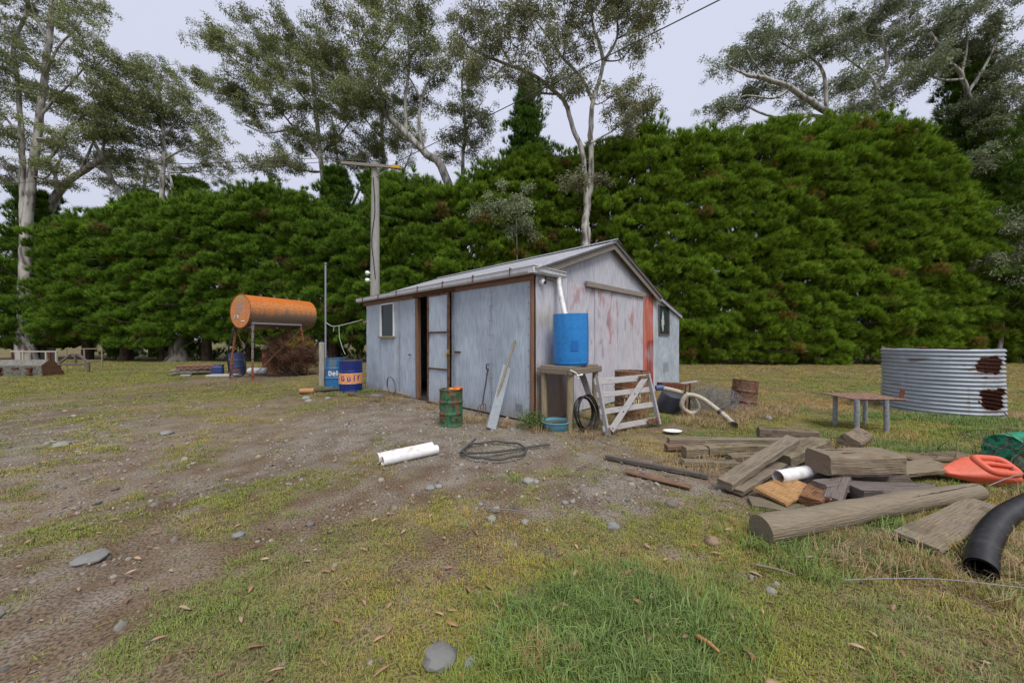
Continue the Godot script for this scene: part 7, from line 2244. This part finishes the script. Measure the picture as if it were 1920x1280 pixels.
	for s in 2:
		var sm := MB.new()
		for k in 60:
			var p := Vector3(rng.randfn(), rng.randfn(), rng.randfn()).normalized() * 0.17 * rng.randf()
			var d := Vector3(rng.randfn() * 0.7, rng.randfn() * 0.7 + 0.5, rng.randfn() * 0.7).normalized() * rng.randf_range(0.1, 0.24)
			var side := d.cross(Vector3(rng.randfn(), rng.randfn(), rng.randfn())).normalized() * 0.005
			var m := d.cross(side).normalized()
			var c := (Color(0.15, 0.085, 0.055) if s == 0 else Color(0.27, 0.2, 0.04)) * rng.randf_range(0.6, 1.3)
			sm.tri_c(p - side, p + side, p + d, m, m, m, c, c, c)
		sprays.append(sm.mesh())
	var xf := [[], []]
	var stems := MB.new()
	for k in 460:
		var v := Vector3(rng.randfn(), rng.randfn(), rng.randfn()).normalized() * pow(rng.randf(), 0.45)
		v *= 1.0 + 0.4 * n_vol.get_noise_3d(v.x * 5.0, v.y * 5.0, v.z * 5.0)
		var p := Vector3(v.x * 1.0, 0.85 + v.y * 0.85, v.z * 0.85)
		var s := rng.randf_range(0.8, 1.3)
		var tip := 1 if (p.y > 1.15 and rng.randf() < 0.4) else 0
		xf[tip].append(Transform3D(Basis(Vector3.UP, rng.randf() * TAU) * Basis.from_scale(Vector3(s, s, s)), p))
		if k % 9 == 0:
			stems.tube([Vector3(rng.randfn() * 0.15, -0.02, rng.randfn() * 0.12), p * Vector3(0.5, 0.5, 0.5), p], [0.025, 0.015, 0.006], 4, false)
	part(g, "stems", stems, M.twig).set_meta("kind", "stuff")
	scatter(g, "dead_foliage", sprays[0], M.leaf, xf[0])
	scatter(g, "yellow_tips", sprays[1], M.leaf, xf[1])


# ---------------------------------------------------------------- loose stones and sticks that one can point at
func make_rocks() -> void:
	var rows := [["large grey flat stone in the grass at the bottom edge", -0.32, 1.52, 0.075, 0, 0.55], ["small grey stone touching the large flat one", -0.18, 1.5, 0.03, 0, 0.6], ["white stone by the loop of hose, larger of two", 0.16, 3.44, 0.055, 2, 0.7], ["small white stone beside the larger white one", 0.24, 3.45, 0.035, 2, 0.6], ["dark grey round stone alone in the green turf", 0.76, 2.6, 0.045, 0, 0.7],
		["pale orange stone in the turf near the round log", 1.39, 2.4, 0.05, 1, 0.7], ["pale green grey stone by the fallen twigs", -0.13, 2.88, 0.04, 3, 0.7], ["cream stone in front of the pale green one", -0.16, 2.73, 0.04, 4, 0.65], ["grey pebble beside the pale green stone", -0.27, 2.97, 0.026, 0, 0.7], ["flat grey pebble on the turf past the cream stone", 0.1, 2.68, 0.035, 3, 0.5],
		["wide pale slab stone on the bare track", -2.75, 2.25, 0.09, 0, 0.35], ["dark stone on the bare soil of the yard", -1.55, 2.66, 0.035, 5, 0.6], ["grey slab half sunk in the track at the frame edge", -3.05, 1.93, 0.09, 0, 0.3], ["grey stone at the track edge nearer the camera", -2.65, 1.75, 0.06, 3, 0.35], ["grey stone in the track ruts beyond the pale slab", -1.98, 2.5, 0.04, 0, 0.6],
		["pair stone of pale grey on the turf by the pipe", -0.78, 3.3, 0.045, 0, 0.6], ["smaller pale stone next to the pair stone", -0.71, 3.34, 0.035, 2, 0.6], ["rounded grey stone on the turf before the bare gravel patch", 0.46, 3.0, 0.03, 0, 0.7], ["second rounded stone before the bare gravel patch", 0.53, 3.02, 0.028, 3, 0.7], ["brown stone on the gravel by the red brown plank", 1.36, 2.96, 0.05, 5, 0.5],
		["pale flat stone by the blue drum on the yard edge", -5.0, 8.4, 0.11, 3, 0.5], ["pale square stone farther out from the blue drum", -4.7, 8.0, 0.09, 2, 0.6], ["grey stone between the pale ones by the blue drum", -4.45, 8.35, 0.07, 0, 0.6], ["pale stone standing in the field past the pile", 4.6, 6.2, 0.06, 2, 0.8], ["white stone fragment by the shed corner", 0.0, 5.45, 0.035, 2, 0.5], ["flat grey stone among ruts of the far track", -5.3, 5.3, 0.09, 0, 0.4], ["grey stone with pale edge on the far track", -6.0, 4.6, 0.09, 3, 0.4]]
	var tone := [Color(0.85, 0.87, 0.88), Color(1.15, 0.72, 0.5), Color(1.7, 1.65, 1.6), Color(0.95, 1.0, 0.92), Color(1.3, 1.1, 0.85), Color(0.6, 0.52, 0.5)]
	rng.seed = 201
	for k in rows.size():
		var r: Array = rows[k]
		var mb := stone_mesh(50 + k, r[5])
		mb.c.fill(tone[r[4]])
		var o := single("loose_stone", r[0], "stone", mb, M.stone, at(r[1], r[2], ground_y(r[1], r[2]) + r[3] * r[5] * 0.35), rng.randf() * TAU, "loose stones about the yard")
		o.scale = Vector3(r[3], r[3], r[3] * rng.randf_range(0.7, 1.0))
	var twigs := [["pale bare stick on the turf below the round log", Vector3(1.5, 0.02, -2.13), Vector3(1.66, 0.03, -2.02), 0.008], ["thin twig lying behind the cream stone", Vector3(-0.2, 0.02, -2.84), Vector3(0.14, 0.03, -2.76), 0.006], ["dark twig on the soil by the thin black rail", Vector3(0.7, 0.02, -3.75), Vector3(0.9, 0.03, -3.9), 0.01], ["curled strip of red brown bark in the lush grass", Vector3(0.86, 0.03, -1.6), Vector3(0.9, 0.05, -1.5), 0.012]]
	for s in twigs:
		var mb := MB.new()
		var a: Vector3 = s[1]
		var b: Vector3 = s[2]
		mb.tube([a, a.lerp(b, 0.5) + Vector3(0, 0.012, 0.01), b], [s[3], s[3] * 0.8, s[3] * 0.5], 6)
		single("stick", s[0], "stick", mb, M.timber_gold if s[3] > 0.011 else M.twig)


# ---------------------------------------------------------------- everything
func _ready() -> void:
	var cam := Camera3D.new()
	cam.name = "camera"
	cam.position = Vector3(0, 1.4, 0)
	cam.rotation.x = deg_to_rad(-0.17)
	cam.fov = 89.1
	cam.near = 0.05
	cam.far = 3000.0
	add_child(cam)
	var env := Environment.new()
	env.background_mode = Environment.BG_SKY
	var sky := Sky.new()
	var sm := ProceduralSkyMaterial.new()
	sm.sky_top_color = lin(0.335, 0.352, 0.43)
	sm.sky_horizon_color = lin(0.315, 0.325, 0.392)
	sm.sky_curve = 0.25
	sm.ground_bottom_color = lin(0.06, 0.055, 0.04)
	sm.ground_horizon_color = lin(0.2, 0.21, 0.23)
	sm.sun_angle_max = 1.0
	var cn := noise_image(70, 512, 0.008, 4)
	sm.sky_cover = ramp_tex(cn, [[0.2, grey(0.0)], [0.5, grey(0.3)], [0.8, grey(0.6)]])
	sm.sky_cover_modulate = Color(0.2, 0.2, 0.22, 1.0)
	sky.sky_material = sm
	env.sky = sky
	env.tonemap_mode = Environment.TONE_MAPPER_LINEAR
	env.tonemap_exposure = 2.0
	env.sdfgi_enabled = true
	env.ssao_enabled = true
	env.ssil_enabled = true
	var we := WorldEnvironment.new()
	we.name = "environment"
	we.environment = env
	add_child(we)
	var sun := DirectionalLight3D.new()
	sun.name = "sun"
	sun.light_energy = 0.5
	sun.light_angular_distance = 26.0
	sun.light_color = Color(1.0, 0.98, 0.95)
	sun.shadow_enabled = true
	sun.sky_mode = DirectionalLight3D.SKY_MODE_LIGHT_ONLY
	sun.rotation_degrees = Vector3(-58, 22, 0)
	add_child(sun)

	n_low.seed = 1
	n_low.frequency = 0.12
	n_low.fractal_octaves = 3
	n_mid.seed = 2
	n_mid.frequency = 0.8
	n_mid.fractal_octaves = 3
	n_fine.seed = 3
	n_fine.frequency = 3.2
	n_fine.fractal_octaves = 3
	n_vol.seed = 4
	n_vol.frequency = 0.35
	n_vol.fractal_octaves = 2
	make_materials()
	make_lattice()
	make_ground()
	make_shed()
	make_trees()
	make_pole()
	make_fuel_tank()
	make_water_tank()
	make_drums()
	make_gable_things()
	make_front_things()
	make_left_things()
	make_right_things()
	make_pile()
	make_rocks()
	strew_gravel()
	litter()
	twig_litter()
	plant_grass()
